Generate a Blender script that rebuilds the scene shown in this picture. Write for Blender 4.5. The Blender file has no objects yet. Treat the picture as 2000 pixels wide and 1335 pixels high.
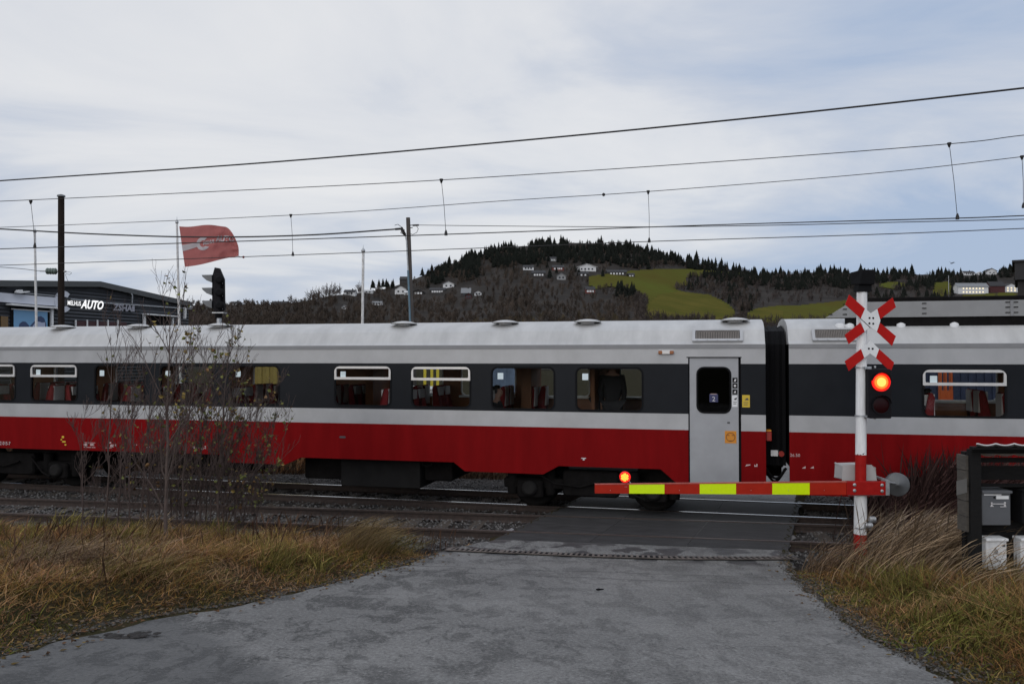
import bpy, math, random
import numpy as np
from mathutils import Vector, Matrix
from mathutils.geometry import tessellate_polygon
random.seed(7)
rng = np.random.default_rng(11)
R = math.radians
SC = bpy.context.scene
COL = SC.collection

# ------------------------------------------------------------------ camera, sky, sun, exposure
FP = 1600.0                      # focal length in photo pixels (photo is 2000 wide)
EYE = 3.0                        # camera height above the rail tops
PITCH = math.atan(30.5 / FP)
cam = bpy.data.cameras.new('camera')
cam.sensor_width = 36.0
cam.lens = FP * 36.0 / 2000.0
cam.clip_end = 6000.0
cam.clip_start = 0.05
camo = bpy.data.objects.new('camera', cam)
camo.location = (0, 0, EYE)
camo.rotation_euler = (R(90) + PITCH, 0, 0)
COL.objects.link(camo)
SC.camera = camo
SC.view_settings.view_transform = 'Standard'
SC.view_settings.look = 'None'
SC.view_settings.exposure = 0.0
SC.view_settings.gamma = 1.0
SC.cycles.max_bounces = 8
SC.cycles.transparent_max_bounces = 24
SC.cycles.use_adaptive_sampling = True
SC.cycles.use_denoising = True

SUN_EL, SUN_AZ = 16.0, -150.0    # low November sun behind cloud, behind the camera and to the left
w = bpy.data.worlds.new('World')
SC.world = w
w.use_nodes = True
nt = w.node_tree
nt.nodes.clear()
def N(t, tree=None, **kw):
    n = (tree or nt).nodes.new(t)
    for k, v in kw.items():
        setattr(n, k, v)
    return n
def LK(a, b, tree=None):
    (tree or nt).links.new(a, b)
out = N('ShaderNodeOutputWorld')
bg = N('ShaderNodeBackground')
bg.inputs['Strength'].default_value = 0.1
LK(bg.outputs[0], out.inputs[0])
sky = N('ShaderNodeTexSky', sky_type='NISHITA')
sky.sun_disc = False
sky.sun_elevation = R(SUN_EL)
sky.sun_rotation = R(SUN_AZ)
sky.air_density = 1.0
sky.dust_density = 1.5
tc = N('ShaderNodeTexCoord')
sep = N('ShaderNodeSeparateXYZ')
LK(tc.outputs['Generated'], sep.inputs[0])
def M(op, a, b=None, c=None, tree=None, clamp=False):
    n = N('ShaderNodeMath', tree, operation=op)
    n.use_clamp = clamp
    for i, v in enumerate((a, b, c)):
        if v is None:
            continue
        if isinstance(v, (int, float)):
            n.inputs[i].default_value = v
        else:
            LK(v, n.inputs[i], tree)
    return n.outputs[0]
# cloud sheet: project the view direction on a flat layer overhead
zz = M('ADD', M('MAXIMUM', sep.outputs[2], 0.0), 0.16)
cx = M('DIVIDE', sep.outputs[0], zz)
cy = M('DIVIDE', sep.outputs[1], zz)
cmb = N('ShaderNodeCombineXYZ')
LK(M('ADD', M('MULTIPLY', cx, 0.62), M('MULTIPLY', cy, 0.30)), cmb.inputs[0])
LK(M('SUBTRACT', M('MULTIPLY', cy, 0.85), M('MULTIPLY', cx, 0.25)), cmb.inputs[1])
n1 = N('ShaderNodeTexNoise')
n1.inputs['Scale'].default_value = 1.15
n1.inputs['Detail'].default_value = 7
n1.inputs['Roughness'].default_value = 0.56
n1.inputs['Distortion'].default_value = 0.55
LK(cmb.outputs[0], n1.inputs['Vector'])
n2 = N('ShaderNodeTexNoise')
n2.inputs['Scale'].default_value = 0.45
n2.inputs['Detail'].default_value = 4
LK(cmb.outputs[0], n2.inputs['Vector'])
# direction terms: the brightest cloud stands ahead and left, blue gaps low on the right
dot = N('ShaderNodeVectorMath', operation='DOT_PRODUCT')
LK(tc.outputs['Generated'], dot.inputs[0])
dot.inputs[1].default_value = Vector((-0.16, 0.93, 0.30)).normalized()
bright = N('ShaderNodeMapRange')
bright.inputs['From Min'].default_value = 0.86
bright.inputs['From Max'].default_value = 1.0
LK(dot.outputs['Value'], bright.inputs['Value'])
dot2 = N('ShaderNodeVectorMath', operation='DOT_PRODUCT')
LK(tc.outputs['Generated'], dot2.inputs[0])
dot2.inputs[1].default_value = Vector((0.48, 0.87, 0.07)).normalized()
gap = N('ShaderNodeMapRange')
gap.inputs['From Min'].default_value = 0.84
gap.inputs['From Max'].default_value = 1.0
LK(dot2.outputs['Value'], gap.inputs['Value'])
v = M('ADD', M('MULTIPLY', M('SUBTRACT', n1.outputs[0], 0.5), 2.4), M('MULTIPLY', M('SUBTRACT', n2.outputs[0], 0.5), 1.0))
v = M('ADD', M('ADD', v, 0.50), M('MULTIPLY', bright.outputs[0], 0.34))
gz_ = N('ShaderNodeMapRange', interpolation_type='SMOOTHSTEP')
gz_.inputs['From Min'].default_value = 0.10
gz_.inputs['From Max'].default_value = 0.30
gz_.inputs['To Min'].default_value = 1.0
gz_.inputs['To Max'].default_value = 0.12
LK(sep.outputs[2], gz_.inputs['Value'])
v = M('SUBTRACT', v, M('MULTIPLY', M('MULTIPLY', gap.outputs[0], gz_.outputs[0]), 0.36))
lowb = N('ShaderNodeMapRange')
lowb.inputs['From Min'].default_value = 0.0
lowb.inputs['From Max'].default_value = 0.22
lowb.inputs['To Min'].default_value = 0.40
lowb.inputs['To Max'].default_value = 0.0
LK(sep.outputs[2], lowb.inputs['Value'])
v = M('SUBTRACT', v, lowb.outputs[0])
ramp = N('ShaderNodeValToRGB')
e = ramp.color_ramp.elements
e[0].position = 0.02; e[0].color = (0.42, 0.52, 0.70, 1)
e[1].position = 1.0; e[1].color = (0.86, 0.865, 0.885, 1)
x = e.new(0.42); x.color = (0.61, 0.66, 0.76, 1)
x = e.new(0.68); x.color = (0.77, 0.79, 0.835, 1)
LK(v, ramp.inputs[0])
# the overcast behind the camera is raised, added light for faces turned to it
back = N('ShaderNodeMapRange')
back.inputs['From Min'].default_value = -0.9
back.inputs['From Max'].default_value = 0.55
back.inputs['To Min'].default_value = 1.30
back.inputs['To Max'].default_value = 1.0
LK(sep.outputs[1], back.inputs['Value'])
sc1 = N('ShaderNodeVectorMath', operation='SCALE')
LK(ramp.outputs[0], sc1.inputs[0])
# an overcast sky is brightest overhead
zen = N('ShaderNodeMapRange', interpolation_type='SMOOTHSTEP')
zen.inputs['From Min'].default_value = 0.42
zen.inputs['From Max'].default_value = 0.95
zen.inputs['To Min'].default_value = 1.0
zen.inputs['To Max'].default_value = 1.45
LK(sep.outputs[2], zen.inputs['Value'])
LK(M('MULTIPLY', M('MULTIPLY', back.outputs[0], zen.outputs[0]), 9.6), sc1.inputs['Scale'])
mixs = N('ShaderNodeMix', data_type='RGBA')
mixs.inputs[0].default_value = 0.93
LK(sky.outputs[0], mixs.inputs[6])
LK(sc1.outputs[0], mixs.inputs[7])
LK(mixs.outputs[2], bg.inputs[0])

sl = bpy.data.lights.new('sun', 'SUN')
sl.energy = 0.6
sl.angle = R(35)
sl.color = (1.0, 0.95, 0.88)
so = bpy.data.objects.new('sun', sl)
so.rotation_euler = (R(90 - SUN_EL), 0, R(180 - SUN_AZ + 180))
d_ = Vector((math.sin(R(SUN_AZ)) * math.cos(R(SUN_EL)), math.cos(R(SUN_AZ)) * math.cos(R(SUN_EL)), math.sin(R(SUN_EL))))
so.rotation_euler = d_.to_track_quat('Z', 'Y').to_euler()
so.location = d_ * 50
COL.objects.link(so)

# ------------------------------------------------------------------ helpers
_cp, _sp = math.cos(PITCH), math.sin(PITCH)
def ray(px, py):
    a = (px - 1000.0) / FP
    b = -(py - 667.5) / FP
    return Vector((a, _cp - b * _sp, _sp + b * _cp))
def at(px, py, Y):
    """world point seen at a photo pixel, at distance Y ahead of the camera"""
    d = ray(px, py)
    return Vector((0, 0, EYE)) + d * (Y / d.y)
def atz(px, py, z):
    d = ray(px, py)
    return Vector((0, 0, EYE)) + d * ((z - EYE) / d.z)

class MB:
    """collects geometry for ONE mesh object"""
    def __init__(self):
        self.v = []; self.f = []; self.s = []
    def add(self, vs, fs, smooth=False, mtx=None):
        o = len(self.v)
        for p in vs:
            p = Vector(p)
            self.v.append(mtx @ p if mtx is not None else p)
        for f in fs:
            self.f.append([i + o for i in f]); self.s.append(smooth)
        return self
    def box(self, a, b, mtx=None):
        (x0, y0, z0), (x1, y1, z1) = a, b
        vs = [(x0, y0, z0), (x1, y0, z0), (x1, y1, z0), (x0, y1, z0), (x0, y0, z1), (x1, y0, z1), (x1, y1, z1), (x0, y1, z1)]
        return self.add(vs, [(3, 2, 1, 0), (4, 5, 6, 7), (0, 1, 5, 4), (1, 2, 6, 5), (2, 3, 7, 6), (3, 0, 4, 7)], mtx=mtx)
    def bevbox(self, a, b, r, mtx=None):
        """box with its four y-parallel edges rounded and the front lip chamfered"""
        (x0, y0, z0), (x1, y1, z1) = a, b
        l0 = rr(x0 + r * .4, z0 + r * .4, x1 - r * .4, z1 - r * .4, r)
        l1 = rr(x0, z0, x1, z1, r)
        n = len(l0)
        vs = [(p[0], y0, p[1]) for p in l0] + [(p[0], y0 + r * .5, p[1]) for p in l1] + [(p[0], y1, p[1]) for p in l1]
        fs = [list(range(n))[::-1], [2 * n + i for i in range(n)]]
        for k in (0, n):
            for i in range(n):
                j = (i + 1) % n
                fs.append((k + i, k + j, k + n + j, k + n + i))
        return self.add(vs, fs, mtx=mtx)
    def tube(self, pts, rad, sides=6, cap=True):
        pts = [Vector(p) for p in pts]
        if not hasattr(rad, '__len__'):
            rad = [rad] * len(pts)
        vs = []; fs = []
        up = None
        for i, p in enumerate(pts):
            if i == 0: t = pts[1] - pts[0]
            elif i == len(pts) - 1: t = pts[-1] - pts[-2]
            else: t = pts[i + 1] - pts[i - 1]
            t = t.normalized() if t.length > 1e-9 else Vector((0, 0, 1))
            if up is None:
                up = Vector((0, 0, 1)) if abs(t.z) < .9 else Vector((1, 0, 0))
            a = t.cross(up); a = a.normalized() if a.length > 1e-6 else t.orthogonal().normalized()
            b = a.cross(t)
            up = b
            for k in range(sides):
                an = 2 * math.pi * k / sides
                vs.append(p + (a * math.cos(an) + b * math.sin(an)) * rad[i])
        for i in range(len(pts) - 1):
            for k in range(sides):
                k2 = (k + 1) % sides
                fs.append((i * sides + k, i * sides + k2, (i + 1) * sides + k2, (i + 1) * sides + k))
        self.add(vs, fs, smooth=sides > 4)
        if cap:
            n = len(vs)
            self.add(vs[:sides], [list(range(sides))[::-1]])
            self.add(vs[n - sides:], [list(range(sides))])
        return self
    def lathe(self, prof, sides=16, mtx=None, smooth=True):
        """prof: (radius, z) from bottom to top"""
        vs = []; fs = []
        for r_, z in prof:
            for k in range(sides):
                an = 2 * math.pi * k / sides
                vs.append((r_ * math.cos(an), r_ * math.sin(an), z))
        m = len(prof)
        for i in range(m - 1):
            for k in range(sides):
                k2 = (k + 1) % sides
                fs.append((i * sides + k, i * sides + k2, (i + 1) * sides + k2, (i + 1) * sides + k))
        self.add(vs, fs, smooth, mtx)
        self.add(vs[:sides], [list(range(sides))[::-1]], False, mtx)
        self.add(vs[-sides:], [list(range(sides))], False, mtx)
        return self
    def plate(self, loops, d0, d1, mp=None, mtx=None):
        """flat shape with holes: loops of (x, z) made solid between y=d0 and y=d1"""
        vl = [[Vector((p[0], p[1], 0)) for p in l] for l in loops]
        tri = tessellate_polygon(vl)
        flat = [p for l in loops for p in l]
        n = len(flat)
        vs = [(p[0], d0, p[1]) for p in flat] + [(p[0], d1, p[1]) for p in flat]
        fs = [tuple(t) for t in tri] + [tuple(i + n for i in reversed(t)) for t in tri]
        o = 0
        for l in loops:
            k = len(l)
            for i in range(k):
                j = (i + 1) % k
                fs.append((o + i, o + j, o + n + j, o + n + i))
            o += k
        if mp:
            vs = [mp(Vector(p)) for p in vs]
        return self.add(vs, fs, mtx=mtx)
    def build(self, name, mat, parent=None, loc=None, bevel=0.0):
        me = bpy.data.meshes.new(name)
        me.from_pydata([tuple(p) for p in self.v], [], self.f)
        me.polygons.foreach_set('use_smooth', self.s)
        me.update()
        return obj(name, me, mat, parent, loc, bevel)

def obj(name, me, mat, parent=None, loc=None, bevel=0.0):
    o = bpy.data.objects.new(name, me)
    if mat is not None:
        me.materials.clear()
        me.materials.append(mat)
    COL.objects.link(o)
    if parent is not None: o.parent = parent
    if loc is not None: o.location = loc
    if bevel:
        b = o.modifiers.new('bevel', 'BEVEL'); b.width = bevel; b.segments = 2; b.limit_method = 'ANGLE'
    return o
def rr(x0, y0, x1, y1, r, n=5):
    pts = []
    for cx_, cy_, a0 in ((x1 - r, y1 - r, 0), (x0 + r, y1 - r, 90), (x0 + r, y0 + r, 180), (x1 - r, y0 + r, 270)):
        for k in range(n + 1):
            a = R(a0 + 90.0 * k / n)
            pts.append((cx_ + r * math.cos(a), cy_ + r * math.sin(a)))
    return pts
def circ(cx_, cy_, r, n=20, a0=0, a1=360):
    full = abs(a1 - a0) >= 360
    m = n if full else n + 1
    return [(cx_ + r * math.cos(R(a0 + (a1 - a0) * k / n)), cy_ + r * math.sin(R(a0 + (a1 - a0) * k / n))) for k in range(m)]
def empty(name, loc=(0, 0, 0), rz=0.0):
    o = bpy.data.objects.new(name, None)
    o.empty_display_size = 0.3
    o.location = loc; o.rotation_euler = (0, 0, rz)
    COL.objects.link(o)
    return o
def tag(o, label=None, cat=None, group=None, kind=None):
    if label: o['label'] = label
    if cat: o['category'] = cat
    if group: o['group'] = group
    if kind: o['kind'] = kind
    return o
def kids(o): return [c for c in bpy.data.objects if c.parent == o]
def copy_tree(o, parent=None, children=None):
    c = o.copy(); COL.objects.link(c)
    if parent is not None: c.parent = parent
    for ch in kids(o): copy_tree(ch, c)
    return c
def np_mesh(verts, loops, sizes, cols=None, smooth=False, name='m'):
    me = bpy.data.meshes.new(name)
    nv = len(verts)
    me.vertices.add(nv); me.vertices.foreach_set('co', np.asarray(verts, np.float32).ravel())
    loops = np.asarray(loops, np.int32).ravel(); sizes = np.asarray(sizes, np.int32)
    me.loops.add(len(loops)); me.loops.foreach_set('vertex_index', loops)
    me.polygons.add(len(sizes))
    st = np.concatenate([[0], np.cumsum(sizes)[:-1]]).astype(np.int32)
    me.polygons.foreach_set('loop_start', st)
    me.polygons.foreach_set('use_smooth', np.full(len(sizes), smooth, dtype=bool))
    if cols is not None:
        ca = me.color_attributes.new('Col', 'FLOAT_COLOR', 'POINT')
        c4 = np.ones((nv, 4), np.float32); c4[:, :3] = cols
        ca.data.foreach_set('color', c4.ravel())
    me.update(calc_edges=True)
    me.validate()
    return me
_fontcache = {}
def text_mesh(body, size=1.0, shear=0.0, width=1.0, extrude=0.0, bold=0.0):
    """lettering as flat geometry in the XY plane, left/bottom at the origin, cap height about = size"""
    cu = bpy.data.curves.new('t', 'FONT')
    cu.body = body; cu.size = size * 1.45; cu.shear = shear; cu.extrude = extrude; cu.offset = bold * size
    cu.resolution_u = 3
    o = bpy.data.objects.new('t', cu); COL.objects.link(o)
    dg = bpy.context.evaluated_depsgraph_get()
    me = bpy.data.meshes.new_from_object(o.evaluated_get(dg))
    bpy.data.objects.remove(o); bpy.data.curves.remove(cu)
    vs = [v_.co.copy() for v_ in me.vertices]; fs = [list(p.vertices) for p in me.polygons]
    bpy.data.meshes.remove(me)
    x0 = min(v_.x for v_ in vs); y0 = min(v_.y for v_ in vs)
    for v_ in vs:
        v_.x = (v_.x - x0) * width; v_.y -= y0
    return vs, fs

# ------------------------------------------------------------------ materials
def mat(name, col, rough=0.6, metal=0.0, var=0.0, scale=4.0, bump=0.0, bscale=40.0, spec=0.5, var_col=None, stretch=None, detail=6, attr=False, coat=0.0):
    m = bpy.data.materials.new(name); m.use_nodes = True
    t = m.node_tree
    b = t.nodes['Principled BSDF']
    b.inputs['Roughness'].default_value = rough
    b.inputs['Metallic'].default_value = metal
    b.inputs['Specular IOR Level'].default_value = spec
    b.inputs['Coat Weight'].default_value = coat
    c4 = (col[0], col[1], col[2], 1)
    b.inputs['Base Color'].default_value = c4
    tcn = N('ShaderNodeTexCoord', t)
    vec = tcn.outputs['Object']
    if stretch:
        mp = N('ShaderNodeMapping', t); mp.inputs['Scale'].default_value = stretch
        LK(vec, mp.inputs[0], t); vec = mp.outputs[0]
    base = None
    if attr:
        an = N('ShaderNodeVertexColor', t); an.layer_name = 'Col'
        base = an.outputs[0]
        LK(base, b.inputs['Base Color'], t)
    if var > 0:
        nz = N('ShaderNodeTexNoise', t); nz.inputs['Scale'].default_value = scale; nz.inputs['Detail'].default_value = detail
        nz.inputs['Roughness'].default_value = 0.62
        LK(vec, nz.inputs['Vector'], t)
        rp = N('ShaderNodeMapRange', t); rp.inputs['From Min'].default_value = 0.3; rp.inputs['From Max'].default_value = 0.7
        LK(nz.outputs[0], rp.inputs['Value'], t)
        mx = N('ShaderNodeMix', t, data_type='RGBA')
        lo = var_col or tuple(c * (1 - var) for c in col)
        hi = tuple(min(1, c * (1 + var * .6)) for c in col)
        mx.inputs[6].default_value = (*lo, 1); mx.inputs[7].default_value = (*hi, 1)
        LK(rp.outputs[0], mx.inputs[0], t)
        if attr:
            mm = N('ShaderNodeMix', t, data_type='RGBA', blend_type='MULTIPLY'); mm.inputs[0].default_value = 1
            LK(base, mm.inputs[6], t); LK(mx.outputs[2], mm.inputs[7], t)
            LK(mm.outputs[2], b.inputs['Base Color'], t)
        else:
            LK(mx.outputs[2], b.inputs['Base Color'], t)
        r2 = N('ShaderNodeMapRange', t); r2.inputs['To Min'].default_value = max(0.05, rough - .1); r2.inputs['To Max'].default_value = min(1, rough + .12)
        LK(nz.outputs[0], r2.inputs['Value'], t); LK(r2.outputs[0], b.inputs['Roughness'], t)
    if bump > 0:
        nb = N('ShaderNodeTexNoise', t); nb.inputs['Scale'].default_value = bscale; nb.inputs['Detail'].default_value = 4
        LK(vec, nb.inputs['Vector'], t)
        bp = N('ShaderNodeBump', t); bp.inputs['Strength'].default_value = min(1, bump); bp.inputs['Distance'].default_value = 0.02 * max(1, bump)
        LK(nb.outputs[0], bp.inputs['Height'], t); LK(bp.outputs[0], b.inputs['Normal'], t)
    return m
def emit(name, col, strength):
    m = bpy.data.materials.new(name); m.use_nodes = True
    b = m.node_tree.nodes['Principled BSDF']
    b.inputs['Base Color'].default_value = (col[0] * .3, col[1] * .3, col[2] * .3, 1)
    b.inputs['Emission Color'].default_value = (*col, 1)
    b.inputs['Emission Strength'].default_value = strength
    return m
def glass(name, tint, refl=1.0):
    m = bpy.data.materials.new(name); m.use_nodes = True
    t = m.node_tree; t.nodes.clear()
    o = N('ShaderNodeOutputMaterial', t)
    tr = N('ShaderNodeBsdfTransparent', t); tr.inputs[0].default_value = (*tint, 1)
    gl = N('ShaderNodeBsdfGlossy', t); gl.inputs['Roughness'].default_value = 0.03
    fr = N('ShaderNodeFresnel', t); fr.inputs[0].default_value = 1.45
    mx = N('ShaderNodeMixShader', t)
    LK(M('MULTIPLY', fr.outputs[0], refl, tree=t), mx.inputs[0], t)
    LK(tr.outputs[0], mx.inputs[1], t); LK(gl.outputs[0], mx.inputs[2], t)
    LK(mx.outputs[0], o.inputs[0], t)
    return m
MT = {}
MT['silver'] = mat('silver paint', (0.40, 0.40, 0.405), 0.42, 0.2, var=0.13, scale=1.5, bump=0.14, bscale=.9, stretch=(1.2, 1, .9))
MT['roof_silver'] = mat('roof paint', (0.455, 0.45, 0.442), 0.5, 0.08, var=0.17, scale=2.2, stretch=(1.4, .5, .5))
MT['gutter'] = mat('gutter grey', (0.22, 0.22, 0.225), 0.5, var=0.1)
MT['red_train'] = mat('train red', (0.185, 0.0050, 0.0060), 0.55, spec=.03, var=0.20, scale=1.6, stretch=(2.2, 1, .35), bump=0.06, bscale=.9)
MT['black_band'] = mat('window band', (0.013, 0.0145, 0.0175), 0.38, spec=.10, var=0.15, scale=2, bump=0.04, bscale=1.5)
MT['door_silver'] = mat('door grey', (0.33, 0.335, 0.35), 0.42, 0.2, var=0.1, scale=2.5)
MT['rubber'] = mat('black rubber', (0.008, 0.008, 0.009), 0.8, spec=.1)
MT['alu'] = mat('window aluminium', (0.62, 0.60, 0.58), 0.38, 0.35, var=0.08, scale=8)
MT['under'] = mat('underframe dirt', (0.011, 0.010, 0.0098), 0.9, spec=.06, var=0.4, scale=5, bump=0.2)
MT['under2'] = mat('equipment box', (0.018, 0.017, 0.0165), 0.85, spec=.1, var=0.3, scale=3)
MT['steel'] = mat('polished rail', (0.55, 0.56, 0.58), 0.18, 0.95, var=0.06)
MT['rust'] = mat('rusty rail', (0.050, 0.034, 0.028), 0.8, 0.1, var=0.5, scale=14, bump=0.2)
MT['sleeper'] = mat('weathered sleeper', (0.085, 0.072, 0.062), 0.9, spec=.1, var=0.4, scale=9, bump=0.3, stretch=(1, 6, 1))
MT['glass'] = glass('train glass', (0.90, 0.91, 0.90), 0.35)
MT['glass_far'] = glass('far glass', (0.85, 0.86, 0.86), 0.3)
MT['wood_int'] = mat('interior wood', (0.26, 0.095, 0.030), 0.5, var=0.2, scale=3)
MT['int_white'] = mat('interior white', (0.72, 0.72, 0.69), 0.6)
MT['int_floor'] = mat('interior floor', (0.06, 0.05, 0.05), 0.7)
MT['seat_red'] = mat('seat moquette', (0.20, 0.013, 0.016), 0.9, var=0.3, scale=20)
MT['head_cloth'] = mat('headrest cloth', (0.55, 0.53, 0.53), 0.9)
MT['paper'] = mat('sticker paper', (0.70, 0.80, 0.82), 0.6, var=0.05)
MT['white'] = mat('white paint', (0.72, 0.72, 0.72), 0.5, var=0.08, scale=6)
MT['white_worn'] = mat('worn white paint', (0.76, 0.76, 0.755), 0.5, var=0.24, scale=7, stretch=(2, 2, .3), bump=.1)
MT['sign_red'] = mat('sign red', (0.42, 0.012, 0.010), 0.5, spec=.08, var=0.10, scale=8)
MT['post_red'] = mat('post red', (0.34, 0.012, 0.010), 0.5, spec=.1, var=0.18, scale=10)
MT['arm_red'] = mat('barrier red', (0.38, 0.022, 0.010), 0.5, spec=.1, var=0.10, scale=6)
MT['fluo'] = mat('fluorescent yellow film', (0.66, 0.88, 0.0), 0.35, var=0.05, scale=30)
MT['black'] = mat('matt black', (0.009, 0.009, 0.010), 0.8, spec=.1, var=0.2)
MT['sig_black'] = mat('signal housing', (0.010, 0.009, 0.011), 0.6, spec=.12, var=0.2)
MT['grey_box'] = mat('grey enamel', (0.42, 0.41, 0.40), 0.5, var=0.08)
MT['grey_dark'] = mat('dark grey steel', (0.13, 0.135, 0.14), 0.5, 0.3, var=0.2, scale=7)
MT['galv'] = mat('galvanised steel', (0.42, 0.43, 0.44), 0.42, 0.6, var=0.25, scale=12)
MT['wire'] = mat('wire copper dark', (0.020, 0.018, 0.018), 0.6, 0.2)
MT['yellow'] = mat('yellow plastic', (0.62, 0.43, 0.03), 0.5, var=0.1)
MT['orange'] = mat('orange plastic', (0.62, 0.23, 0.01), 0.5, var=0.1)
MT['dark_wood'] = mat('black stained boards', (0.013, 0.0125, 0.0125), 0.85, spec=.12, var=0.3, scale=6, stretch=(1, 1, 8), bump=0.15)
MT['grey_wood'] = mat('weathered boards', (0.075, 0.066, 0.055), 0.85, var=0.35, scale=5, stretch=(2, 2, 10), bump=0.2)
MT['pole_wood'] = mat('tarred pole', (0.024, 0.018, 0.015), 0.9, spec=.1, var=0.45, scale=4, stretch=(3, 3, .5), bump=0.2)
MT['pole_grey'] = mat('grey pole', (0.075, 0.064, 0.058), 0.85, var=0.35, scale=4, stretch=(3, 3, .5), bump=0.2)
MT['mail_grey'] = mat('grey mailbox', (0.10, 0.104, 0.112), 0.45, var=0.12, scale=5)
MT['skin'] = mat('skin', (0.42, 0.24, 0.17), 0.6)
MT['hair'] = mat('dark hair', (0.012, 0.009, 0.008), 0.6)
MT['coat'] = mat('dark coat', (0.018, 0.018, 0.022), 0.9)
MT['coat2'] = mat('maroon coat', (0.08, 0.02, 0.03), 0.9)
# ------------------------------------------------------------------ track frames
TH = math.atan(FP / 6739.0)                 # the train's track against the picture plane
TP = 15.6                                   # perpendicular distance of the train's near side
TT = Vector((math.cos(TH), -math.sin(TH), 0)); TN = Vector((math.sin(TH), math.cos(TH), 0))
TRAIN_M = Matrix.Translation(TN * TP) @ Matrix.Rotation(-TH, 4, 'Z')
TRAIN_I = TRAIN_M.inverted()
def on_side(px, py, yl=0.0):
    """photo pixel -> (s along the train, height) on the plane yl metres behind the near side"""
    d = ray(px, py); o = Vector((0, 0, EYE))
    k = (TP + yl - o.dot(TN)) / d.dot(TN)
    p = TRAIN_I @ (o + d * k)
    return p.x, p.z
def ss(px, yl=0.0): return on_side(px, 698, yl)[0]
A0, B0 = atz(0, 1001, 0), atz(980, 1036, 0)
SD = (B0 - A0).normalized(); SN = Vector((-SD.y, SD.x, 0))
if SN.y < 0: SN = -SN
AL = math.atan2(-SD.y, SD.x)
QR = A0.dot(SN)                             # q of the siding's near rail
SIDE_M = Matrix.Rotation(-AL, 4, 'Z')
def q_of(x, y): return x * SN.x + y * SN.y
def gz(x, y):
    """height of the ground: a ramp falling from the camera to the crossing"""
    q = q_of(x, y)
    s_ = np.clip((q - 1.2) / 11.0, 0, 1)
    s_ = s_ * .85 + .15 * s_ * s_ * (3 - 2 * s_)
    return 1.22 * (1 - s_)
def hit(px, py):
    d = ray(px, py); o = Vector((0, 0, EYE))
    lo, hi = 0.5, 60.0
    for _ in range(50):
        m = (lo + hi) / 2
        p = o + d * m
        if p.z > gz(p.x, p.y): lo = m
        else: hi = m
    return o + d * lo

# ------------------------------------------------------------------ road edges
EL = [Vector((-7.5, -1.0, 0)), Vector((-6.2, 1.5, 0))] + [hit(*p) for p in ((-60, 1296), (0, 1280), (110, 1246), (230, 1214), (340, 1196), (450, 1180), (620, 1143), (760, 1108), (850, 1078), (900, 1066))] + [atz(985, 1042, 0), atz(1075, 998, 0)]
ER = [Vector((2.2, -1.0, 0)), Vector((2.55, 3.0, 0))] + [hit(*p) for p in ((1905, 1335), (1800, 1288), (1700, 1236), (1620, 1180), (1565, 1130), (1542, 1096))] + [atz(1541, 1068, 0), atz(1556, 1008, 0)]
ELY = np.array([p.y for p in EL]); ELX = np.array([p.x for p in EL])
ERY = np.array([p.y for p in ER]); ERX = np.array([p.x for p in ER])
def xl(y):
    y = np.asarray(y, float); r_ = np.interp(y, ELY, ELX)
    k = (ELX[-1] - ELX[-2]) / (ELY[-1] - ELY[-2])
    return np.where(y > ELY[-1], ELX[-1] + (y - ELY[-1]) * k, r_)
def xr(y):
    y = np.asarray(y, float); r_ = np.interp(y, ERY, ERX)
    k = (ERX[-1] - ERX[-2]) / (ERY[-1] - ERY[-2])
    return np.where(y > ERY[-1], ERX[-1] + (y - ERY[-1]) * k, r_)
def vnoise(x, y, s, seed=0):
    """cheap smooth value noise"""
    x = np.asarray(x, float) / s + seed * 17.3; y = np.asarray(y, float) / s + seed * 9.1
    xi = np.floor(x).astype(int); yi = np.floor(y).astype(int)
    fx = x - xi; fy = y - yi
    fx = fx * fx * (3 - 2 * fx); fy = fy * fy * (3 - 2 * fy)
    def h(a, b):
        n_ = (a * 374761393 + b * 668265263 + seed * 982451653) & 0x7fffffff
        n_ = ((n_ ^ (n_ >> 13)) * 1274126177) & 0x7fffffff
        return (n_ & 0xffff) / 65535.0
    return (h(xi, yi) * (1 - fx) + h(xi + 1, yi) * fx) * (1 - fy) + (h(xi, yi + 1) * (1 - fx) + h(xi + 1, yi + 1) * fx) * fy
def road_dist(x, y):
    """metres outside the road edge (negative on the road)"""
    return np.maximum(xl(y) - x, x - xr(y))
BALQ = QR - 1.05                            # where the ballast starts
def verge_z(x, y):
    x = np.asarray(x, float); y = np.asarray(y, float)
    q = q_of(x, y); z = gz(x, y)
    d = road_dist(x, y)
    inside = d < 0
    k = np.clip(d / 1.2, 0, 1); k = k * k * (3 - 2 * k)
    rgt = x > 1.0
    up = np.where(rgt, 0.10, 0.16) * k + 0.14 * k * (vnoise(x, y, 0.9, 3) - .35) + 0.05 * k * vnoise(x, y, .3, 4)
    fall = np.clip((q - (BALQ - 1.3)) / 1.3, 0, 1)
    zz_ = z + up
    zz_ = zz_ * (1 - fall) + (-0.24) * fall
    far = np.clip((q - (QR + 7.0)) / 5.0, 0, 1)
    zz_ = zz_ + far * (0.25 + 0.35 * vnoise(x, y, 2.5, 8))
    far2 = np.clip((q - (QR + 14.0)) / 20.0, 0, 1)
    zz_ = zz_ - far2 * 0.4
    return np.where(inside, z - 0.08 * np.clip((-d - .12) / .15, 0, 1), zz_)

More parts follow.
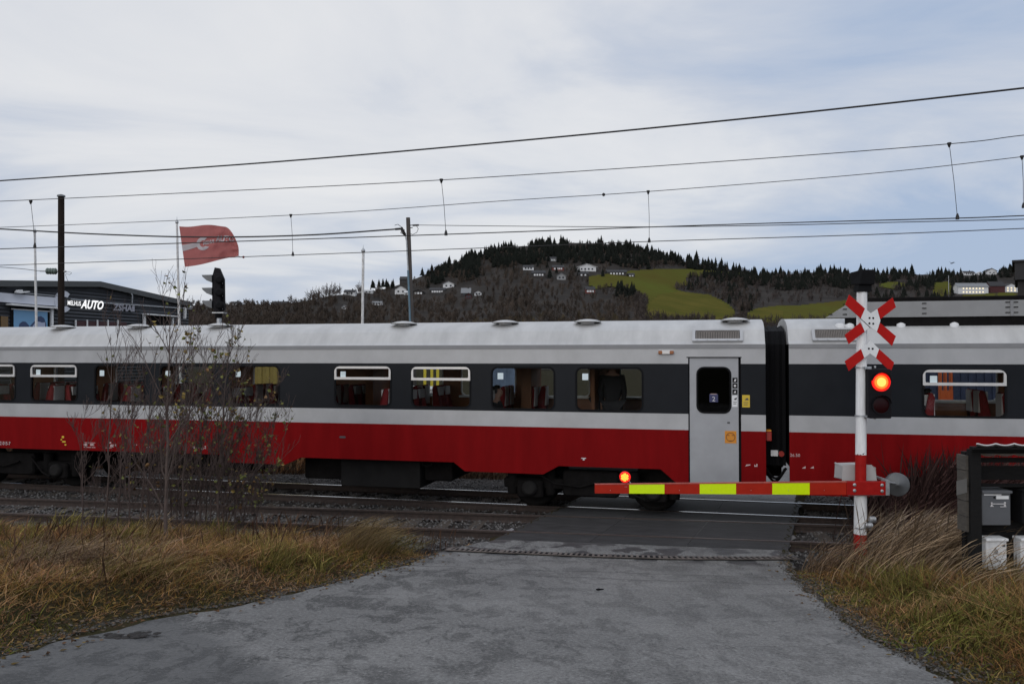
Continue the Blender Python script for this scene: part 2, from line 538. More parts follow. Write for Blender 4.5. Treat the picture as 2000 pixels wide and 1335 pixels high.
gx = np.concatenate([[-3000, -1500, -700, -300, -120, -60, -35, -24], np.arange(-18, 14.01, 0.14), [18, 24, 35, 60, 120, 300, 700, 1500, 3000]])
gy = np.concatenate([[-3000, -800, -200, -60, -20, -8, -3], np.arange(-1, 26, 0.14), [28, 31, 35, 40, 50, 65, 90, 130, 200, 300, 600, 1200, 3000]])
GX, GY = np.meshgrid(gx, gy)
GZ = verge_z(GX, GY)
nx, ny = len(gx), len(gy)
ii = (np.arange(ny - 1)[:, None] * nx + np.arange(nx - 1)[None, :]).ravel()
quads = np.stack([ii, ii + 1, ii + nx + 1, ii + nx], 1)
m_ground = mat('verge soil', (0.034, 0.025, 0.015), 1.0, spec=.05, var=0.55, scale=3.0, bump=0.6, bscale=18, var_col=(0.026, 0.026, 0.010))
ground = obj('ground', np_mesh(np.stack([GX.ravel(), GY.ravel(), GZ.ravel()], 1), quads, np.full(len(quads), 4), smooth=True, name='ground'), m_ground)
tag(ground, 'brown earth and grass ground around the crossing', 'ground', kind='structure')

# ------------------------------------------------------------------ road sheet
_c1, _c2 = hit(1150, 1116), hit(1250, 1131)
CRACKQ = (q_of(_c1.x, _c1.y) - .06 * _c1.x, q_of(_c2.x, _c2.y) - .06 * _c2.x)
def road_material():
    m = bpy.data.materials.new('old asphalt'); m.use_nodes = True
    t = m.node_tree; b = t.nodes['Principled BSDF']
    tcn = N('ShaderNodeTexCoord', t); vec = tcn.outputs['Object']
    def noise(scale, det=5, ro=.6, dist=0.0, v=None):
        n = N('ShaderNodeTexNoise', t); n.inputs['Scale'].default_value = scale; n.inputs['Detail'].default_value = det
        n.inputs['Roughness'].default_value = ro; n.inputs['Distortion'].default_value = dist
        LK(v or vec, n.inputs['Vector'], t); return n.outputs[0]
    def mr(v, a, c, lo=0., hi=1.):
        n = N('ShaderNodeMapRange', t); n.interpolation_type = 'SMOOTHSTEP'
        n.inputs['From Min'].default_value = a; n.inputs['From Max'].default_value = c
        n.inputs['To Min'].default_value = lo; n.inputs['To Max'].default_value = hi
        LK(v, n.inputs['Value'], t); return n.outputs[0]
    def mix(f, a, c, bt='MIX'):
        n = N('ShaderNodeMix', t, data_type='RGBA', blend_type=bt)
        for sl_, v_ in ((0, f), (6, a), (7, c)):
            if isinstance(v_, (int, float)): n.inputs[sl_].default_value = v_
            elif isinstance(v_, tuple): n.inputs[sl_].default_value = (*v_, 1)
            else: LK(v_, n.inputs[sl_], t)
        return n.outputs[2]
    # chippings, broad patchiness, worn dark streaks along the slope, cracks, damp
    chip = noise(95, 3, .7)
    chip2 = noise(34, 3, .75)
    broad = noise(0.55, 4, .55, .4)
    mpb = N('ShaderNodeMapping', t); mpb.inputs['Scale'].default_value = (1.0, .62, 1); mpb.inputs['Rotation'].default_value = (0, 0, .5); LK(vec, mpb.inputs[0], t)
    blot = noise(2.7, 8, .72, .4, mpb.outputs[0])
    fine = noise(24, 8, .8, .15)
    base = mix(mr(broad, .35, .66), (0.132, 0.125, 0.116), (0.202, 0.192, 0.179))
    base = mix(mr(chip, .30, .72), mix(0.55, base, (0.06, 0.06, 0.062)), mix(0.22, base, (0.34, 0.34, 0.335)))
    base = mix(mr(chip2, .52, .62, 0, .55), base, (0.045, 0.044, 0.043))
    base = mix(mr(chip2, .46, .36, 0, .45), base, (0.30, 0.295, 0.285))
    worn = M('MULTIPLY', mr(blot, .49, .56), mr(fine, .43, .52), tree=t)
    # the left half of the road is more ravelled than the right
    sepn = N('ShaderNodeSeparateXYZ', t); LK(vec, sepn.inputs[0], t)
    leftw = mr(M('ADD', sepn.outputs[0], M('MULTIPLY', M('SUBTRACT', broad, .5, tree=t), 5.0, tree=t), tree=t), -2.6, 2.0, 1.0, 0.36)
    base = mix(M('MULTIPLY', worn, M('MULTIPLY', leftw, .74, tree=t), tree=t), base, (0.022, 0.022, 0.022))
    pale = M('MULTIPLY', mr(noise(1.1, 5, .6, .3), .52, .66), mr(fine, .40, .60), tree=t)
    base = mix(M('MULTIPLY', pale, .40, tree=t), base, (0.25, 0.245, 0.235))
    # a strip of newer darker asphalt along the left edge
    edge = mr(M('ADD', sepn.outputs[0], M('ADD', M('MULTIPLY', sepn.outputs[1], .8, tree=t), M('MULTIPLY', M('SUBTRACT', blot, .5, tree=t), 1.3, tree=t), tree=t), tree=t), 2.85, 3.2, 1.0, 0.0)
    base = mix(M('MULTIPLY', edge, .62, tree=t), base, (0.052, 0.052, 0.053))
    ex = M('ADD', M('POWER', M('MULTIPLY', M('SUBTRACT', sepn.outputs[0], 2.05, tree=t), .9, tree=t), 2.0, tree=t), M('POWER', M('MULTIPLY', M('SUBTRACT', sepn.outputs[1], 4.75, tree=t), 2.3, tree=t), 2.0, tree=t), tree=t)
    ep = mr(M('ADD', ex, M('MULTIPLY', M('SUBTRACT', fine, .5, tree=t), 1.2, tree=t), tree=t), .7, 1.0, 1.0, 0.0)
    base = mix(M('MULTIPLY', ep, .55, tree=t), base, (0.045, 0.045, 0.046))
    # cracks
    dv = N('ShaderNodeVectorMath', t, operation='ADD')
    nzv = N('ShaderNodeTexNoise', t); nzv.inputs['Scale'].default_value = 2.6; nzv.inputs['Detail'].default_value = 6
    LK(vec, nzv.inputs['Vector'], t)
    scv = N('ShaderNodeVectorMath', t, operation='SCALE'); scv.inputs['Scale'].default_value = 0.55
    LK(nzv.outputs['Color'], scv.inputs[0], t)
    LK(vec, dv.inputs[0], t); LK(scv.outputs[0], dv.inputs[1], t)
    def cracks(scale, th, msk):
        vo = N('ShaderNodeTexVoronoi', t, feature='DISTANCE_TO_EDGE'); vo.inputs['Scale'].default_value = scale
        LK(dv.outputs[0], vo.inputs['Vector'], t)
        return M('MULTIPLY', mr(vo.outputs['Distance'], 0.0, th, 1.0, 0.0), msk, tree=t)
    cm = mr(noise(0.5, 3, .5), .46, .56)
    c1 = cracks(0.55, .005, cm)
    c2 = cracks(3.6, .020, M('MULTIPLY', mr(noise(.9, 3, .5), .50, .60), leftw, tree=t))
    cr = M('MAXIMUM', M('MULTIPLY', c1, .8, tree=t), M('MULTIPLY', c2, .6, tree=t), tree=t)
    base = mix(M('MULTIPLY', cr, .85, tree=t), base, (0.018, 0.018, 0.018))
    # two long cracks across the road before the grating
    wig = M('MULTIPLY', M('SUBTRACT', noise(1.4, 4, .6), .5, tree=t), .35, tree=t)
    rq = M('ADD', M('ADD', M('MULTIPLY', sepn.outputs[0], SN.x - .06, tree=t), M('MULTIPLY', sepn.outputs[1], SN.y, tree=t), tree=t), wig, tree=t)
    for q0_ in CRACKQ:
        ln = mr(M('ABSOLUTE', M('SUBTRACT', rq, q0_, tree=t), tree=t), .006, .020, .85, 0)
        base = mix(ln, base, (0.02, 0.02, 0.02))
    # damp hollows just before the rails
    rail_q = M('ADD', M('MULTIPLY', sepn.outputs[0], SN.x, tree=t), M('MULTIPLY', sepn.outputs[1], SN.y, tree=t), tree=t)
    near = M('MULTIPLY', mr(rail_q, 12.15, 12.4), mr(rail_q, 13.3, 13.6, 1, 0), tree=t)
    damp = M('MULTIPLY', near, mr(noise(2.3, 2, .4, .3), .50, .55), tree=t)
    base = mix(M('MULTIPLY', damp, .75, tree=t), base, (0.035, 0.035, 0.037))
    LK(base, b.inputs['Base Color'], t)
    ro = mr(chip, .3, .7, .62, .9)
    rmx = N('ShaderNodeMix', t, data_type='FLOAT'); LK(damp, rmx.inputs[0], t); LK(ro, rmx.inputs[2], t); rmx.inputs[3].default_value = .38
    LK(rmx.outputs[0], b.inputs['Roughness'], t)
    bp = N('ShaderNodeBump', t); bp.inputs['Strength'].default_value = .55; bp.inputs['Distance'].default_value = .012
    LK(M('SUBTRACT', M('ADD', chip, M('MULTIPLY', fine, .8, tree=t), tree=t), M('ADD', cr, worn, tree=t), tree=t), bp.inputs['Height'], t)
    LK(bp.outputs[0], b.inputs['Normal'], t)
    return m
MT['road'] = road_material()
ry = np.concatenate([np.arange(-1, 14.0, .1), np.arange(14.0, 24.0, .25)])
ru = np.linspace(0, 1, 60)
L_ = xl(ry) + 0.22 * (vnoise(ry, ry * 0, .30, 5) - .5) + .12 * (vnoise(ry, ry * 0, .12, 15) - .5); R_ = xr(ry) + 0.22 * (vnoise(ry, ry * 0 + 3, .33, 6) - .5) + .12 * (vnoise(ry, ry * 0, .12, 16) - .5)
RX = L_[:, None] * (1 - ru) + R_[:, None] * ru
RY = np.repeat(ry[:, None], 60, 1)
RZ = np.where(q_of(RX, RY) < QR - .9, gz(RX, RY) + 0.004, -0.012)
RZ = RZ + 0.025 * (vnoise(RX, RY, 1.6, 12) - .5) * np.clip((QR - 2.6 - q_of(RX, RY)) / 1.0, 0, 1)
edge_k = np.minimum(ru, 1 - ru)[None, :]
RZ = RZ - 0.03 * (edge_k < .001)
ii = (np.arange(len(ry) - 1)[:, None] * 60 + np.arange(59)[None, :]).ravel()
quads = np.stack([ii, ii + 1, ii + 61, ii + 60], 1)
road = obj('road', np_mesh(np.stack([RX.ravel(), RY.ravel(), RZ.ravel()], 1), quads, np.full(len(quads), 4), smooth=True, name='road'), MT['road'])
tag(road, 'cracked grey asphalt road leading to the crossing', 'road', kind='structure')

# ------------------------------------------------------------------ ballast
def stone_material():
    m = mat('ballast stone', (0.062, 0.056, 0.052), 0.95, spec=.08, var=0.55, scale=26, bump=1.0, bscale=34, var_col=(0.016, 0.014, 0.013))
    return m
MT['stone'] = stone_material()
bx = np.arange(-26, 26.01, .12); bq = np.arange(BALQ, QR + 7.2, .12)
BX, BQ = np.meshgrid(bx, bq)
BZ = -0.165 + 0.05 * (vnoise(BX, BQ, .16, 21) - .5) + 0.05 * (vnoise(BX, BQ, .8, 22) - .5)
BZ = BZ - .10 * np.clip((BALQ + .35 - BQ) / .35, 0, 1)
WX = BX * SD.x + BQ * SN.x; WY = BX * SD.y + BQ * SN.y
keep = (WX < xl(WY) + .25) | (WX > xr(WY) - .2) 
BZ = np.where(keep, BZ, -0.20)
nx = len(bx)
ii = (np.arange(len(bq) - 1)[:, None] * nx + np.arange(nx - 1)[None, :]).ravel()
quads = np.stack([ii, ii + 1, ii + nx + 1, ii + nx], 1)
o = obj('ballast', np_mesh(np.stack([WX.ravel(), WY.ravel(), BZ.ravel()], 1), quads, np.full(len(quads), 4), smooth=False, name='ballast'), MT['stone'])
tag(o, 'grey crushed stone track bed under the rails', 'ballast', kind='structure')
def stones(n, name, label):
    base = np.array([(1, 0, 0), (-1, 0, 0), (0, 1, 0), (0, -1, 0), (0, 0, 1), (0, 0, -1)], float)
    tris = np.array([(0, 2, 4), (2, 1, 4), (1, 3, 4), (3, 0, 4), (2, 0, 5), (1, 2, 5), (3, 1, 5), (0, 3, 5)])
    sx = rng.uniform(-16, 9, n); sq = BALQ + .1 + (rng.random(n) ** 1.25) * 7.6
    x_ = sx * SD.x + sq * SN.x; y_ = sx * SD.y + sq * SN.y
    k = (x_ < xl(y_) + .1) | (x_ > xr(y_) - .05)
    x_, y_ = x_[k], y_[k]; n = len(x_)
    sz = rng.uniform(.014, .036, n)
    v_ = base[None] * (sz[:, None, None] * rng.uniform(.6, 1.35, (n, 6, 1)))
    a = rng.uniform(0, 6.28, n); ca, sa = np.cos(a), np.sin(a)
    X_ = v_[:, :, 0] * ca[:, None] - v_[:, :, 1] * sa[:, None]; Y_ = v_[:, :, 0] * sa[:, None] + v_[:, :, 1] * ca[:, None]
    tl = rng.uniform(-.6, .6, n)
    Z_ = v_[:, :, 2] * .8 + X_ * tl[:, None]
    V_ = np.stack([X_ + x_[:, None], Y_ + y_[:, None], Z_ - .150 + .012], 2).reshape(-1, 3)
    F_ = (tris[None] + (np.arange(n) * 6)[:, None, None]).reshape(-1, 3)
    g = rng.uniform(.35, 1.75, n) ** 1.2
    cols = np.repeat(np.stack([.085 * g, .080 * g, .077 * g], 1), 6, 0)
    o = obj(name, np_mesh(V_, F_, np.full(len(F_), 3), cols=cols, name=name), MT['stone_c'])
    return tag(o, label, 'stones', kind='stuff')
MT['stone_c'] = mat('loose stone', (1, 1, 1), 0.8, attr=True, var=.3, scale=30)
stones(26000, 'ballast_stones', 'loose grey ballast stones between the rails')
def edge_gravel(n, sd, label):
    base = np.array([(1, 0, 0), (-1, 0, 0), (0, 1, 0), (0, -1, 0), (0, 0, 1), (0, 0, -1)], float)
    tris = np.array([(0, 2, 4), (2, 1, 4), (1, 3, 4), (3, 0, 4), (2, 0, 5), (1, 2, 5), (3, 1, 5), (0, 3, 5)])
    y_ = rng.uniform(3.6, 12.8, n); off = np.abs(rng.normal(0, .13, n)) - rng.random(n) * .12
    x_ = xl(y_) - off if sd < 0 else xr(y_) + off * 1.6
    z_ = np.where(road_dist(x_, y_) > 0, verge_z(x_, y_), gz(x_, y_) + .004)
    sz = rng.uniform(.004, .012, n) * rng.choice([1, 1, 1, 1.7], n)
    v_ = base[None] * (sz[:, None, None] * rng.uniform(.6, 1.35, (n, 6, 1))); v_[:, :, 2] *= .7
    V_ = (v_ + np.stack([x_, y_, z_ + sz * .3], 1)[:, None, :]).reshape(-1, 3)
    F_ = (tris[None] + (np.arange(n) * 6)[:, None, None]).reshape(-1, 3)
    g = rng.uniform(.3, 1.6, n)
    cols = np.repeat(np.stack([.075 * g, .066 * g, .056 * g], 1), 6, 0)
    tag(obj('edge_gravel', np_mesh(V_, F_, np.full(len(F_), 3), cols=cols, name='edge_gravel'), MT['stone_c']), label, 'gravel', kind='stuff')
edge_gravel(4200, -1, 'loose gravel and grit along the left road edge')
edge_gravel(5200, 1, 'loose gravel and grit along the right road edge')

# ------------------------------------------------------------------ rails and sleepers
def rail_mb(p0, p1):
    prof = [(-.07, -.155), (.07, -.155), (.07, -.143), (.012, -.122), (.010, -.045), (.035, -.034), (.036, -.006), (.028, 0.0), (-.028, 0.0), (-.036, -.006), (-.035, -.034), (-.010, -.045), (-.012, -.122), (-.07, -.143)]
    d = (p1 - p0).normalized(); n_ = Vector((-d.y, d.x, 0))
    mb = MB(); k = len(prof)
    vs = [p0 + n_ * a + Vector((0, 0, b)) for a, b in prof] + [p1 + n_ * a + Vector((0, 0, b)) for a, b in prof]
    mb.add(vs, [(i, (i + 1) % k, k + (i + 1) % k, k + i) for i in range(k)])
    mb.add(vs[:k], [list(range(k))]); mb.add(vs[k:], [list(range(k))[::-1]])
    top = MB()
    top.add([p0 + n_ * -.027 + Vector((0, 0, .0025)), p0 + n_ * .027 + Vector((0, 0, .0025)), p1 + n_ * .027 + Vector((0, 0, .0025)), p1 + n_ * -.027 + Vector((0, 0, .0025))], [(0, 1, 2, 3)])
    return mb, top
def rail(p0, p1, label, polished):
    mb, top = rail_mb(p0, p1)
    o = mb.build('rail', MT['rust'])
    tag(o, label, 'rail', 'rails of the two tracks')
    top.build('running_surface', MT['steel'] if polished else MT['rail_dull'], o)
MT['rail_dull'] = mat('dull rail top', (0.16, 0.13, 0.115), 0.42, 0.6, var=0.3, scale=20)
def tw(s, y, z=0.0): return TRAIN_M @ Vector((s, y, z))
rail(tw(-45, .78), tw(26, .78), 'polished near rail right under the train wheels', True)
rail(tw(-45, .78 + 1.505), tw(26, .78 + 1.505), 'polished far rail seen through the gap under the coaches', True)
def sw(s, q, z=0.0): return SIDE_M @ Vector((s, q, z))
s_left, s_right = -42, 11
rail(sw(s_left, QR), sw(s_right, QR), 'rusty rail of the empty track, closer to the grass verge', False)
rail(sw(s_left, QR + 1.505), sw(s_right, QR + 1.505), 'rusty rail of the empty track, closer to the train', False)
# sleepers
sl0 = MB().box((-.12, -1.25, -.10), (.12, 1.25, .0))
first = None
xs_cross0 = atz(960, 1040, 0); xs_cross1 = atz(1560, 1040, 0)
sc0 = (SIDE_M.inverted() @ xs_cross0).x; sc1_ = (SIDE_M.inverted() @ xs_cross1).x
def put_sleeper(M_, s, q, label, group):
    global first
    p = M_ @ Vector((s, q, -.135))
    if first is None:
        first = sl0.build('sleeper', MT['sleeper'], bevel=.01); o = first
    else:
        o = first.copy(); COL.objects.link(o)
    o.location = p; o.rotation_euler = (0, 0, math.atan2(M_[1][0], M_[0][0]) + random.uniform(-.02, .02))
    tag(o, label, 'sleeper', group)
s = -15.0
while s < 9:
    if not (sc0 - .1 < s < sc1_ + .1):
        put_sleeper(SIDE_M, s, QR + .75, 'weathered sleeper under the empty rusty track', 'sleepers of the empty track')
    s += .62
s = -19.0
while s < 11:
    p = TRAIN_M @ Vector((s, 1.5, 0))
    if not (float(xl(p.y)) - .2 < p.x < float(xr(p.y)) + .2):
        put_sleeper(TRAIN_M, s, 1.53, 'weathered sleeper in the ballast under the train', 'sleepers under the train')
    s += .62

# ------------------------------------------------------------------ crossing panels
MT['panel'] = mat('rubber crossing panel', (0.043, 0.042, 0.042), 0.7, spec=.25, var=0.45, scale=2.2, bump=0.25, bscale=60, stretch=(1, 3, 1))
LA, LB = atz(985, 1042, 0), atz(1075, 998, 0); RA, RB = atz(1541, 1068, 0), atz(1556, 1008, 0)
def edge_at(A, B, m_i, q):
    a = m_i @ A; b = m_i @ B
    k = (q - a.y) / (b.y - a.y)
    return a.x + (b.x - a.x) * k
def panel_row(M_, q0, q1, n, label, group, zt=-0.004):
    mi = M_.inverted()
    l0, l1 = edge_at(LA, LB, mi, q0), edge_at(LA, LB, mi, q1)
    r0, r1 = edge_at(RA, RB, mi, q0), edge_at(RA, RB, mi, q1)
    for i in range(n):
        a, b = i / n, (i + 1) / n
        g = .004
        pts = [(l0 + (r0 - l0) * a + g, q0), (l0 + (r0 - l0) * b - g, q0), (l1 + (r1 - l1) * b - g, q1), (l1 + (r1 - l1) * a + g, q1)]
        c = Vector((sum(p[0] for p in pts) / 4, sum(p[1] for p in pts) / 4, 0))
        mb = MB()
        vs = [Vector((p[0], p[1], zz_)) - c for zz_ in (-.12, zt + random.uniform(-.002, .002)) for p in pts]
        mb.add(vs, [(0, 3, 2, 1), (4, 5, 6, 7), (0, 1, 5, 4), (1, 2, 6, 5), (2, 3, 7, 6), (3, 0, 4, 7)])
        o = mb.build('rubber_mat', MT['panel'], bevel=.006)
        o.location = M_ @ c; o.rotation_euler = (0, 0, math.atan2(M_[1][0], M_[0][0]))
        tag(o, label, 'crossing mat', group)
panel_row(SIDE_M, QR - .62, QR - .045, 3, 'dark rubber panel on the road side of the empty track', 'panels on the road side of the empty track')
panel_row(SIDE_M, QR + .085, QR + 1.43, 3, 'dark rubber panel between the two rails of the empty track', 'panels between the rails of the empty track')
panel_row(SIDE_M, QR + 1.55, QR + 1.95, 3, 'narrow dark panel just beyond the empty track', 'panels just beyond the empty track')
panel_row(TRAIN_M, .20, .735, 3, 'dark panel on the near side of the train track', 'panels on the near side of the train track')
panel_row(TRAIN_M, .86, 2.21, 3, 'dark panel between the rails under the train', 'panels between the rails under the train')
# ramp plate by the panel's left corner
p0 = atz(990, 1034, -.05)
mb = MB().add([(-.28, -.10, -.10), (.10, -.12, .0), (.16, .10, .0), (-.20, .12, -.10), (-.28, -.10, -.16), (.10, -.12, -.16), (.16, .10, -.16), (-.20, .12, -.16)], [(0, 1, 2, 3), (7, 6, 5, 4), (0, 4, 5, 1), (1, 5, 6, 2), (2, 6, 7, 3), (3, 7, 4, 0)])
o = mb.build('ramp_plate', MT['galv'], loc=p0); o.rotation_euler = (0, 0, .5)
tag(o, 'small pale metal ramp plate at the left end of the crossing panels', 'ramp plate')

# ------------------------------------------------------------------ drain grating across the road
gpts = [hit(876, 1071), hit(1000, 1076.5), hit(1150, 1083), hit(1300, 1087.5), hit(1430, 1088.5), hit(1552, 1088)]
cum = [0]
for a, b in zip(gpts, gpts[1:]): cum.append(cum[-1] + (b - a).length)
def gp(s_):
    for i in range(len(gpts) - 1):
        if s_ <= cum[i + 1] or i == len(gpts) - 2:
            k = (s_ - cum[i]) / (cum[i + 1] - cum[i])
            return gpts[i].lerp(gpts[i + 1], k), (gpts[i + 1] - gpts[i]).normalized()
gr = empty('drain_grating', gpts[0])
tag(gr, 'rusty slotted drain grating laid across the asphalt before the tracks', 'drain grating')
g0 = gpts[0]
W2 = .19
ch = MB(); bars = MB(); frs = {-1: MB(), 1: MB()}
segs = 40
up = Vector((0, -.08, 1)).normalized()
for k in range(segs):
    a, d = gp(cum[-1] * k / segs); b, d2 = gp(cum[-1] * (k + 1) / segs)
    n_ = Vector((-d.y, d.x, 0)).normalized(); n_.z = -.11 * n_.y
    lift = Vector((0, 0, .009))
    ch.add([a + n_ * -W2 + lift - g0, b + n_ * -W2 + lift - g0, b + n_ * W2 + lift - g0, a + n_ * W2 + lift - g0], [(0, 1, 2, 3)])  # flat black sheet above the road, standing in for the slots' dark depth
    for sg in (-1, 1):
        a1 = a + n_ * (sg * W2); b1 = b + n_ * (sg * W2); t_ = n_ * .012
        l2 = Vector((0, 0, .012))
        frs[sg].add([a1 - t_ - g0, b1 - t_ - g0, b1 + t_ - g0, a1 + t_ - g0, a1 - t_ + l2 - g0, b1 - t_ + l2 - g0, b1 + t_ + l2 - g0, a1 + t_ + l2 - g0], [(4, 5, 6, 7), (0, 1, 5, 4), (2, 3, 7, 6), (3, 0, 4, 7), (1, 2, 6, 5)])
nb = 64
for k in range(nb):
    a, d = gp(cum[-1] * (k + .5) / nb)
    n_ = Vector((-d.y, d.x, 0)).normalized(); n_.z = -.11 * n_.y
    w_ = .019 if k % 10 else .036
    l2 = Vector((0, 0, .013))
    vs = [a + n_ * -W2 - d * w_ - g0, a + n_ * -W2 + d * w_ - g0, a + n_ * W2 + d * w_ - g0, a + n_ * W2 - d * w_ - g0]
    bars.add(vs + [v_ + l2 for v_ in vs], [(4, 5, 6, 7), (0, 1, 5, 4), (1, 2, 6, 5), (2, 3, 7, 6), (3, 0, 4, 7)])
MT['grate'] = mat('rusty grating', (0.150, 0.128, 0.116), 0.85, 0.0, spec=.1, var=0.5, scale=3)
ch.build('channel_shade', MT['black'], gr); bars.build('bars', MT['grate'], gr); [frs[k_].build('frame_bar', MT['grate'], gr) for k_ in frs]
# ------------------------------------------------------------------ the train
TW = 3.05                                   # body width
Z_RED, Z_SIL, Z_CAN, Z_GUT, Z_ROOF = 1.655, 1.955, 2.885, 3.17, 3.245
def wz(px, y): return on_side(px, y)[1]
NZ1, NZ0 = wz(708, 716), wz(708, 791)       # window head and sill heights
FZ1, FZ0 = NZ1 - .02, NZ0 + .10
ROOFP = [(.035, Z_ROOF), (.10, 3.30), (.27, 3.52), (.36, 3.585), (.55, 3.66), (.95, 3.735), (1.525, 3.765)]
ROOFP = ROOFP + [(TW - y, z) for y, z in reversed(ROOFP[:-1])]
def prof_extrude(mb, prof, x0, x1, smooth=True, n=1):
    k = len(prof)
    vs = []
    for i in range(n + 1):
        x = x0 + (x1 - x0) * i / n
        vs += [(x, y, z) for y, z in prof]
    fs = [(i * k + j, i * k + j + 1, (i + 1) * k + j + 1, (i + 1) * k + j) for i in range(n) for j in range(k - 1)]
    mb.add(vs, fs, smooth)
def on_roof(y):
    for (a, b), (c, d) in zip(ROOFP, ROOFP[1:]):
        if a <= y <= c: return b + (d - b) * (y - a) / (c - a)
    return 3.7
SEAT = None
def seat_mesh():
    mb = MB()
    mb.bevbox((-.22, 0, .42), (.22, .0, .5), .03) if False else None
    # side profile of a high-backed seat facing +x, extruded across its width
    prof = [(-.26, .38), (.26, .40), (.28, .47), (.24, .50), (-.10, .48), (-.20, 1.02), (-.24, 1.20), (-.30, 1.22), (-.335, 1.15), (-.30, .62), (-.28, .38)]
    k = len(prof)
    vs = [(x, -.22, z) for x, z in prof] + [(x, -.235 + .03, z) for x, z in prof]
    ys = [-.20, -.225, .225, .20]; sc_ = [.97, 1, 1, .97]
    vs = []
    for y, s_ in zip(ys, sc_):
        vs += [(-.05 + (x + .05) * s_, y * (1 if z < 1.1 else .86), .8 + (z - .8) * s_) for x, z in prof]
    fs = [(r_ * k + i, r_ * k + (i + 1) % k, (r_ + 1) * k + (i + 1) % k, (r_ + 1) * k + i) for r_ in range(3) for i in range(k)]
    mb.add(vs, fs, True)
    mb.add(vs[:k], [list(range(k))[::-1]]); mb.add(vs[-k:], [list(range(k))])
    mb.box((-.05, -.05, 0), (.05, .05, .40))
    return mb
def cloth_mesh():
    mb = MB()
    mb.box((-.255, -.15, 1.0), (-.175, .15, 1.19))
    mb.box((-.345, -.15, .78), (-.312, .15, 1.20))
    return mb
_seat_me = _cloth_me = None
def add_seat(root, x, y, flip):
    global _seat_me, _cloth_me
    if _seat_me is None:
        s_ = seat_mesh().build('seat', MT['seat_red'], root); _seat_me = s_.data
        c_ = cloth_mesh().build('headrest_cover', MT['head_cloth'], s_); _cloth_me = c_.data
    else:
        s_ = obj('seat', _seat_me, None, root); c_ = obj('headrest_cover', _cloth_me, None, s_)
    s_.location = (x, y, 1.15); s_.rotation_euler = (0, 0, math.pi if flip else 0)
def bogie(root, x, name='bogie'):
    fr = MB()
    fr.bevbox((-1.75, .30, .42), (1.75, .50, .62), .05)
    fr.bevbox((-.55, .22, .30), (.55, .46, .80), .08)
    fr.box((-1.7, .5, .45), (1.7, 2.5, .58))
    for sx in (-1.2, 1.2):
        fr.bevbox((sx - .26, .20, .24), (sx + .26, .48, .60), .07)
        for d in (-.38, .38):
            fr.lathe([(.10, .30), (.11, .34), (.11, .78), (.08, .80)], 10, Matrix.Translation((sx + d, .38, 0)))
    fr.tube([(-1.1, .24, .75), (-.7, .18, .55), (-.2, .16, .50), (.2, .17, .62)], .022, 6)
    fr.tube([(.5, .2, .72), (.85, .16, .38), (1.05, .16, .30)], .02, 6)
    b = fr.build(name, MT['under'], root, (x, 0, 0))
    prof = [(.0, -.06), (.10, -.07), (.14, -.04), (.34, -.03), (.36, -.055), (.445, -.055), (.445, .065), (.475, .085), (.465, .10), (.30, .07), (.0, .07)]
    for sx in (-1.2, 1.2):
        for y, fl in ((.79, 0), (2.27, 1)):
            wmb = MB().lathe(prof, 28, Matrix.Rotation(R(-90 if not fl else 90), 4, 'X'))
            wmb.build('wheel', MT['wheel'], b, (sx, y, .447))
        MB().lathe([(.09, -.10), (.15, -.09), (.15, .05), (.10, .08)], 14, Matrix.Rotation(R(90), 4, 'X')).build('axle_box_cover', MT['under2'], b, (sx, .19, .44))
    return b
MT['wheel'] = mat('wheel', (0.014, 0.013, 0.0125), 0.8, 0.0, spec=.1, var=.3)

def window(root, x0, x1, z0, z1, hopper, y=0.0, sticker=True, far=False):
    if far:
        fr = MB().plate([rr(x0 - .03, z0 - .03, x1 + .03, z1 + .03, .12), rr(x0, z0, x1, z1, .10)], -.02, .012)
        fr.box((x0 - .02, -.20, z0 - .055), (x1 + .02, -.025, z0 - .01))
        f = fr.build('far_window', MT['int_white'], root, (0, y, 0))
        MB().plate([rr(x0, z0, x1, z1, .10)], .015, .02).build('pane', MT['glass_far'], f)
        return f
    fr = MB().plate([rr(x0 - .035, z0 - .035, x1 + .035, z1 + .035, .13), rr(x0, z0, x1, z1, .10)], -.006, .03)
    f = fr.build('window', MT['rubber'], root, (0, y, 0))
    MB().plate([rr(x0, z0, x1, z1, .10)], .016, .022).build('pane', MT['glass'], f)
    if hopper:
        zt = z0 + (z1 - z0) * .70
        o_ = rr(x0 - .02, zt - .02, x1 + .02, z1 + .02, .11)
        # square lower corners on the hopper frame
        o_ = [p for p in o_ if p[1] > zt + .12] + [(x0 - .02, zt - .02), (x1 + .02, zt - .02)]
        i_ = rr(x0 + .020, zt + .030, x1 - .020, z1 - .026, .022)
        MB().plate([o_, i_], -.028, .01).build('hopper_frame', MT['alu'], f, bevel=.008)
    if sticker:
        zs = z1 - .09 if not hopper else z1 - .085
        w_ = .115 if not far else .1
        MB().plate([rr(x0 + .10, zs - .125, x0 + .10 + w_, zs, .008)], .008, .0125).build('sticker', MT['paper'], f)
    return f
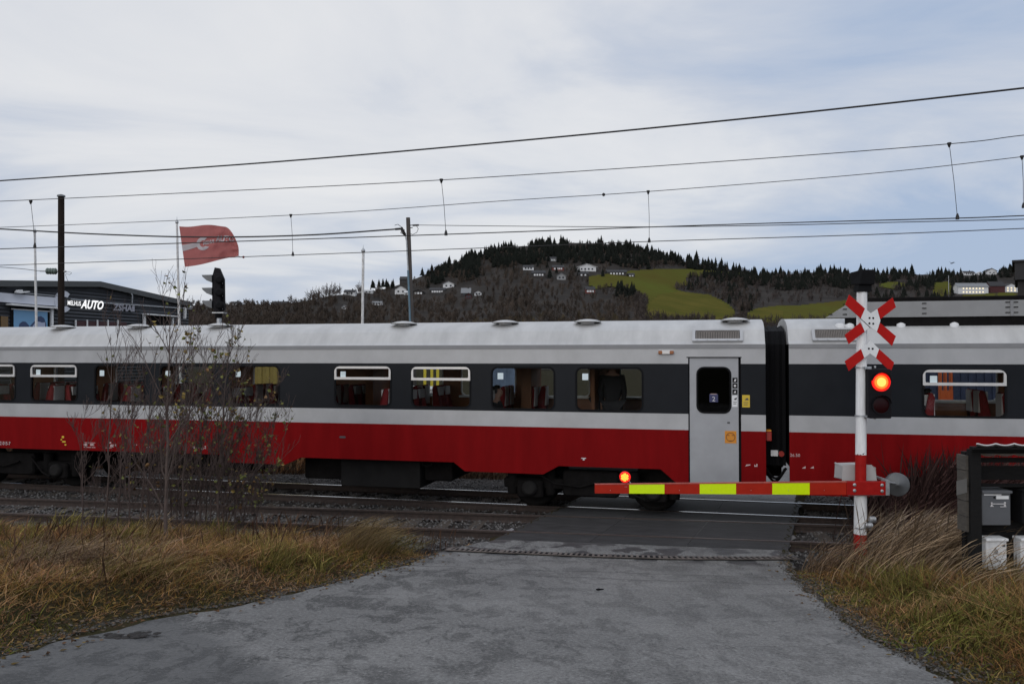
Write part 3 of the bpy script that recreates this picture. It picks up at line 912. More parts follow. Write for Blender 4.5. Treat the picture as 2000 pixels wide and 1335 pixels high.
def coach(name, label, xa, xb, wins, fars, doors, skirt, vents, grille=None):
    xc = (xa + xb) / 2
    root = empty(name, TRAIN_M @ Vector((xc, 0, 0)), -TH)
    tag(root, label, 'train coach', 'coaches of the passing train')
    L = lambda x: x - xc
    gaps = [(a, b) for a, b in doors]
    def spans(x0, x1):
        cur = x0; r_ = []
        for a, b in gaps:
            r_.append((cur, a)); cur = b
        r_.append((cur, x1)); return r_
    red = MB(); band = MB(); waist = MB(); cant = MB()
    for a, b in spans(xa, xb):
        pts = [(L(a), Z_RED)]
        # skirt outline from left to right
        sk = [(x, z) for x, z in skirt if a < x < b]
        def zat(x):
            for (p, q), (r_, s_) in zip(skirt, skirt[1:]):
                if p <= x <= r_: return q + (s_ - q) * (x - p) / max(1e-6, r_ - p)
            return skirt[-1][1]
        pts += [(L(a), zat(a))] + [(L(x), z) for x, z in sk] + [(L(b), zat(b)), (L(b), Z_RED)]
        red.plate([pts], 0, .05)
        waist.plate([[(L(a), Z_RED), (L(b), Z_RED), (L(b), Z_SIL), (L(a), Z_SIL)]], .001, .05)
        holes = [rr(L(w_[0]) - .02, w_[2] - .02, L(w_[1]) + .02, w_[3] + .02, .12) for w_ in wins if a < w_[0] < b]
        band.plate([[(L(a), Z_SIL), (L(b), Z_SIL), (L(b), Z_CAN), (L(a), Z_CAN)]] + holes, .002, .05)
    dz = wz(1395, 697)
    cpts = [(L(xa), Z_CAN)]
    for a, b in gaps: cpts += [(L(a), Z_CAN), (L(a), dz), (L(b), dz), (L(b), Z_CAN)]
    cpts += [(L(xb), Z_CAN), (L(xb), Z_GUT), (L(xa), Z_GUT)]
    cant.plate([cpts], 0, .05)
    red.build('lower_side', MT['red_train'], root)
    waist.build('waist_stripe', MT['silver'], root)
    band.build('window_band', MT['black_band'], root)
    cant.build('upper_side', MT['silver'], root)
    g = MB(); g.box((L(xa), -.012, Z_GUT), (L(xb), .06, Z_ROOF)); g.build('gutter', MT['gutter'], root)
    rf = MB(); prof_extrude(rf, ROOFP[:3], L(xa), L(xb), False, 8); prof_extrude(rf, ROOFP[2:-2], L(xa), L(xb), True, 8); prof_extrude(rf, ROOFP[-3:], L(xa), L(xb), False, 8)
    for x in (L(xa), L(xb)):
        rf.add([(x, y, z) for y, z in ROOFP], [list(range(len(ROOFP)))])
    roof = rf.build('roof', MT['roof_silver'], root)
    for px_s in vents:
        v_ = MB().lathe([(.27, 0), (.28, .010), (.24, .026), (.15, .050), (.06, .060), (.0, .062)], 20)
        v_.lathe([(.14, -.04), (.14, .0)], 12)
        v_.build('roof_vent', MT['roof_silver'], roof, (L(px_s), .62, on_roof(.62) + .03))
    if grille:
        ga, gb = grille
        # frame lying on the sloped roof edge
        y0, z0 = .075, 3.285; y1, z1 = .262, 3.51
        tilt = math.atan2(y1 - y0, z1 - z0); hgt = math.hypot(y1 - y0, z1 - z0)
        m_ = Matrix.Translation((L(ga), y0, z0)) @ Matrix.Rotation(-tilt, 4, 'X')
        W_ = gb - ga
        fr = MB().plate([rr(0, 0, W_, hgt, .02), rr(.055, .05, W_ - .055, hgt - .035, .01)], -.045, .01, mtx=m_)
        for k in range(5):
            fr.box((W_ * (k + .5) / 5 - .012, -.052, .012), (W_ * (k + .5) / 5 + .012, -.044, .034), mtx=m_)
        go = fr.build('ventilation_grille', MT['silver'], root)
        sl_ = MB(); n_ = 26
        sl_.box((.05, -.004, .045), (W_ - .05, .0, hgt - .03), mtx=m_)
        sl_.build('grille_back', MT['under'], go)
        sl_ = MB()
        for k in range(n_):
            xk = .06 + (W_ - .12) * (k + .5) / n_
            sl_.box((xk - .011, -.034, .05), (xk + .011, -.006, hgt - .035), mtx=m_)
        sl_.build('louvres', MT['louvre'], go)
    ends = MB()
    outline = [(0.0, 1.0), (0.0, Z_GUT)] + ROOFP + [(TW, Z_GUT), (TW, 1.0)]
    for x in (L(xa) + .02, L(xb) - .02):
        ends.add([(x, y, z) for y, z in outline], [list(range(len(outline)))])
    ends.build('end_wall', MT['under'], root)
    # inside
    fl = MB().box((L(xa) + .05, .06, 1.05), (L(xb) - .05, TW - .06, 1.15)); fl.build('floor', MT['int_floor'], root)
    ce = MB().box((L(xa) + .05, .06, 2.98), (L(xb) - .05, TW - .06, 3.02)); ce.build('ceiling', MT['int_white'], root)
    holes = [rr(L(a) - .02, FZ0 - .02, L(b) + .02, FZ1 + .02, .12) for a, b in fars]
    MB().plate([[(L(xa), 1.0), (L(xb), 1.0), (L(xb), Z_GUT), (L(xa), Z_GUT)]] + holes, TW - .06, TW).build('far_side', MT['wood_int'], root)
    for a, b in fars: window(root, L(a), L(b), FZ0, FZ1, False, TW - .05, far=True)
    for w_ in wins: window(root, L(w_[0]), L(w_[1]), w_[2], w_[3], w_[4], 0.0, sticker=w_[5])
    return root, L
MT['louvre'] = mat('louvre slats', (0.16, 0.14, 0.125), 0.6, 0.2, var=.2)

def pw(x0, x1, y0, y1, hop, st=True):
    return (ss(x0), ss(x1), wz((x0 + x1) / 2, y1), wz((x0 + x1) / 2, y0), hop, st)
wins1 = [pw(-92, 29, 713, 780, True), pw(63, 150, 714, 781, True), pw(187, 281, 715, 783, False), pw(315, 413, 715.5, 785, False),
         pw(452, 544, 716, 787, False), pw(656, 762, 717, 790, True), pw(806, 917, 718, 793, True, False), pw(962, 1081, 719, 797, False), pw(1127, 1253, 720, 800, False)]
wins1.insert(0, pw(-215, -130, 712, 778, False))
def fs_(a, b): return (ss(a, TW - .05), ss(b, TW - .05))
fars1 = [fs_(-190, -110), fs_(-60, 22), fs_(108, 176), fs_(228, 296), fs_(345, 432), fs_(497, 566), fs_(775, 864), fs_(903, 1006), fs_(1045, 1150), fs_(1213, 1300)]
door1 = (ss(1344), ss(1447))
s_end1, s_beg2 = ss(1495), ss(1541)
def sk(px, y): return on_side(px, y)
Zs = .925
skirt1 = [(-23.5, .56), (-17.6, .56), (-17.2, .93), (sk(438, 887)[0], Zs + .01), (sk(446, 900)[0], .775), (sk(556, 905)[0], .765), (sk(588, 891)[0], Zs),
          (sk(886, 902)[0], Zs), (sk(908, 921)[0], .755), (sk(1061, 925)[0], .745), (sk(1091, 910)[0], Zs - .01), (sk(1290, 915)[0], Zs - .01), (sk(1318, 939)[0], .69), (ss(1344), .56), (2.0, .56)]
vents1 = [ss(x, .62) for x in (-60, 122, 271, 430, 789, 987, 1148, 1436)]
c1, L1 = coach('passenger_coach', 'long red and silver coach with a grey door beside the crossing', -23.4, s_end1, wins1, fars1, [door1], skirt1, vents1, grille=(ss(1352), ss(1452)))
# door
dz0, dz1 = .56, wz(1395, 697)
da, db = door1[0], door1[1]
d = MB()
wx0, wx1, wz0, wz1 = ss(1361), ss(1427), wz(1394, 806), wz(1394, 717)
d.plate([[(L1(da) + .025, dz0), (L1(db) - .045, dz0), (L1(db) - .045, dz1 - .012), (L1(da) + .025, dz1 - .012)], rr(L1(wx0), wz0, L1(wx1), wz1, .13)], .022, .06)
door = d.build('door', MT['door_silver'], c1)
MB().box((L1(da), .03, dz0), (L1(da) + .025, .05, dz1)).box((L1(db) - .045, .045, dz0), (L1(db), .06, dz1)).box((L1(da) - .03, -.006, dz1 - .012), (L1(db) + .012, .02, dz1 + .004)).build('door_seal', MT['rubber'], door)
fw = MB().plate([rr(L1(wx0) - .012, wz0 - .012, L1(wx1) + .012, wz1 + .012, .14), rr(L1(wx0) + .02, wz0 + .02, L1(wx1) - .02, wz1 - .02, .11)], .012, .04)
dw = fw.build('window_frame', MT['rubber'], door)
MB().plate([rr(L1(wx0), wz0, L1(wx1), wz1, .13)], .03, .036).build('pane', MT['glass_door'] if 'glass_door' in MT else glass('door glass', (.30, .29, .28), .6), door)
def lettering(body, size, mtx, material, name, parent=None, shear=0.0, width=1.0, depth=.002, bold=0.0):
    vs, fs = text_mesh(body, size, shear, width, 0.0, bold)
    mb = MB()
    n = len(vs)
    # text lies in local XY; stand it up: x right, z up, facing -y
    V2 = [Vector((v_.x, 0, v_.y)) for v_ in vs]
    mb.add(V2, fs, mtx=mtx)
    return mb.build(name, material, parent)
def sticker(parent, px, py, w_, h_, material, y, name, L=L1, r_=.006):
    s_, z_ = on_side(px, py, y)
    return MB().plate([rr(L(s_) - w_ / 2, z_ - h_ / 2, L(s_) + w_ / 2, z_ + h_ / 2, r_)], y - .003, y + .001).build(name, material, parent)
MT['blue_sticker'] = mat('blue sticker', (0.025, 0.03, 0.10), .4)
MT['white_letter'] = mat('white lettering', (0.62, 0.60, 0.60), .5)
MT['mark_pale'] = mat('pale worn lettering', (0.50, 0.36, 0.35), .5)
MT['dark_mark'] = mat('dark mark', (0.06, 0.06, 0.065), .5)
st = sticker(door, 1394, 777, .155, .15, MT['blue_sticker'], .022, 'class_sticker')
s_, z_ = on_side(1391, 783, .018)
lettering('2', .085, Matrix.Translation((L1(s_), .0165, z_)), MT['white_letter'], 'class_number', st)
MB().plate([rr(L1(s_) - .03, z_ + .125, L1(s_) + .08, z_ + .138, .003)], .0165, .018).build('sticker_line', MT['mark_pale'], st)
for i, yy in enumerate((742, 753, 765)):
    q_ = sticker(door, 1435.5, yy, .088, .088, MT['black'], .020, 'pictogram')
    s_, z_ = on_side(1435.5, yy, .016)
    x_ = L1(s_)
    sh = [[(x_ - .02, z_ - .025), (x_ + .01, z_ - .025), (x_ + .026, z_ + .02), (x_ - .004, z_ + .02)], circ(x_, z_, .022, 10), [(x_ - .025, z_ - .018), (x_ + .02, z_ - .018), (x_ + .012, z_ + .022), (x_ - .012, z_ + .008)]][i]
    MB().plate([sh], .0145, .016).build('symbol', MT['white_letter'], q_)
q_ = sticker(door, 1435, 783, .10, .21, MT['white'], .020, 'notice')
s_, z_ = on_side(1436, 778, .016)
MB().plate([[(L1(s_) - .03, z_ - .02), (L1(s_) + .02, z_ - .025), (L1(s_) + .035, z_ + .025), (L1(s_), z_ + .01)]], .0145, .016).box((L1(s_) - .035, .0145, z_ - .07), (L1(s_) + .03, .016, z_ - .06)).box((L1(s_) - .035, .0145, z_ - .10), (L1(s_) + .02, .016, z_ - .09)).build('symbol', MT['dark_mark'], q_)
q_ = sticker(door, 1427, 853, .205, .225, MT['orange'], .020, 'door_release')
s_, z_ = on_side(1427, 853, .016)
x_ = L1(s_)
MT['orange_dk'] = mat('orange shade', (0.25, 0.085, 0.006), .5)
MB().plate([circ(x_, z_, .085, 18), circ(x_, z_, .07, 18)], .0145, .017).box((x_ - .07, .0145, z_ + .025), (x_ - .02, .017, z_ + .04)).box((x_ + .02, .0145, z_ + .025), (x_ + .07, .017, z_ + .04)).box((x_ - .03, .0145, z_ - .075), (x_ + .03, .017, z_ - .06)).build('release_ring', MT['orange_dk'], q_)
sticker(door, 1423, 825, .05, .03, MT['dark_mark'], .020, 'key_slot')
q_ = sticker(c1, 1457, 783, .135, .225, MT['yellow'], -.001, 'warning_sticker')
s_, z_ = on_side(1457, 783, -.006)
x_ = L1(s_)
MB().plate([[(x_ - .02, z_ + .02), (x_ + .045, z_ + .02), (x_ + .035, z_ + .06), (x_ + .0, z_ + .05)]], -.0075, -.005).box((x_ - .045, -.0075, z_ - .03), (x_ + .04, -.005, z_ - .02)).box((x_ - .045, -.0075, z_ - .07), (x_ + .03, -.005, z_ - .06)).build('symbol', MT['dark_mark'], q_)
# indicator lamp above the window
s0_, z0_ = on_side(1286, 690); s1_, z1_ = on_side(1316, 685)
lp = MB().bevbox((L1(s0_), -.05, z0_ - .015), (L1(s1_), .0, z1_ + .01), .02).build('indicator_lamp', MT['alu'], c1)
MT['amber'] = mat('amber lens', (0.28, 0.09, 0.02), .3)
for xx in (L1(s0_) + .0, L1(s1_) - .075):
    MB().bevbox((xx, -.056, z0_ - .012), (xx + .075, -.045, z1_ + .006), .015).build('lens', MT['amber'], lp)
# numbers and stencilled marks along the lower side
def mark(root, L, px, py, body, size, m_, name='stencil', width=1.0):
    s_, z_ = on_side(px, py)
    lettering(body, size, Matrix.Translation((L(s_), -.003, z_)), m_, name, root, width=width)
mark(c1, L1, -3, 868, '92 015-7', .075, MT['white_letter'], 'coach_number', .85)
mark(c1, L1, 286, 874, '26.50 m', .06, MT['mark_pale'])
def bars(root, L, items, name):
    mb = MB()
    for px_, py_, w_, h_ in items:
        s_, z_ = on_side(px_, py_); mb.box((L(s_) - w_ / 2, -.004, z_ - h_ / 2), (L(s_) + w_ / 2, 0, z_ + h_ / 2))
    mb.build(name, MT['mark_pale'], root)
bars(c1, L1, [(175, 864, .30, .012), (175, 873, .30, .012), (167, 868, .09, .05), (180, 868, .10, .04), (215, 864, .06, .03), (219, 870, .09, .06), (226, 869, .03, .05), (212, 874, .16, .012), (262, 868, .03, .02), (267, 868, .02, .02)], 'data_panel')
bars(c1, L1, [(379, 873, .05, .05), (384, 876, .03, .06), (389, 873, .02, .05), (395, 875, .06, .05), (401, 873, .03, .06)], 'data_panel')
mk = MB()
for px_, py_, w_, h_ in ((123, 853, .06, .05), (120, 858, .04, .03), (125, 862, .09, .035), (128, 868, .05, .03)):
    s_, z_ = on_side(px_, py_); mk.plate([rr(L1(s_) - w_ / 2, z_ - h_ / 2, L1(s_) + w_ / 2, z_ + h_ / 2, .01)], -.004, .0)
mk.build('yellow_mark', MT['yellow'], c1)
s_, z_ = on_side(669, 853); MB().plate([rr(L1(s_) - .07, z_ - .02, L1(s_) + .07, z_ + .02, .018)], -.004, .0).build('step_slot', MT['dark_mark'], c1)
s_, z_ = on_side(1140, 895); x_ = L1(s_)
MB().box((x_ - .045, -.004, z_), (x_ + .045, 0, z_ + .015)).box((x_ - .018, -.004, z_ - .03), (x_ + .018, 0, z_ - .006)).build('jacking_mark', MT['white_letter'], c1)
for root_, LL, px_ in ((c1, L1, 1461), (c1, L1, 1476)):
    s_, z_ = on_side(px_, 908); x_ = LL(s_)
    MB().plate([[(x_ - .05, z_ - .02), (x_ + .04, z_ + .0), (x_ + .04, z_ + .018), (x_ - .03, z_ + .012)]] if px_ < 1470 else [[(x_ - .025, z_ - .025), (x_ + .03, z_ - .025), (x_ + .03, z_ + .025), (x_ + .01, z_ + .025), (x_ + .01, z_ - .005), (x_ - .01, z_ - .005), (x_ - .025, z_ + .02)]], -.004, 0).build('stencil', MT['mark_pale'], root_)
# bogies, boxes below the floor
bogie(c1, L1(ss(1150)))
bogie(c1, L1(-15.6))
ub = MB(); b0, b1 = ss(668, .35), ss(822, .35)
ub.bevbox((L1(b0), .32, .32), (L1(b1), 2.4, 1.04), .03)
ub.build('equipment_box', MT['under2'], c1)
ub = MB(); ub.bevbox((L1(ss(596, .5)), .5, .42), (L1(b0) - .02, 2.4, 1.04), .05); ub.build('underfloor_unit', MT['under'], c1)
ub = MB(); ub.bevbox((L1(b1) + .02, .5, .46), (L1(ss(884, .5)), 2.4, 1.04), .05)
ub.tube([(L1(ss(815)), .25, .92), (L1(ss(818)), .25, .82), (L1(ss(827)), .25, .79), (L1(ss(835)), .25, .82), (L1(ss(838)), .25, .92)], .018, 6)
ub.build('air_tank', MT['under'], c1)
MB().bevbox((L1(ss(245)), .5, .40), (L1(ss(440)), 2.3, 1.04), .05).build('underfloor_unit', MT['under'], c1)
MB().bevbox((L1(ss(-10)), .5, .6), (L1(ss(132)), 2.3, 1.04), .05).build('underfloor_unit', MT['under'], c1)
MB().box((L1(-23.3), .35, .96), (L1(s_end1) - .05, TW - .35, 1.05)).build('sole_bar', MT['under'], c1)

# --- second coach
wins2 = [pw(1804, 1962, 724, 812, True), pw(2080, 2240, 726, 818, False), pw(2330, 2520, 728, 824, False), pw(2640, 2880, 730, 832, True)]
fars2 = [fs_(1806, 1945), fs_(2050, 2180), fs_(2280, 2420)]
s_far2 = s_beg2 + 20.0
skirt2 = [(s_beg2 - 1, .53), (ss(1690), .53), (ss(1735), .60), (ss(1748), .80), (ss(1760), .92), (ss(2120), .92), (ss(2160), .7), (s_far2 + 1, .7)]
c2, L2 = coach('passenger_coach', 'red and silver coach with roof equipment behind the crossing post', s_beg2, s_far2, wins2, fars2, [], skirt2, [ss(1915, .62)], grille=(ss(1588), ss(1690)))
bogie(c2, L2(ss(1890)))
MB().box((L2(s_beg2) + .05, .35, .96), (L2(s_far2) - .05, TW - .35, 1.05)).build('sole_bar', MT['under'], c2)
# long shield on the roof of the second coach
yS = .30
def on_y(px, py, yl): 
    a, b = on_side(px, py, yl); return L2(a), b
sh_pts = [on_y(1612, 619, yS), on_y(1661, 591, yS)]
zt = on_y(1760, 588.5, yS)[1]; zb = on_y(1760, 619, yS)[1]
x_l, x_t = sh_pts[0][0], sh_pts[1][0]
shd = MB().plate([[(x_l, zb), (x_l + 9.0, zb), (x_l + 9.0, zt), (x_t, zt)]], yS, yS + .03)
shield = shd.build('roof_shield', MT['shield'] if 'shield' in MT else MT['gutter'], c2)
MT['shield'] = mat('shield grey paint', (0.27, 0.27, 0.27), .55, .1, var=.12, scale=3)
shield.data.materials[0] = MT['shield']
bl = MB()
for px_ in (1622, 1650, 1805, 1968, 1984):
    for f_ in (.14, .45, .78):
        x_, _ = on_y(px_, 600, yS); z_ = zb + (zt - zb) * (1 - f_)
        if px_ == 1622 and f_ < .5: continue
        bl.box((x_ - .035, yS - .012, z_ - .008), (x_ + .035, yS, z_ + .008))
bl.build('bolts', MT['under2'], shield)
x_, _ = on_y(1976, 600, yS)
MB().box((x_ - .025, yS - .014, zb), (x_ + .025, yS - .001, zt)).build('joint_strip', MT['gutter'], shield)
eq = MB(); eq.bevbox((x_t + .35, yS + .35, 3.60), (x_t + 8.5, TW - .5, zt + .10), .03)
eq.build('roof_equipment', MT['under'], c2)
for px_ in (1641, 1659, 1759, 1863):
    x_, _ = on_y(px_, 628, .36)
    MB().lathe([(.09, 3.50), (.09, 3.60), (.05, 3.63)], 12, Matrix.Translation((x_, .38, 0))).build('shield_mount', MT['white'], c2)
blk = MB().box((x_l + .35, .33, 3.46), (x_l + 9, .42, zb)); blk.build('gap_shade_strip', MT['under'], c2)  # dark strip put in for the shade of the gap under the shield
mark(c2, L2, 1543, 891, '26.50', .055, MT['mark_pale'])
for px_ in (1570, 1586):
    s_, z_ = on_side(px_, 912); x_ = L2(s_)
    MB().plate([[(x_ - .03, z_ - .02), (x_ + .03, z_ - .02), (x_ + .03, z_ + .02), (x_ - .01, z_ + .0)]], -.004, 0).build('stencil', MT['mark_pale'], c2)
# --- between the coaches
gap = empty('gangway_bellows', TRAIN_M @ Vector(((s_end1 + s_beg2) / 2, 0, 0)), -TH)
tag(gap, 'black concertina gangway joining the two train coaches', 'gangway')
hw = (s_beg2 - s_end1) / 2
be = MB()
for k in range(7):
    x_ = -hw + .03 + (2 * hw - .06) * k / 6
    wdt = .0 if k % 2 else .05
    prof = [(.42 - wdt, 1.0), (.42 - wdt, 3.25), (.60 - wdt, 3.5), (1.2, 3.58 + wdt), (1.85, 3.58 + wdt), (2.45 + wdt, 3.5), (2.63 + wdt, 3.25), (2.63 + wdt, 1.0)]
    if k: be.add(pp + [(x_, y, z) for y, z in prof], [(i, i + 1, 8 + i + 1, 8 + i) for i in range(7)])
    pp = [(x_, y, z) for y, z in prof]
be.build('bellows', MT['rubber'], gap)
MT['lamp_red'] = mat('unlit red lamp', (0.30, 0.02, 0.012), .3)
tl = MB().bevbox((-hw + .01, .10, wz(1503, 862)), (-hw + .11, .24, wz(1503, 843)), .02).build('tail_lamp', MT['lamp_red'], gap)
MB().bevbox((-hw + .01, .09, wz(1503, 843)), (-hw + .10, .24, wz(1503, 840)), .005).build('lamp_cap', MT['orange'], tl)
cpx = MB().bevbox((hw - .30, .35, wz(1520, 895)), (hw - .17, .5, wz(1520, 883)), .01); cpx.build('connector_box', MT['white'], gap)
MB().lathe([(.05, 0), (.055, .03), (.05, .06)], 12, Matrix.Translation((hw - .12, .30, wz(1530, 889))) @ Matrix.Rotation(R(90), 4, 'X')).build('connector_cap', MT['lamp_red'], gap)
ho = MB(); z0 = 1.0
for rr_, yy, zz_ in ((.20, .45, .95), (.15, .6, 1.1), (.24, .7, .9)):
    pts = [(-hw + .02 + (2 * hw - .04) * k / 12, yy, zz_ - rr_ * math.sin(math.pi * k / 12)) for k in range(13)]
    ho.tube(pts, .026, 6)
ho.build('hoses', MT['rubber'], gap)
cp = MB().bevbox((-hw, 1.25, .85), (hw, 1.8, 1.1), .04).bevbox((-.16, 1.1, .7), (.16, 1.95, 1.2), .05).box((-hw, .7, 1.0), (hw, 2.4, 1.1)); cp.build('coupler', MT['under'], gap)
# --- seats (only where the windows show them)
def seats(root, L, x0, x1, pitch, skip=()):
    x = x0; k = 0
    while x < x1:
        flip = k % 2 == 0
        for y in (.38, .86, 2.15, 2.63):
            add_seat(root, L(x), y, flip)
        x += pitch; k += 1
seats(c1, L1, -16.9, ss(930), 1.02)
for px_, yl in ((1040, 2.63), (1018, 2.15)):
    add_seat(c1, L1(ss(px_, yl)), yl, True)
add_seat(c1, L1(ss(985, .6)), .45, False)
seats(c2, L2, ss(1790), ss(2300), 1.9)
MB().box((L1(ss(1010, 1.5)), 1.9, 1.15), (L1(ss(1030, 1.5)), 3.0, 3.0)).box((L1(ss(1158, 1.2)), .9, 1.15), (L1(ss(1160, 1.2)) + .05, 3.0, 3.0)).box((L1(ss(700, 1.5)), 1.9, 1.15), (L1(ss(715, 1.5)), 3.0, 3.0)).build('partition', MT['wood_int'], c1)
MB().box((L1(ss(1300, .8)), .08, 1.15), (L1(ss(1300, .8)) + .05, 3.0, 3.0)).box((L1(ss(1462, .8)), .08, 1.15), (L1(ss(1462, .8)) + .05, 3.0, 3.0)).box((L1(ss(1302, .8)), 1.6, 1.15), (L1(ss(1460, .8)), 1.65, 3.0)).build('vestibule_wall', MT['under2'], c1)
# --- people on board
def person(loc, rz, label, top_m, bottom_m, seated=True, group=None):
    root = None
    if seated:
        J = {'pel': (0, 0, .50), 'sp1': (-.03, 0, .68), 'sp2': (-.05, 0, .88), 'neck': (-.03, 0, 1.03), 'head': (.0, 0, 1.13), 'crown': (.01, 0, 1.24)}
        ch = [('pel', 'sp1'), ('sp1', 'sp2'), ('sp2', 'neck'), ('neck', 'head'), ('head', 'crown')]
        rad = {'pel': .145, 'sp1': .14, 'sp2': .155, 'neck': .058, 'head': .098, 'crown': .075}
        for sd, sg in (('l', 1), ('r', -1)):
            J.update({'sh' + sd: (-.04, sg * .18, .94), 'el' + sd: (.04, sg * .24, .70), 'wr' + sd: (.26, sg * .15, .62), 'ha' + sd: (.34, sg * .12, .61), 'hi' + sd: (.02, sg * .10, .48), 'kn' + sd: (.44, sg * .11, .50), 'an' + sd: (.46, sg * .11, .08), 'to' + sd: (.60, sg * .12, .04)})
            ch += [('sp2', 'sh' + sd), ('sh' + sd, 'el' + sd), ('el' + sd, 'wr' + sd), ('wr' + sd, 'ha' + sd), ('pel', 'hi' + sd), ('hi' + sd, 'kn' + sd), ('kn' + sd, 'an' + sd), ('an' + sd, 'to' + sd)]
            rad.update({'sh' + sd: .068, 'el' + sd: .046, 'wr' + sd: .030, 'ha' + sd: .036, 'hi' + sd: .095, 'kn' + sd: .062, 'an' + sd: .042, 'to' + sd: .038})
    else:
        J = {'pel': (0, 0, .95), 'sp1': (0, 0, 1.15), 'sp2': (0, 0, 1.36), 'neck': (.01, 0, 1.52), 'head': (.03, 0, 1.62), 'crown': (.04, 0, 1.73)}
        ch = [('pel', 'sp1'), ('sp1', 'sp2'), ('sp2', 'neck'), ('neck', 'head'), ('head', 'crown')]
        rad = {'pel': .15, 'sp1': .14, 'sp2': .16, 'neck': .058, 'head': .098, 'crown': .075}
        for sd, sg in (('l', 1), ('r', -1)):
            J.update({'sh' + sd: (0, sg * .19, 1.43), 'el' + sd: (-.02, sg * .24, 1.14), 'wr' + sd: (.08, sg * .22, .92), 'ha' + sd: (.11, sg * .21, .83), 'hi' + sd: (0, sg * .10, .88), 'kn' + sd: (.02, sg * .11, .48), 'an' + sd: (-.02, sg * .11, .08), 'to' + sd: (.13, sg * .12, .04)})
            ch += [('sp2', 'sh' + sd), ('sh' + sd, 'el' + sd), ('el' + sd, 'wr' + sd), ('wr' + sd, 'ha' + sd), ('pel', 'hi' + sd), ('hi' + sd, 'kn' + sd), ('kn' + sd, 'an' + sd), ('an' + sd, 'to' + sd)]
            rad.update({'sh' + sd: .068, 'el' + sd: .046, 'wr' + sd: .030, 'ha' + sd: .036, 'hi' + sd: .10, 'kn' + sd: .062, 'an' + sd: .042, 'to' + sd: .038})
    hx = J['ha' + 'l']
    for sd, sg in (('l', 1), ('r', -1)):       # fingers and thumb
        b = Vector(J['ha' + sd]); dr = (b - Vector(J['wr' + sd])).normalized()
        sidev = Vector((0, 1, 0))
        for i, (o_, ln) in enumerate(((-.026, .062), (-.009, .075), (.009, .070), (.026, .055))):
            k = 'f%d%s' % (i, sd); k2 = 'g%d%s' % (i, sd)
            p = b + dr * .035 + sidev * o_
            J[k] = tuple(p); J[k2] = tuple(p + dr * ln * .8 + Vector((0, 0, -ln * .45)))
            ch += [('ha' + sd, k), (k, k2)]; rad[k] = .0105; rad[k2] = .008
        k = 'th' + sd; J[k] = tuple(b + dr * .03 - sidev * sg * .055); ch.append(('ha' + sd, k)); rad[k] = .011
    J['nose'] = tuple(Vector(J['head']) + Vector((.105, 0, -.01))); ch.append(('head', 'nose')); rad['nose'] = .018
    J['chin'] = tuple(Vector(J['head']) + Vector((.06, 0, -.075))); ch.append(('head', 'chin')); rad['chin'] = .036
    names = list(J)
    def skin(nm, sel, grow, m_, parent=None):
        use = [c for c in ch if c[0] in sel and c[1] in sel]
        vs_ = [n for n in names if n in sel]
        me = bpy.data.meshes.new(nm)
        me.from_pydata([J[n] for n in vs_], [(vs_.index(a), vs_.index(b)) for a, b in use], [])
        o = obj(nm, me, m_, parent)
        sm = o.modifiers.new('skin', 'SKIN')
        for i, n in enumerate(vs_):
            r_ = rad[n] * grow; me.skin_vertices[0].data[i].radius = (r_, r_)
        me.skin_vertices[0].data[0].use_root = True
        ss_ = o.modifiers.new('sub', 'SUBSURF'); ss_.levels = 2; ss_.render_levels = 2
        return o
    body = skin('person', set(names), 1.0, MT['skin'])
    body.location = loc; body.rotation_euler = (0, 0, rz)
    tag(body, label, 'person', group)
    torso = {'pel', 'sp1', 'sp2', 'shl', 'shr', 'ell', 'elr', 'wrl', 'wrr', 'hil', 'hir'}
    legs = {'pel', 'hil', 'hir', 'knl', 'knr', 'anl', 'anr'}
    skin('jacket', torso, 1.38, top_m, body); skin('trousers', legs, 1.34, bottom_m, body)
    skin('shoes_left', {'anl', 'tol'}, 1.2, MT['coat'], body).name = 'shoe'; skin('shoes_right', {'anr', 'tor'}, 1.2, MT['coat'], body).name = 'shoe'
    hc = Vector(J['crown']) + Vector((-.03, 0, -.02))
    hm = MB()
    vs = []; fs = []
    for i in range(8):
        a = math.pi * .62 * i / 7
        for k in range(14):
            b = 2 * math.pi * k / 14
            r_ = .118 + .008 * math.sin(3 * b + i)
            p = hc + Vector((r_ * math.sin(a) * math.cos(b) * 1.02, r_ * .9 * math.sin(a) * math.sin(b), r_ * math.cos(a) - .05))
            if math.cos(b) > .35 and a > .95: p = hc + Vector((.07 * math.cos(b), .09 * math.sin(b), .02))
            vs.append(p)
    fs = [(i * 14 + k, i * 14 + (k + 1) % 14, (i + 1) * 14 + (k + 1) % 14, (i + 1) * 14 + k) for i in range(7) for k in range(14)]
    hm.add(vs, fs, True); hm.build('hair', MT['hair'], body)
    ey = MB()
    for sg in (-1, 1):
        ey.lathe([(.0, -.006), (.011, -.003), (.011, .003), (0, .006)], 8, Matrix.Translation(Vector(J['head']) + Vector((.093, sg * .036, .025))) @ Matrix.Rotation(R(90), 4, 'Y'))
    ey.build('eyes', MT['black'], body)
    return body
def tp(px, yl, z=1.15):
    return TRAIN_M @ Vector((ss(px, yl), yl, z))
person(tp(972, .6), -TH, 'seated passenger with short dark hair behind a coach window near the door', MT['coat'], MT['coat'], True, None)
person(tp(1196, 1.2, 1.15), -TH + 1.7, 'standing passenger in a dark coat, a black shape behind the coach window beside the door', MT['coat'], MT['coat'], False)
person(tp(1180, 1.7, 1.15), -TH + 1.2, 'passenger with brown hair standing behind the dark coated one', MT['coat2'], MT['coat'], False)
person(tp(1812, .62), -TH, 'seated passenger in a maroon top behind the window right of the red signal', MT['coat2'], MT['coat'], True)
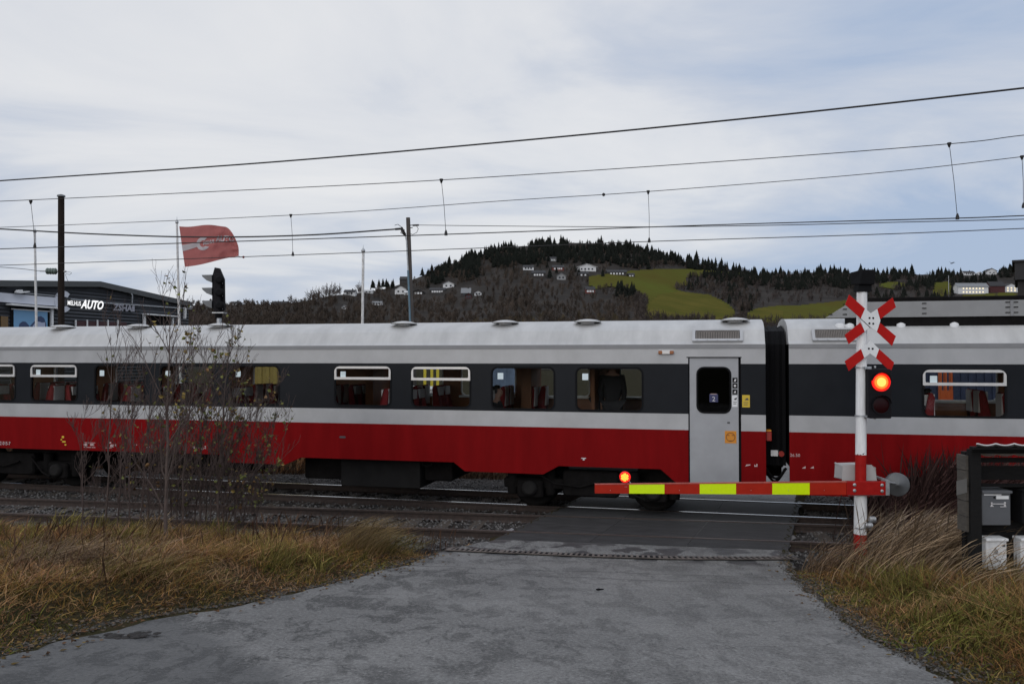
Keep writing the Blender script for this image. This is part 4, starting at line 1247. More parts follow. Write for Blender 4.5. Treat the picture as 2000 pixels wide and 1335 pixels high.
# ------------------------------------------------------------------ crossing post, signs, signal, barrier
PD = 12.75                                   # distance of the post
PB = at(1680, 1074, PD)
post = empty('crossing_post', (PB.x, PB.y, PB.z))
tag(post, 'red and white crossing post with a black bell box on top', 'crossing post')
def P(px, py, dy=0.0):
    """photo pixel -> local point of the post on the plane dy behind it"""
    p = at(px, py, PD + dy); return Vector((p.x - PB.x, p.y - PB.y, p.z - PB.z))
def P2(px, py): 
    p = P(px, py); return (p.x, p.z)
ptop, pbot = P(1683.5, 566), P(1680, 1074)
def post_at(py):
    k = (py - 1074) / (566 - 1074)
    return pbot.lerp(ptop, k)
for y0, y1, m_, r0, r1, nm in ((1074, 1042, 'post_red', .098, .095, 'red_band'), (1042, 966, 'white_worn', .096, .094, 'white_band'), (966, 888, 'post_red', .082, .082, 'red_band'), (888, 566, 'white_worn', .081, .077, 'white_band')):
    pts = [post_at(y0 + (y1 - y0) * k / 4) for k in range(5)]
    if y0 == 1074: pts[0].z -= .25
    MB().tube(pts, [r0 + (r1 - r0) * k / 4 for k in range(5)], 20).build(nm, MT[m_], post)
sc = PD / FP
# chipped paint above the red band, conduit, cable joint at the foot
ck = MB()
for px_, py_, a, b in ((1675, 887, .03, .018), (1681, 887.5, .035, .010), (1686, 886, .028, .02), (1688, 884.5, .012, .012)):
    c = P(px_, py_, -.084); ck.lathe([(a * .5, 0), (a * .4, .002)], 7, Matrix.Translation(c) @ Matrix.Rotation(R(90), 4, 'X') @ Matrix.Diagonal((1, b / a, 1, 1)))
ck.build('paint_chip', MT['grey_dark'], post)
MB().tube([P(1691.5, 966, .02), P(1691.5, 1030, .02)], .016, 8).build('conduit', MT['galv'], post)
jb = MB(); jb.tube([P(1697, 1014, -.04), P(1709, 1014, -.04)], .052, 12); jb.tube([P(1688, 1026, -.10), P(1703, 1026, -.10)], .045, 12); jb.tube([P(1700, 1020, -.06), P(1700, 1034, -.06)], .03, 8); jb.tube([P(1670, 1030, -.1), P(1680, 1032, -.115), P(1693, 1029, -.1)], .012, 6)
jb.build('cable_clamp', MT['galv'], post)
# bell box
bb = MB()
c = post_at(566)
b0, b1 = P(1672.5, 570), P(1697.5, 557)
bb.box((b0.x, -.09, b0.z), (b1.x, .10, b1.z))
bb.build('collar', MT['black'], post)
hb = MB(); xl_, xr_ = P2(1669.5, 557)[0], P2(1701.5, 557)[0]; zl_, zh_ = P2(1685, 557)[1], P2(1685, 528)[1]
vs = [(xl_ + .02, -.13, zl_), (xr_ - .0, -.13, zl_), (xr_ + .0, .14, zl_), (xl_ + .02, .14, zl_), (xl_ + .055, -.15, zh_), (xr_ + .01, -.15, zh_), (xr_ + .01, .16, zh_ - .01), (xl_, .16, zh_ - .01)]
vs[7] = (xl_ - .01, .16, zh_ - .015); vs[3] = (xl_ - .005, .14, zl_ + .02)
hb.add(vs, [(3, 2, 1, 0), (4, 5, 6, 7), (0, 1, 5, 4), (1, 2, 6, 5), (2, 3, 7, 6), (3, 0, 4, 7)])
hb.build('bell_box', MT['bell'] if 'bell' in MT else MT['black'], post, bevel=.015)
# crossbucks
ZS = 3.925
def Z(x, y): return P2(1620 + x / ZS, 500 + y / ZS)
def flat_sign(name, label, whites, reds, holes, dy, cat='sign'):
    root = empty(name, (PB.x, PB.y, PB.z))
    tag(root, label, cat, 'crossing signs on the post')
    MB().plate([[Z(*p) for p in whites]], dy - .006, dy + .006).build('white_centre', MT['white'], root)
    for r_ in reds:
        MB().plate([[Z(*p) for p in r_]], dy - .0065, dy + .0055).build('red_arm', MT['sign_red'], root)
    for h in holes:
        c = Z(*h); MB().plate([circ(c[0], c[1], .016, 12)], dy - .009, dy - .0055).build('bolt', MT['black'], root)
    mb = MB(); c = Z(285, holes[0][1]); mb.box((c[0] - .09, dy + .006, c[1] - .05), (c[0] + .06, dy + .03, c[1] - .02)); mb.build('bracket', MT['galv'], root)
    return root
up = flat_sign('crossbuck', 'full red and white X crossing sign, topmost on the crossing post',
    [(245, 405), (290, 441), (338, 410), (362, 497), (335, 580), (283, 543), (243, 580), (210, 495), (213, 480)],
    [[(125, 300), (245, 405), (213, 480), (95, 375)], [(455, 322), (480, 395), (362, 485), (338, 410)], [(210, 512), (243, 580), (122, 674), (92, 605)], [(362, 515), (480, 615), (450, 688), (335, 580)]],
    [(279, 477), (307, 478), (278, 518), (307, 520)], -.125)
pb = [Z(208, 476), Z(212, 482), Z(286, 556), Z(284, 548)]
MB().plate([[Z(206, 474), Z(284, 545), Z(283, 551), Z(207, 481)]], -.1335, -.1315).build('joint_gap', MT['black'], up)
flat_sign('half_crossbuck', 'half red and white crossing sign, an upside down V below the full X',
    [(290, 650), (352, 712), (328, 778), (283, 745), (240, 780), (215, 712)],
    [[(215, 712), (240, 780), (122, 878), (92, 805)], [(352, 712), (467, 815), (440, 884), (328, 778)]],
    [(274, 709), (303, 710)], -.125)
# flashing light
sg = empty('crossing_light', (PB.x, PB.y, PB.z))
tag(sg, 'black twin lamp signal with its upper red lamp lit, clamped to the post', 'signal light')
x0, z0 = P2(1686.5, 815); x1, z1 = P2(1729.5, 720)
hs = MB().bevbox((x0, -.20, z0), (x1, .04, z1), .025)
hs.box((x0 + .01, -.205, (z0 + z1) / 2 - .004), (x1 - .01, -.199, (z0 + z1) / 2 + .004))
hs.build('housing', MT['sig_black'], sg)
def lens_disc(cx_, cz_, r_, material, name, y):
    m_ = Matrix.Translation((cx_, y, cz_)) @ Matrix.Rotation(R(90), 4, 'X')
    return MB().lathe([(r_, 0), (r_ * .8, .010), (r_ * .4, .018), (.0, .02)], 28, m_).build(name, material, sg)
MT['lamp_on'] = emit('lit lamp core', (1.0, 0.50, 0.09), 1.6)
MT['lamp_mid'] = emit('lit lamp middle', (1.0, 0.17, 0.015), 1.5)
MT['lamp_edge'] = emit('lit lamp edge', (1.0, 0.022, 0.004), 1.6)
MT['lamp_rim'] = emit('lit lamp rim', (1.0, 0.006, 0.003), .9)
MT['lens_off'] = mat('unlit red lens', (0.018, 0.002, 0.0025), .35, spec=.15)
ca = P2(1709, 745); cb_ = P2(1709, 789)
lit = lens_disc(ca[0], ca[1], .124, MT['lamp_edge'], 'lit_lamp', -.205)
for r_, m_, y_ in ((.104, MT['lamp_mid'], -.2165), (.070, MT['lamp_on'], -.2235)):
    MB().plate([circ(ca[0], ca[1], r_, 28)], y_ - .006, y_).build('lamp_glow', m_, lit)
lens_disc(cb_[0], cb_[1], .135, MT['lens_off'], 'unlit_lamp', -.205)
for c, m_ in ((ca, MT['lamp_rim']), (cb_, MT['sig_black'])):
    m4 = Matrix.Translation((c[0], -.2, c[1])) @ Matrix.Rotation(R(90), 4, 'X')
    prof = []
    mb = MB()
    n_ = 28
    for k in range(n_):
        pass
    mb.plate([circ(c[0], c[1], .142, 28), circ(c[0], c[1], .124, 28)], -.222, -.2)
    mb.build('lamp_ring', m_, sg)
    # hood over the top half
    hd = MB(); vs = []; fs = []
    for k in range(15):
        a = R(10 + 160 * k / 14)
        dp = .06 + .07 * math.sin(a)
        for r_ in (.145, .151):
            vs += [(c[0] + r_ * math.cos(a), -.20, c[1] + r_ * math.sin(a)), (c[0] + r_ * math.cos(a), -.20 - dp * .6, c[1] + r_ * math.sin(a))]
    for k in range(14):
        o_ = k * 4
        fs += [(o_, o_ + 1, o_ + 5, o_ + 4), (o_ + 2, o_ + 3, o_ + 7, o_ + 6), (o_ + 1, o_ + 3, o_ + 7, o_ + 5)]
    hd.add(vs, fs, True); hd.build('hood', MT['sig_black'], sg)
cl = MB()
for py_ in (718, 812):
    a = P2(1672, py_)
    pc = post_at(py_)
    cl.lathe([(.092, -.012), (.092, .012)], 18, Matrix.Translation(pc))
    b = P2(1690, py_)
    cl.box((pc.x, -.13, pc.z - .022), (b[0] + .04, -.08, pc.z + .016))
    cl.tube([(b[0] - .02, -.14, pc.z), (b[0] - .02, -.10, pc.z)], .014, 8)
cl.tube([P(1709, 718, -.1), P(1709, 714, -.1)], .016, 8)
cl.tube([P(1708.5, 815, -.1), P(1708.5, 819, -.1)], .014, 8)
cl.build('clamp', MT['galv'], sg)
# barrier
br = empty('barrier', (PB.x, PB.y, PB.z))
tag(br, 'lowered red barrier arm with three yellow bands across the road', 'barrier')
def seg_pts(px):
    k = (px - 1160) / (1645 - 1160)
    yt = 943.0 + (938.5 - 943.0) * k; yb = 959.5 + (962.5 - 959.5) * k
    if px > 1645: yt, yb = 938.5, 962.5
    return yt, yb
AY = -.16
edges = [(1160, 1226, 'arm_red', 'arm_tip'), (1226, 1294, 'fluo', 'yellow_band'), (1294, 1362, 'arm_red', 'red_band'), (1362, 1432, 'fluo', 'yellow_band'), (1432, 1502, 'arm_red', 'red_band'), (1502, 1574, 'fluo', 'yellow_band'), (1574, 1645, 'arm_red', 'red_band')]
for a, b, m_, nm in edges:
    t0, b0 = seg_pts(a); t1, b1 = seg_pts(b)
    v_ = []
    for y_ in (AY, AY + .055):
        for px_, py_ in ((a, b0), (b, b1), (b, t1), (a, t0)):
            p = P(px_, py_); v_.append((p.x, y_, p.z))
    mb = MB().add(v_, [(0, 1, 2, 3), (7, 6, 5, 4), (0, 4, 5, 1), (1, 5, 6, 2), (2, 6, 7, 3), (3, 7, 4, 0)])
    if m_ == 'fluo':
        # film band on the red arm: recess so the arm's top lip stays red
        o_ = mb.build(nm, MT['fluo'], br)
    else:
        o_ = mb.build(nm, MT['arm_red'], br)
lip = MB()
v_ = []
for a in (1160, 1645):
    t0, b0 = seg_pts(a); p = P(a, t0); v_.append(p)
lip.add([(v_[0].x, AY - .004, v_[0].z), (v_[1].x, AY - .004, v_[1].z), (v_[1].x, AY + .06, v_[1].z), (v_[0].x, AY + .06, v_[0].z), (v_[0].x, AY - .004, v_[0].z + .012), (v_[1].x, AY - .004, v_[1].z + .016), (v_[1].x, AY + .06, v_[1].z + .016), (v_[0].x, AY + .06, v_[0].z + .012)], [(3, 2, 1, 0), (4, 5, 6, 7), (0, 1, 5, 4), (1, 2, 6, 5), (2, 3, 7, 6), (3, 0, 4, 7)])
lip.build('top_edge', MT['arm_lip'] if 'arm_lip' in MT else mat('worn arm edge', (0.42, .09, .07), .4, var=.3, scale=12), br)
rv = MB()
for px_ in (1192, 1221, 1224, 1327, 1390, 1467, 1540, 1610):
    for py_ in ((957,) if px_ not in (1221, 1224) else (945, 950)):
        p = P(px_, py_, AY - .002); rv.lathe([(.006, 0), (.005, .004)], 8, Matrix.Translation((p.x, AY, p.z)) @ Matrix.Rotation(R(90), 4, 'X'))
rv.build('rivets', MT['galv'], br)
p0, p1 = P2(1645.5, 963), P2(1722, 937)
bk = MB().box((p0[0], AY - .01, p0[1]), (p1[0], AY + .07, p1[1])); bk.build('mounting_bracket', MT['post_red'], br, bevel=.006)
for px_, py_ in ((1660, 943), (1660, 954), (1713, 943.5), (1713, 955)):
    p = P2(px_, py_); bo = MB(); bo.lathe([(.026, 0), (.026, .008), (.012, .014), (.010, .014)], 12, Matrix.Translation((p[0], AY - .01, p[1])) @ Matrix.Rotation(R(90), 4, 'X')); bo.build('bolt', MT['galv'], br)
p0, p1 = P2(1720, 963), P2(1727, 934)
MB().box((p0[0], AY - .02, p0[1]), (p1[0], AY + .14, p1[1])).box((P2(1650, 964)[0], AY + .02, p0[1] - .012), (p0[0], AY + .12, p0[1])).build('end_plate', MT['galv'], br)
x0, z0 = P2(1651, 938); x1, z1 = P2(1715.5, 910.5)
mb = MB()
v_ = [(x0, .09, z0), (x1, .09, z0), (x1, .42, z0), (x0, .42, z0), (x0 + .012, .10, z1), (x1 - .06, .10, z1), (x1 - .06, .40, z1), (x0 + .012, .40, z1)]
v_.append((x1 - .012, .10, z1 - .03)); 
mb.plate([[(x0, z0), (x1, z0), (x1 - .010, z1 - .035), (x1 - .07, z1), (x0 + .012, z1)]], .09, .42)
mb.build('drive_box', MT['grey_box'], br, bevel=.015)
cw = MB(); c = P2(1769.5, 951); cc = Matrix.Translation((c[0], .30, c[1])) @ Matrix.Rotation(R(90), 4, 'X') @ Matrix.Rotation(R(-8), 4, 'Y')
cw.lathe([(.175, -.05), (.182, -.045), (.182, .045), (.175, .05), (.03, .052), (.022, .07), (.0, .07)], 32, cc); cw.build('counterweight', MT['grey_dark'], br)
MB().tube([(p1[0], .05, p1[1] - .05), (c[0] - .05, .26, c[1] + .02)], .018, 8).box((p1[0] - .02, AY + .1, p1[1] - .03), (p1[0] + .02, .3, p1[1] + .0)).build('counterweight_rod', MT['galv'], br)
# warning lamp on the arm
c = P2(1217, 928)
MT['lamp_off_red'] = emit('glowing red lens', (1.0, 0.012, 0.006), .9)
al = MB().lathe([(.05, -.03), (.082, -.02), (.086, .03), (.078, .045)], 22, Matrix.Translation((c[0] + .008, AY + .02, c[1])) @ Matrix.Rotation(R(90), 4, 'X')).build('arm_lamp', MT['lamp_off_red'], br)
led = MB()
for i in range(-3, 4):
    for j in range(-3, 4):
        x_ = (i + .5 * (j % 2)) * .020; z_ = j * .0175
        if math.hypot(x_, z_) < .058:
            led.lathe([(.0085, 0), (.006, .005), (0, .006)], 8, Matrix.Translation((c[0] + x_, AY - .026, c[1] + z_)) @ Matrix.Rotation(R(90), 4, 'X'))
led.build('leds', emit('led', (1.0, .20, .02), 6.0), al)
MB().tube([P(1224, 938, AY + .03), P(1221, 934, AY + .03)], .02, 8).tube([(c[0] + .06, AY + .03, c[1] - .05), (c[0] + .10, AY + .02, c[1] - .10)], .006, 6).build('lamp_bracket', MT['galv'], br)

# ------------------------------------------------------------------ mailbox rack
MD = 9.3
MR = at(1902, 1110, MD)
rk = empty('mailbox_rack', (MR.x, MR.y, MR.z))
tag(rk, 'black timber mailbox rack under a corrugated roof with pale scalloped edge', 'mailbox rack')
def Q(px, py, dy=0.0):
    p = at(px, py, MD + dy); return Vector((p.x - MR.x, p.y - MR.y, p.z - MR.z))
WID = 2.3
xL = Q(1896, 900).x; xR = xL + WID
def zq(py, dy=0.0): return Q(1950, py, dy).z
pw_ = .12
MB().box((xL, 0, -.35), (xL + pw_, .09, zq(877))).build('post', MT['dark_wood'], rk, bevel=.005)
MB().box((xR, 0, -.35), (xR + pw_, .09, zq(877))).build('post', MT['dark_wood'], rk, bevel=.005)
BKD = .34
MB().box((xL + .12, BKD, -.35), (xL + .12 + pw_, BKD + .09, zq(890, BKD) + .05)).build('post', MT['dark_wood'], rk, bevel=.005)
MB().box((xR, BKD, -.35), (xR + pw_, BKD + .09, zq(890, BKD) + .05)).build('post', MT['dark_wood'], rk, bevel=.005)
MB().box((xL - .005, -.03, zq(881)), (xR + .15, .02, zq(871))).build('front_beam', MT['dark_wood'], rk, bevel=.004)
MB().box((xL + pw_, .02, zq(886)), (xR, .06, zq(881.5))).build('rail', MT['dark_wood'], rk)
# back wall boards
bw = MB()
zb0, zb1 = -.30, zq(947, BKD)
n_ = 9
for k in range(n_):
    a = zb0 + (zb1 - zb0) * k / n_; b = zb0 + (zb1 - zb0) * (k + 1) / n_
    bw.box((xL + .14, BKD - .03 - .006 * (k % 2), a + .003), (xR + .05, BKD, b - .003))
bw.build('back_board', MT['dark_wood'], rk)
MB().box((xL + .03, BKD - .03, zq(935.5, BKD)), (xR + .05, BKD, zq(909, BKD))).build('upper_board', MT['dark_wood'], rk)
MB().box((xL + .03, BKD - .08, zq(901, BKD)), (xR + .05, BKD, zq(893, BKD))).build('back_beam', MT['dark_wood'], rk)
# shelf carrying the boxes
MB().box((xL + pw_, .10, zq(946, .2) - .0), (xR, BKD - .04, zq(946, .4) + .02)).build('shelf', MT['dark_wood'], rk)
# weathered side panel running back from the left post
sp = MB()
zt0 = zq(889); 
for k in range(5):
    a = zq(1040) + (zt0 - zq(1040)) * k / 5; b = zq(1040) + (zt0 - zq(1040)) * (k + 1) / 5 - .008
    sp.box((xL - .03 + .003 * (k % 2), .05, a), (xL, .24, b))
sp.build('side_panel', MT['grey_wood'], rk)
zz0 = zq(958); 
MB().add([(xL - .035, .02, zq(962)), (xL - .035, .24, zq(968, .2)), (xL - .035, .24, zq(940, .2)), (xL - .035, .02, zq(934))], [(0, 1, 2, 3)]).build('side_plate', MT['grey_pl'] if 'grey_pl' in MT else mat('grey side plate', (.13, .125, .115), .7, var=.2), rk)
# corrugated roof: waves across x, falling to the back
cr = MB(); nxw = 140; vs = []
zf = zq(866); zbk = zf - .20
for j, (y_, z_) in enumerate(((-.14, zf), (BKD + .2, zbk))):
    for i in range(nxw + 1):
        x_ = xL - .015 + .57 * (y_ + .14) + (WID + .4) * i / nxw
        ph = (x_ - xL) / .205
        wv = .020 * abs(math.sin(math.pi * ph)) * -1 + .012
        vs.append((x_, y_, z_ + wv))
n1_ = nxw + 1
t_ = .012
allv = vs + [(x, y, z + t_) for x, y, z in vs]
fs = []
for i in range(nxw):
    fs += [(i, i + 1, n1_ + i + 1, n1_ + i), (2 * n1_ + i, 3 * n1_ + i, 3 * n1_ + i + 1, 2 * n1_ + i + 1), (i, 2 * n1_ + i, 2 * n1_ + i + 1, i + 1), (n1_ + i, n1_ + i + 1, 3 * n1_ + i + 1, 3 * n1_ + i)]
cr.add(allv, fs, False)
MT['corr'] = mat('corrugated sheet', (0.78, 0.79, 0.81), .5, var=.25, scale=6)
cr.build('roof_sheet', MT['corr'], rk)
MB().box((xL - .02, -.10, zf - .055), (xR + .1, -.04, zf - .03)).build('roof_batten', MT['dark_wood'], rk)
# mailboxes
def mailbox(name, label, x0, x1, z0, z1, y, dep, m_, style):
    root = empty(name, (MR.x + (x0 + x1) / 2, MR.y + y, MR.z + z0))
    tag(root, label, 'mailbox', 'mailboxes in the rack')
    w_ = (x1 - x0) / 2; h_ = z1 - z0
    MB().bevbox((-w_, 0, 0), (w_, dep, h_ - .03), .012).build('box', m_, root)
    lid = MB().bevbox((-w_ - .008, -.03, h_ - .032), (w_ + .008, dep + .01, h_), .01).build('lid', m_, root)
    if style == 'grey':
        MB().box((-w_ * .85, -.006, h_ - .055), (w_ * .35, .0, h_ - .043)).box((0, -.008, h_ - .098), (w_ * .85, 0, h_ - .060)).build('name_label', MT['white'], root)
        f = MB()
        f.box((-w_ * .40, -.014, h_ - .155), (w_ * .62, -.004, h_ - .148)).box((-w_ * .40, -.014, h_ - .178), (-w_ * .30, -.004, h_ - .135)).box((w_ * .52, -.014, h_ - .185), (w_ * .62, -.004, h_ - .13))
        f.box((-w_ * .46, -.014, h_ - .182), (-w_ * .22, -.004, h_ - .176)).box((w_ * .25, -.014, h_ - .187), (w_ * .66, -.004, h_ - .181))
        f.build('posthorn_mark', MT['white_letter'], root)
        MB().lathe([(.012, 0), (.010, .006)], 10, Matrix.Translation((-.02, 0, h_ - .08)) @ Matrix.Rotation(R(90), 4, 'X')).build('lock', MT['black'], root)
    else:
        f = MB()
        for dx, dz, a, b in ((-.004, .225, .004, .012), (-.018, .212, .004, .010), (.010, .212, .004, .010), (-.004, .203, .024, .004), (-.004, .190, .018, .003), (-.004, .180, .028, .0025)):
            f.box((dx - a, -.004, dz - b), (dx + a, 0, dz + b))
        for dx in (.075, .088, .097):
            f.box((dx - .005, -.004, .262), (dx + .005, 0, .286))
        f.build('emblem', MT['grey_dark'], root)
        MB().tube([(-.04, -.003, .165), (.0, -.003, .12), (.05, -.003, .09)], .004, 4).build('scratch', MT['grey_dark'], root)
    return root
yb_ = .06
a = Q(1918, 1025, yb_); b = Q(1973.5, 957, yb_)
mailbox('mailbox', 'dark grey mailbox with a white name label, on the rack shelf', a.x, b.x, a.z, b.z, yb_, .24, MT['mail_grey'], 'grey')
a2 = Q(1997, 1022, yb_); b2 = Q(2055, 955, yb_)
mailbox('mailbox', 'black mailbox cut off by the picture edge, beside the dark grey one', a2.x, b2.x, a2.z, b2.z, yb_, .24, MT['black'], 'none2')
yw = .06
a = Q(1926, 1112, yw); b = Q(1966, 1050, yw)
mailbox('mailbox', 'scuffed white mailbox low down in the grass under the grey one', a.x, b.x, a.z, b.z, yw, .13, MT['white_worn'], 'white')
a = Q(1994, 1118, yw); b = Q(2040, 1050, yw)
mailbox('mailbox', 'white mailbox at the picture edge, low beside the scuffed white one', a.x, b.x, a.z, b.z, yw, .13, MT['white_worn'], 'white')
MB().box((xL + .1, .318, -.3), (xR, .345, zq(1046, yw) - .0)).build('lower_board', MT['dark_wood'], rk)
# ------------------------------------------------------------------ wires
def wire(name, label, pts, r, group='overhead wires', cat='wire', sub=10):
    # smooth polyline through the points (Catmull-Rom)
    P_ = [pts[0] * 2 - pts[1]] + pts + [pts[-1] * 2 - pts[-2]]
    out_ = []
    for i in range(1, len(P_) - 2):
        for k in range(sub):
            t = k / sub
            a, b, c, d = P_[i - 1], P_[i], P_[i + 1], P_[i + 2]
            out_.append(.5 * ((2 * b) + (c - a) * t + (2 * a - 5 * b + 4 * c - d) * t * t + (3 * b - a - 3 * c + d) * t ** 3))
    out_.append(P_[-2])
    base = out_[0].copy()
    o = MB().tube([p - base for p in out_], r, 6).build(name, MT['wire'], None, base)
    return tag(o, label, cat, group)
def dA(px): return (QR + .75) / (SN.y + SN.x * (px - 1000) / FP)           # plane over the siding
def dB(px): return (TP + 1.53) / (TN.y + TN.x * (px - 1000) / FP)          # plane over the train's track
def dC(px):
    u = (px - 1000) / FP; return 12.4 / (math.cos(R(18)) + u * math.sin(R(18)))
def wp(lst, df): return [at(px, py, df(px)) for px, py in lst]
wA = wp([(-500, 414), (0, 393), (440, 373), (862, 351.5), (1400, 316), (1855, 281), (2000, 264), (2300, 232)], dA)
wire('catenary_wire', 'upper support wire of the overhead line nearer the road, with three droppers', wA, .0075)
wA2 = wp([(-500, 502), (0, 486), (440, 472), (871, 457.5), (1400, 439), (1870, 426), (2000, 421), (2300, 410)], dA)
wire('contact_wire', 'lower contact wire of the overhead line nearer the road', wA2, .010)
wB = wp([(-500, 460), (0, 444), (570, 420), (1000, 391), (1266, 374), (1700, 339), (1997, 306), (2300, 268)], dB)
wire('catenary_wire', 'upper support wire of the overhead line above the train', wB, .0075)
wB2 = wp([(-500, 533), (0, 518), (570, 498), (1000, 482), (1268, 471.5), (1700, 458), (2000, 446), (2300, 434)], dB)
wire('contact_wire', 'lower contact wire of the overhead line above the train', wB2, .009)
def dropper(a, b, df, label):
    p, q_ = at(*a, df(a[0])), at(*b, df(b[0]))
    mb = MB().tube([Vector((0, 0, 0)), (q_ - p) * .5 + Vector((.01, 0, 0)), q_ - p], .005, 5)
    mb.lathe([(.012, -.06), (.035, 0), (.035, .02)], 8); mb.lathe([(.03, -.02), (.03, .02), (.012, .08)], 8, Matrix.Translation(q_ - p))
    o = mb.build('dropper', MT['wire'], None, p); tag(o, label, 'dropper', 'droppers of the overhead line')
dropper((60, 393), (68, 482), dA, 'wire dropper beside the leftmost white flagpole')
dropper((862, 351.5), (871, 457.5), dA, 'wire dropper to the right of the leaning grey pole')
dropper((1854, 281), (1870, 426), dA, 'slanted wire dropper above the right hand roof shield')
dropper((568, 420), (572, 498), dB, 'wire dropper between the flag and the bare white flagpole')
dropper((1266, 374), (1268, 471.5), dB, 'upright wire dropper over the wooded hill top')
dropper((1996, 306), (1999, 404), dB, 'kinked wire dropper at the right edge of the picture')
wC = wp([(-500, 388), (0, 353), (500, 319), (1000, 276), (1500, 227), (2000, 172), (2400, 124)], dC)
wire('power_cable', 'thick black cable, highest of all the lines across the sky', wC, .0135)
j = at(1179, 380, dB(1179)); o = MB().lathe([(.02, -.03), (.04, 0), (.02, .03)], 8, Matrix.Rotation(R(90), 4, 'Y')).build('wire_clamp', MT['wire'], None, j); tag(o, 'small dark clamp on the support wire above the train', 'clamp')
# poles
def pole(name, label, top, bot, r0, r1, Y, material, group=None, cat='pole', sides=14):
    a, b = at(*bot, Y), at(*top, Y)
    k = (a.z + .3) / (b.z - a.z)
    base = a - (b - a) * k
    root = empty(name, base)
    tag(root, label, cat, group)
    pts = [Vector((0, 0, 0)).lerp(b - base, t / 5) for t in range(6)]
    MB().tube(pts, [r0 + (r1 - r0) * t / 5 for t in range(6)], sides).build('shaft', material, root)
    return root, base
D1 = 27.0
p1, pb1 = pole('overhead_line_pole', 'dark tarred wooden pole with a glass insulator, before the car shop', (119.5, 383), (119.5, 630), .105, .098, D1, MT['pole_wood'])
def loc(px, py, Y, base): return at(px, py, Y) - base
c = loc(119.5, 383, D1, pb1); MB().lathe([(.13, -.02), (.12, .03), (.03, .06)], 14, Matrix.Translation(c)).build('pole_cap', MT['grey_dark'], p1)
ins = MB()
MT['glass_ins'] = mat('insulator glass', (.10, .13, .11), .15)
a, b = loc(78, 529, D1, pb1), loc(129, 530, D1, pb1)
MB().tube([a, a.lerp(b, .25)], .022, 8).tube([a.lerp(b, .65), b], .03, 8).build('insulator_rod', MT['galv'], p1)
dirx = (b - a).normalized(); rot = dirx.to_track_quat('Z', 'Y').to_matrix().to_4x4()
for f_ in (.28, .38, .48, .57):
    MB().lathe([(.03, -.05), (.10, -.035), (.11, .0), (.07, .03), (.03, .06)], 14, Matrix.Translation(a.lerp(b, f_ + .03)) @ rot).build('insulator_disc', MT['glass_ins'], p1)
wire('stay_wire', 'short wire running off left from the glass insulator on the dark pole', [at(-300, 503, D1), at(0, 521.5, D1), at(78, 529, D1)], .010)
wire('jumper_wire', 'thin loose wire loop hanging by the dark pole', [at(125, 530, D1), at(139, 532, D1), at(136, 536, D1), at(128, 536, D1), at(136, 556, D1)], .006)
D2 = 36.0
p2, pb2 = pole('utility_pole', 'leaning grey wooden pole with a blue conduit and a knot of cables', (797, 425), (804, 628), .125, .09, D2, MT['pole_grey'])
MT['blue_pipe'] = mat('blue grey conduit', (.10, .17, .22), .5, var=.15)
MB().tube([loc(797, 528, D2 - .12, pb2), loc(801, 628, D2 - .12, pb2), loc(804, 720, D2 - .12, pb2)], .045, 8).build('blue_conduit', MT['blue_pipe'], p2)
MB().tube([loc(791, 458, D2 - .12, pb2), loc(794, 470, D2 - .12, pb2), loc(797, 528, D2 - .12, pb2)], .03, 8).build('grey_conduit', MT['galv'], p2)
kn = MB()
rk_ = random.Random(5)
for k in range(9):
    kn.tube([loc(784 + rk_.uniform(-3, 6), 446 + rk_.uniform(-3, 3), D2 - .15, pb2), loc(783 + rk_.uniform(0, 8), 452 + rk_.uniform(-3, 4), D2 - .2, pb2), loc(787 + rk_.uniform(0, 6), 458 + rk_.uniform(-2, 2), D2 - .15, pb2), loc(792, 461, D2 - .1, pb2)], .022, 5)
kn.tube([loc(771, 440, D2, pb2), loc(777, 438, D2, pb2), loc(785, 444, D2, pb2), loc(790, 450, D2, pb2)], .014, 5)
kn.tube([loc(772, 447.5, D2, pb2), loc(784, 446.5, D2, pb2)], .05, 8)
kn.build('cable_knot', MT['wire'], p2)
fit = MB(); fit.tube([loc(800, 440, D2, pb2), loc(807, 439.5, D2, pb2)], .02, 6).tube([loc(800, 445, D2, pb2), loc(806, 444.5, D2, pb2)], .02, 6).tube([loc(806, 440, D2, pb2), loc(818, 439.5, D2, pb2)], .04, 8)
fit.tube([loc(813, 440, D2, pb2), loc(817, 447, D2, pb2), loc(814, 454, D2, pb2), loc(806, 458, D2, pb2), loc(801, 456, D2, pb2)], .012, 5)
fit.build('wire_fitting', MT['wire'], p2)
wire('telephone_cable', 'sagging black cable from the left edge to the leaning grey pole', [at(-400, 425, 40), at(0, 447, 39.5), at(200, 457.5, 38.7), at(400, 463, 37.8), at(600, 459, 36.9), at(772, 447.5, D2)], .035)
wire('telephone_cable', 'thin cable running right from the leaning grey pole', [at(818, 439.5, D2), at(1000, 441.5, 33.5), at(1250, 443, 30), at(1500, 440, 27), at(1750, 434, 25), at(2000, 428, 23), at(2300, 419, 21)], .014)
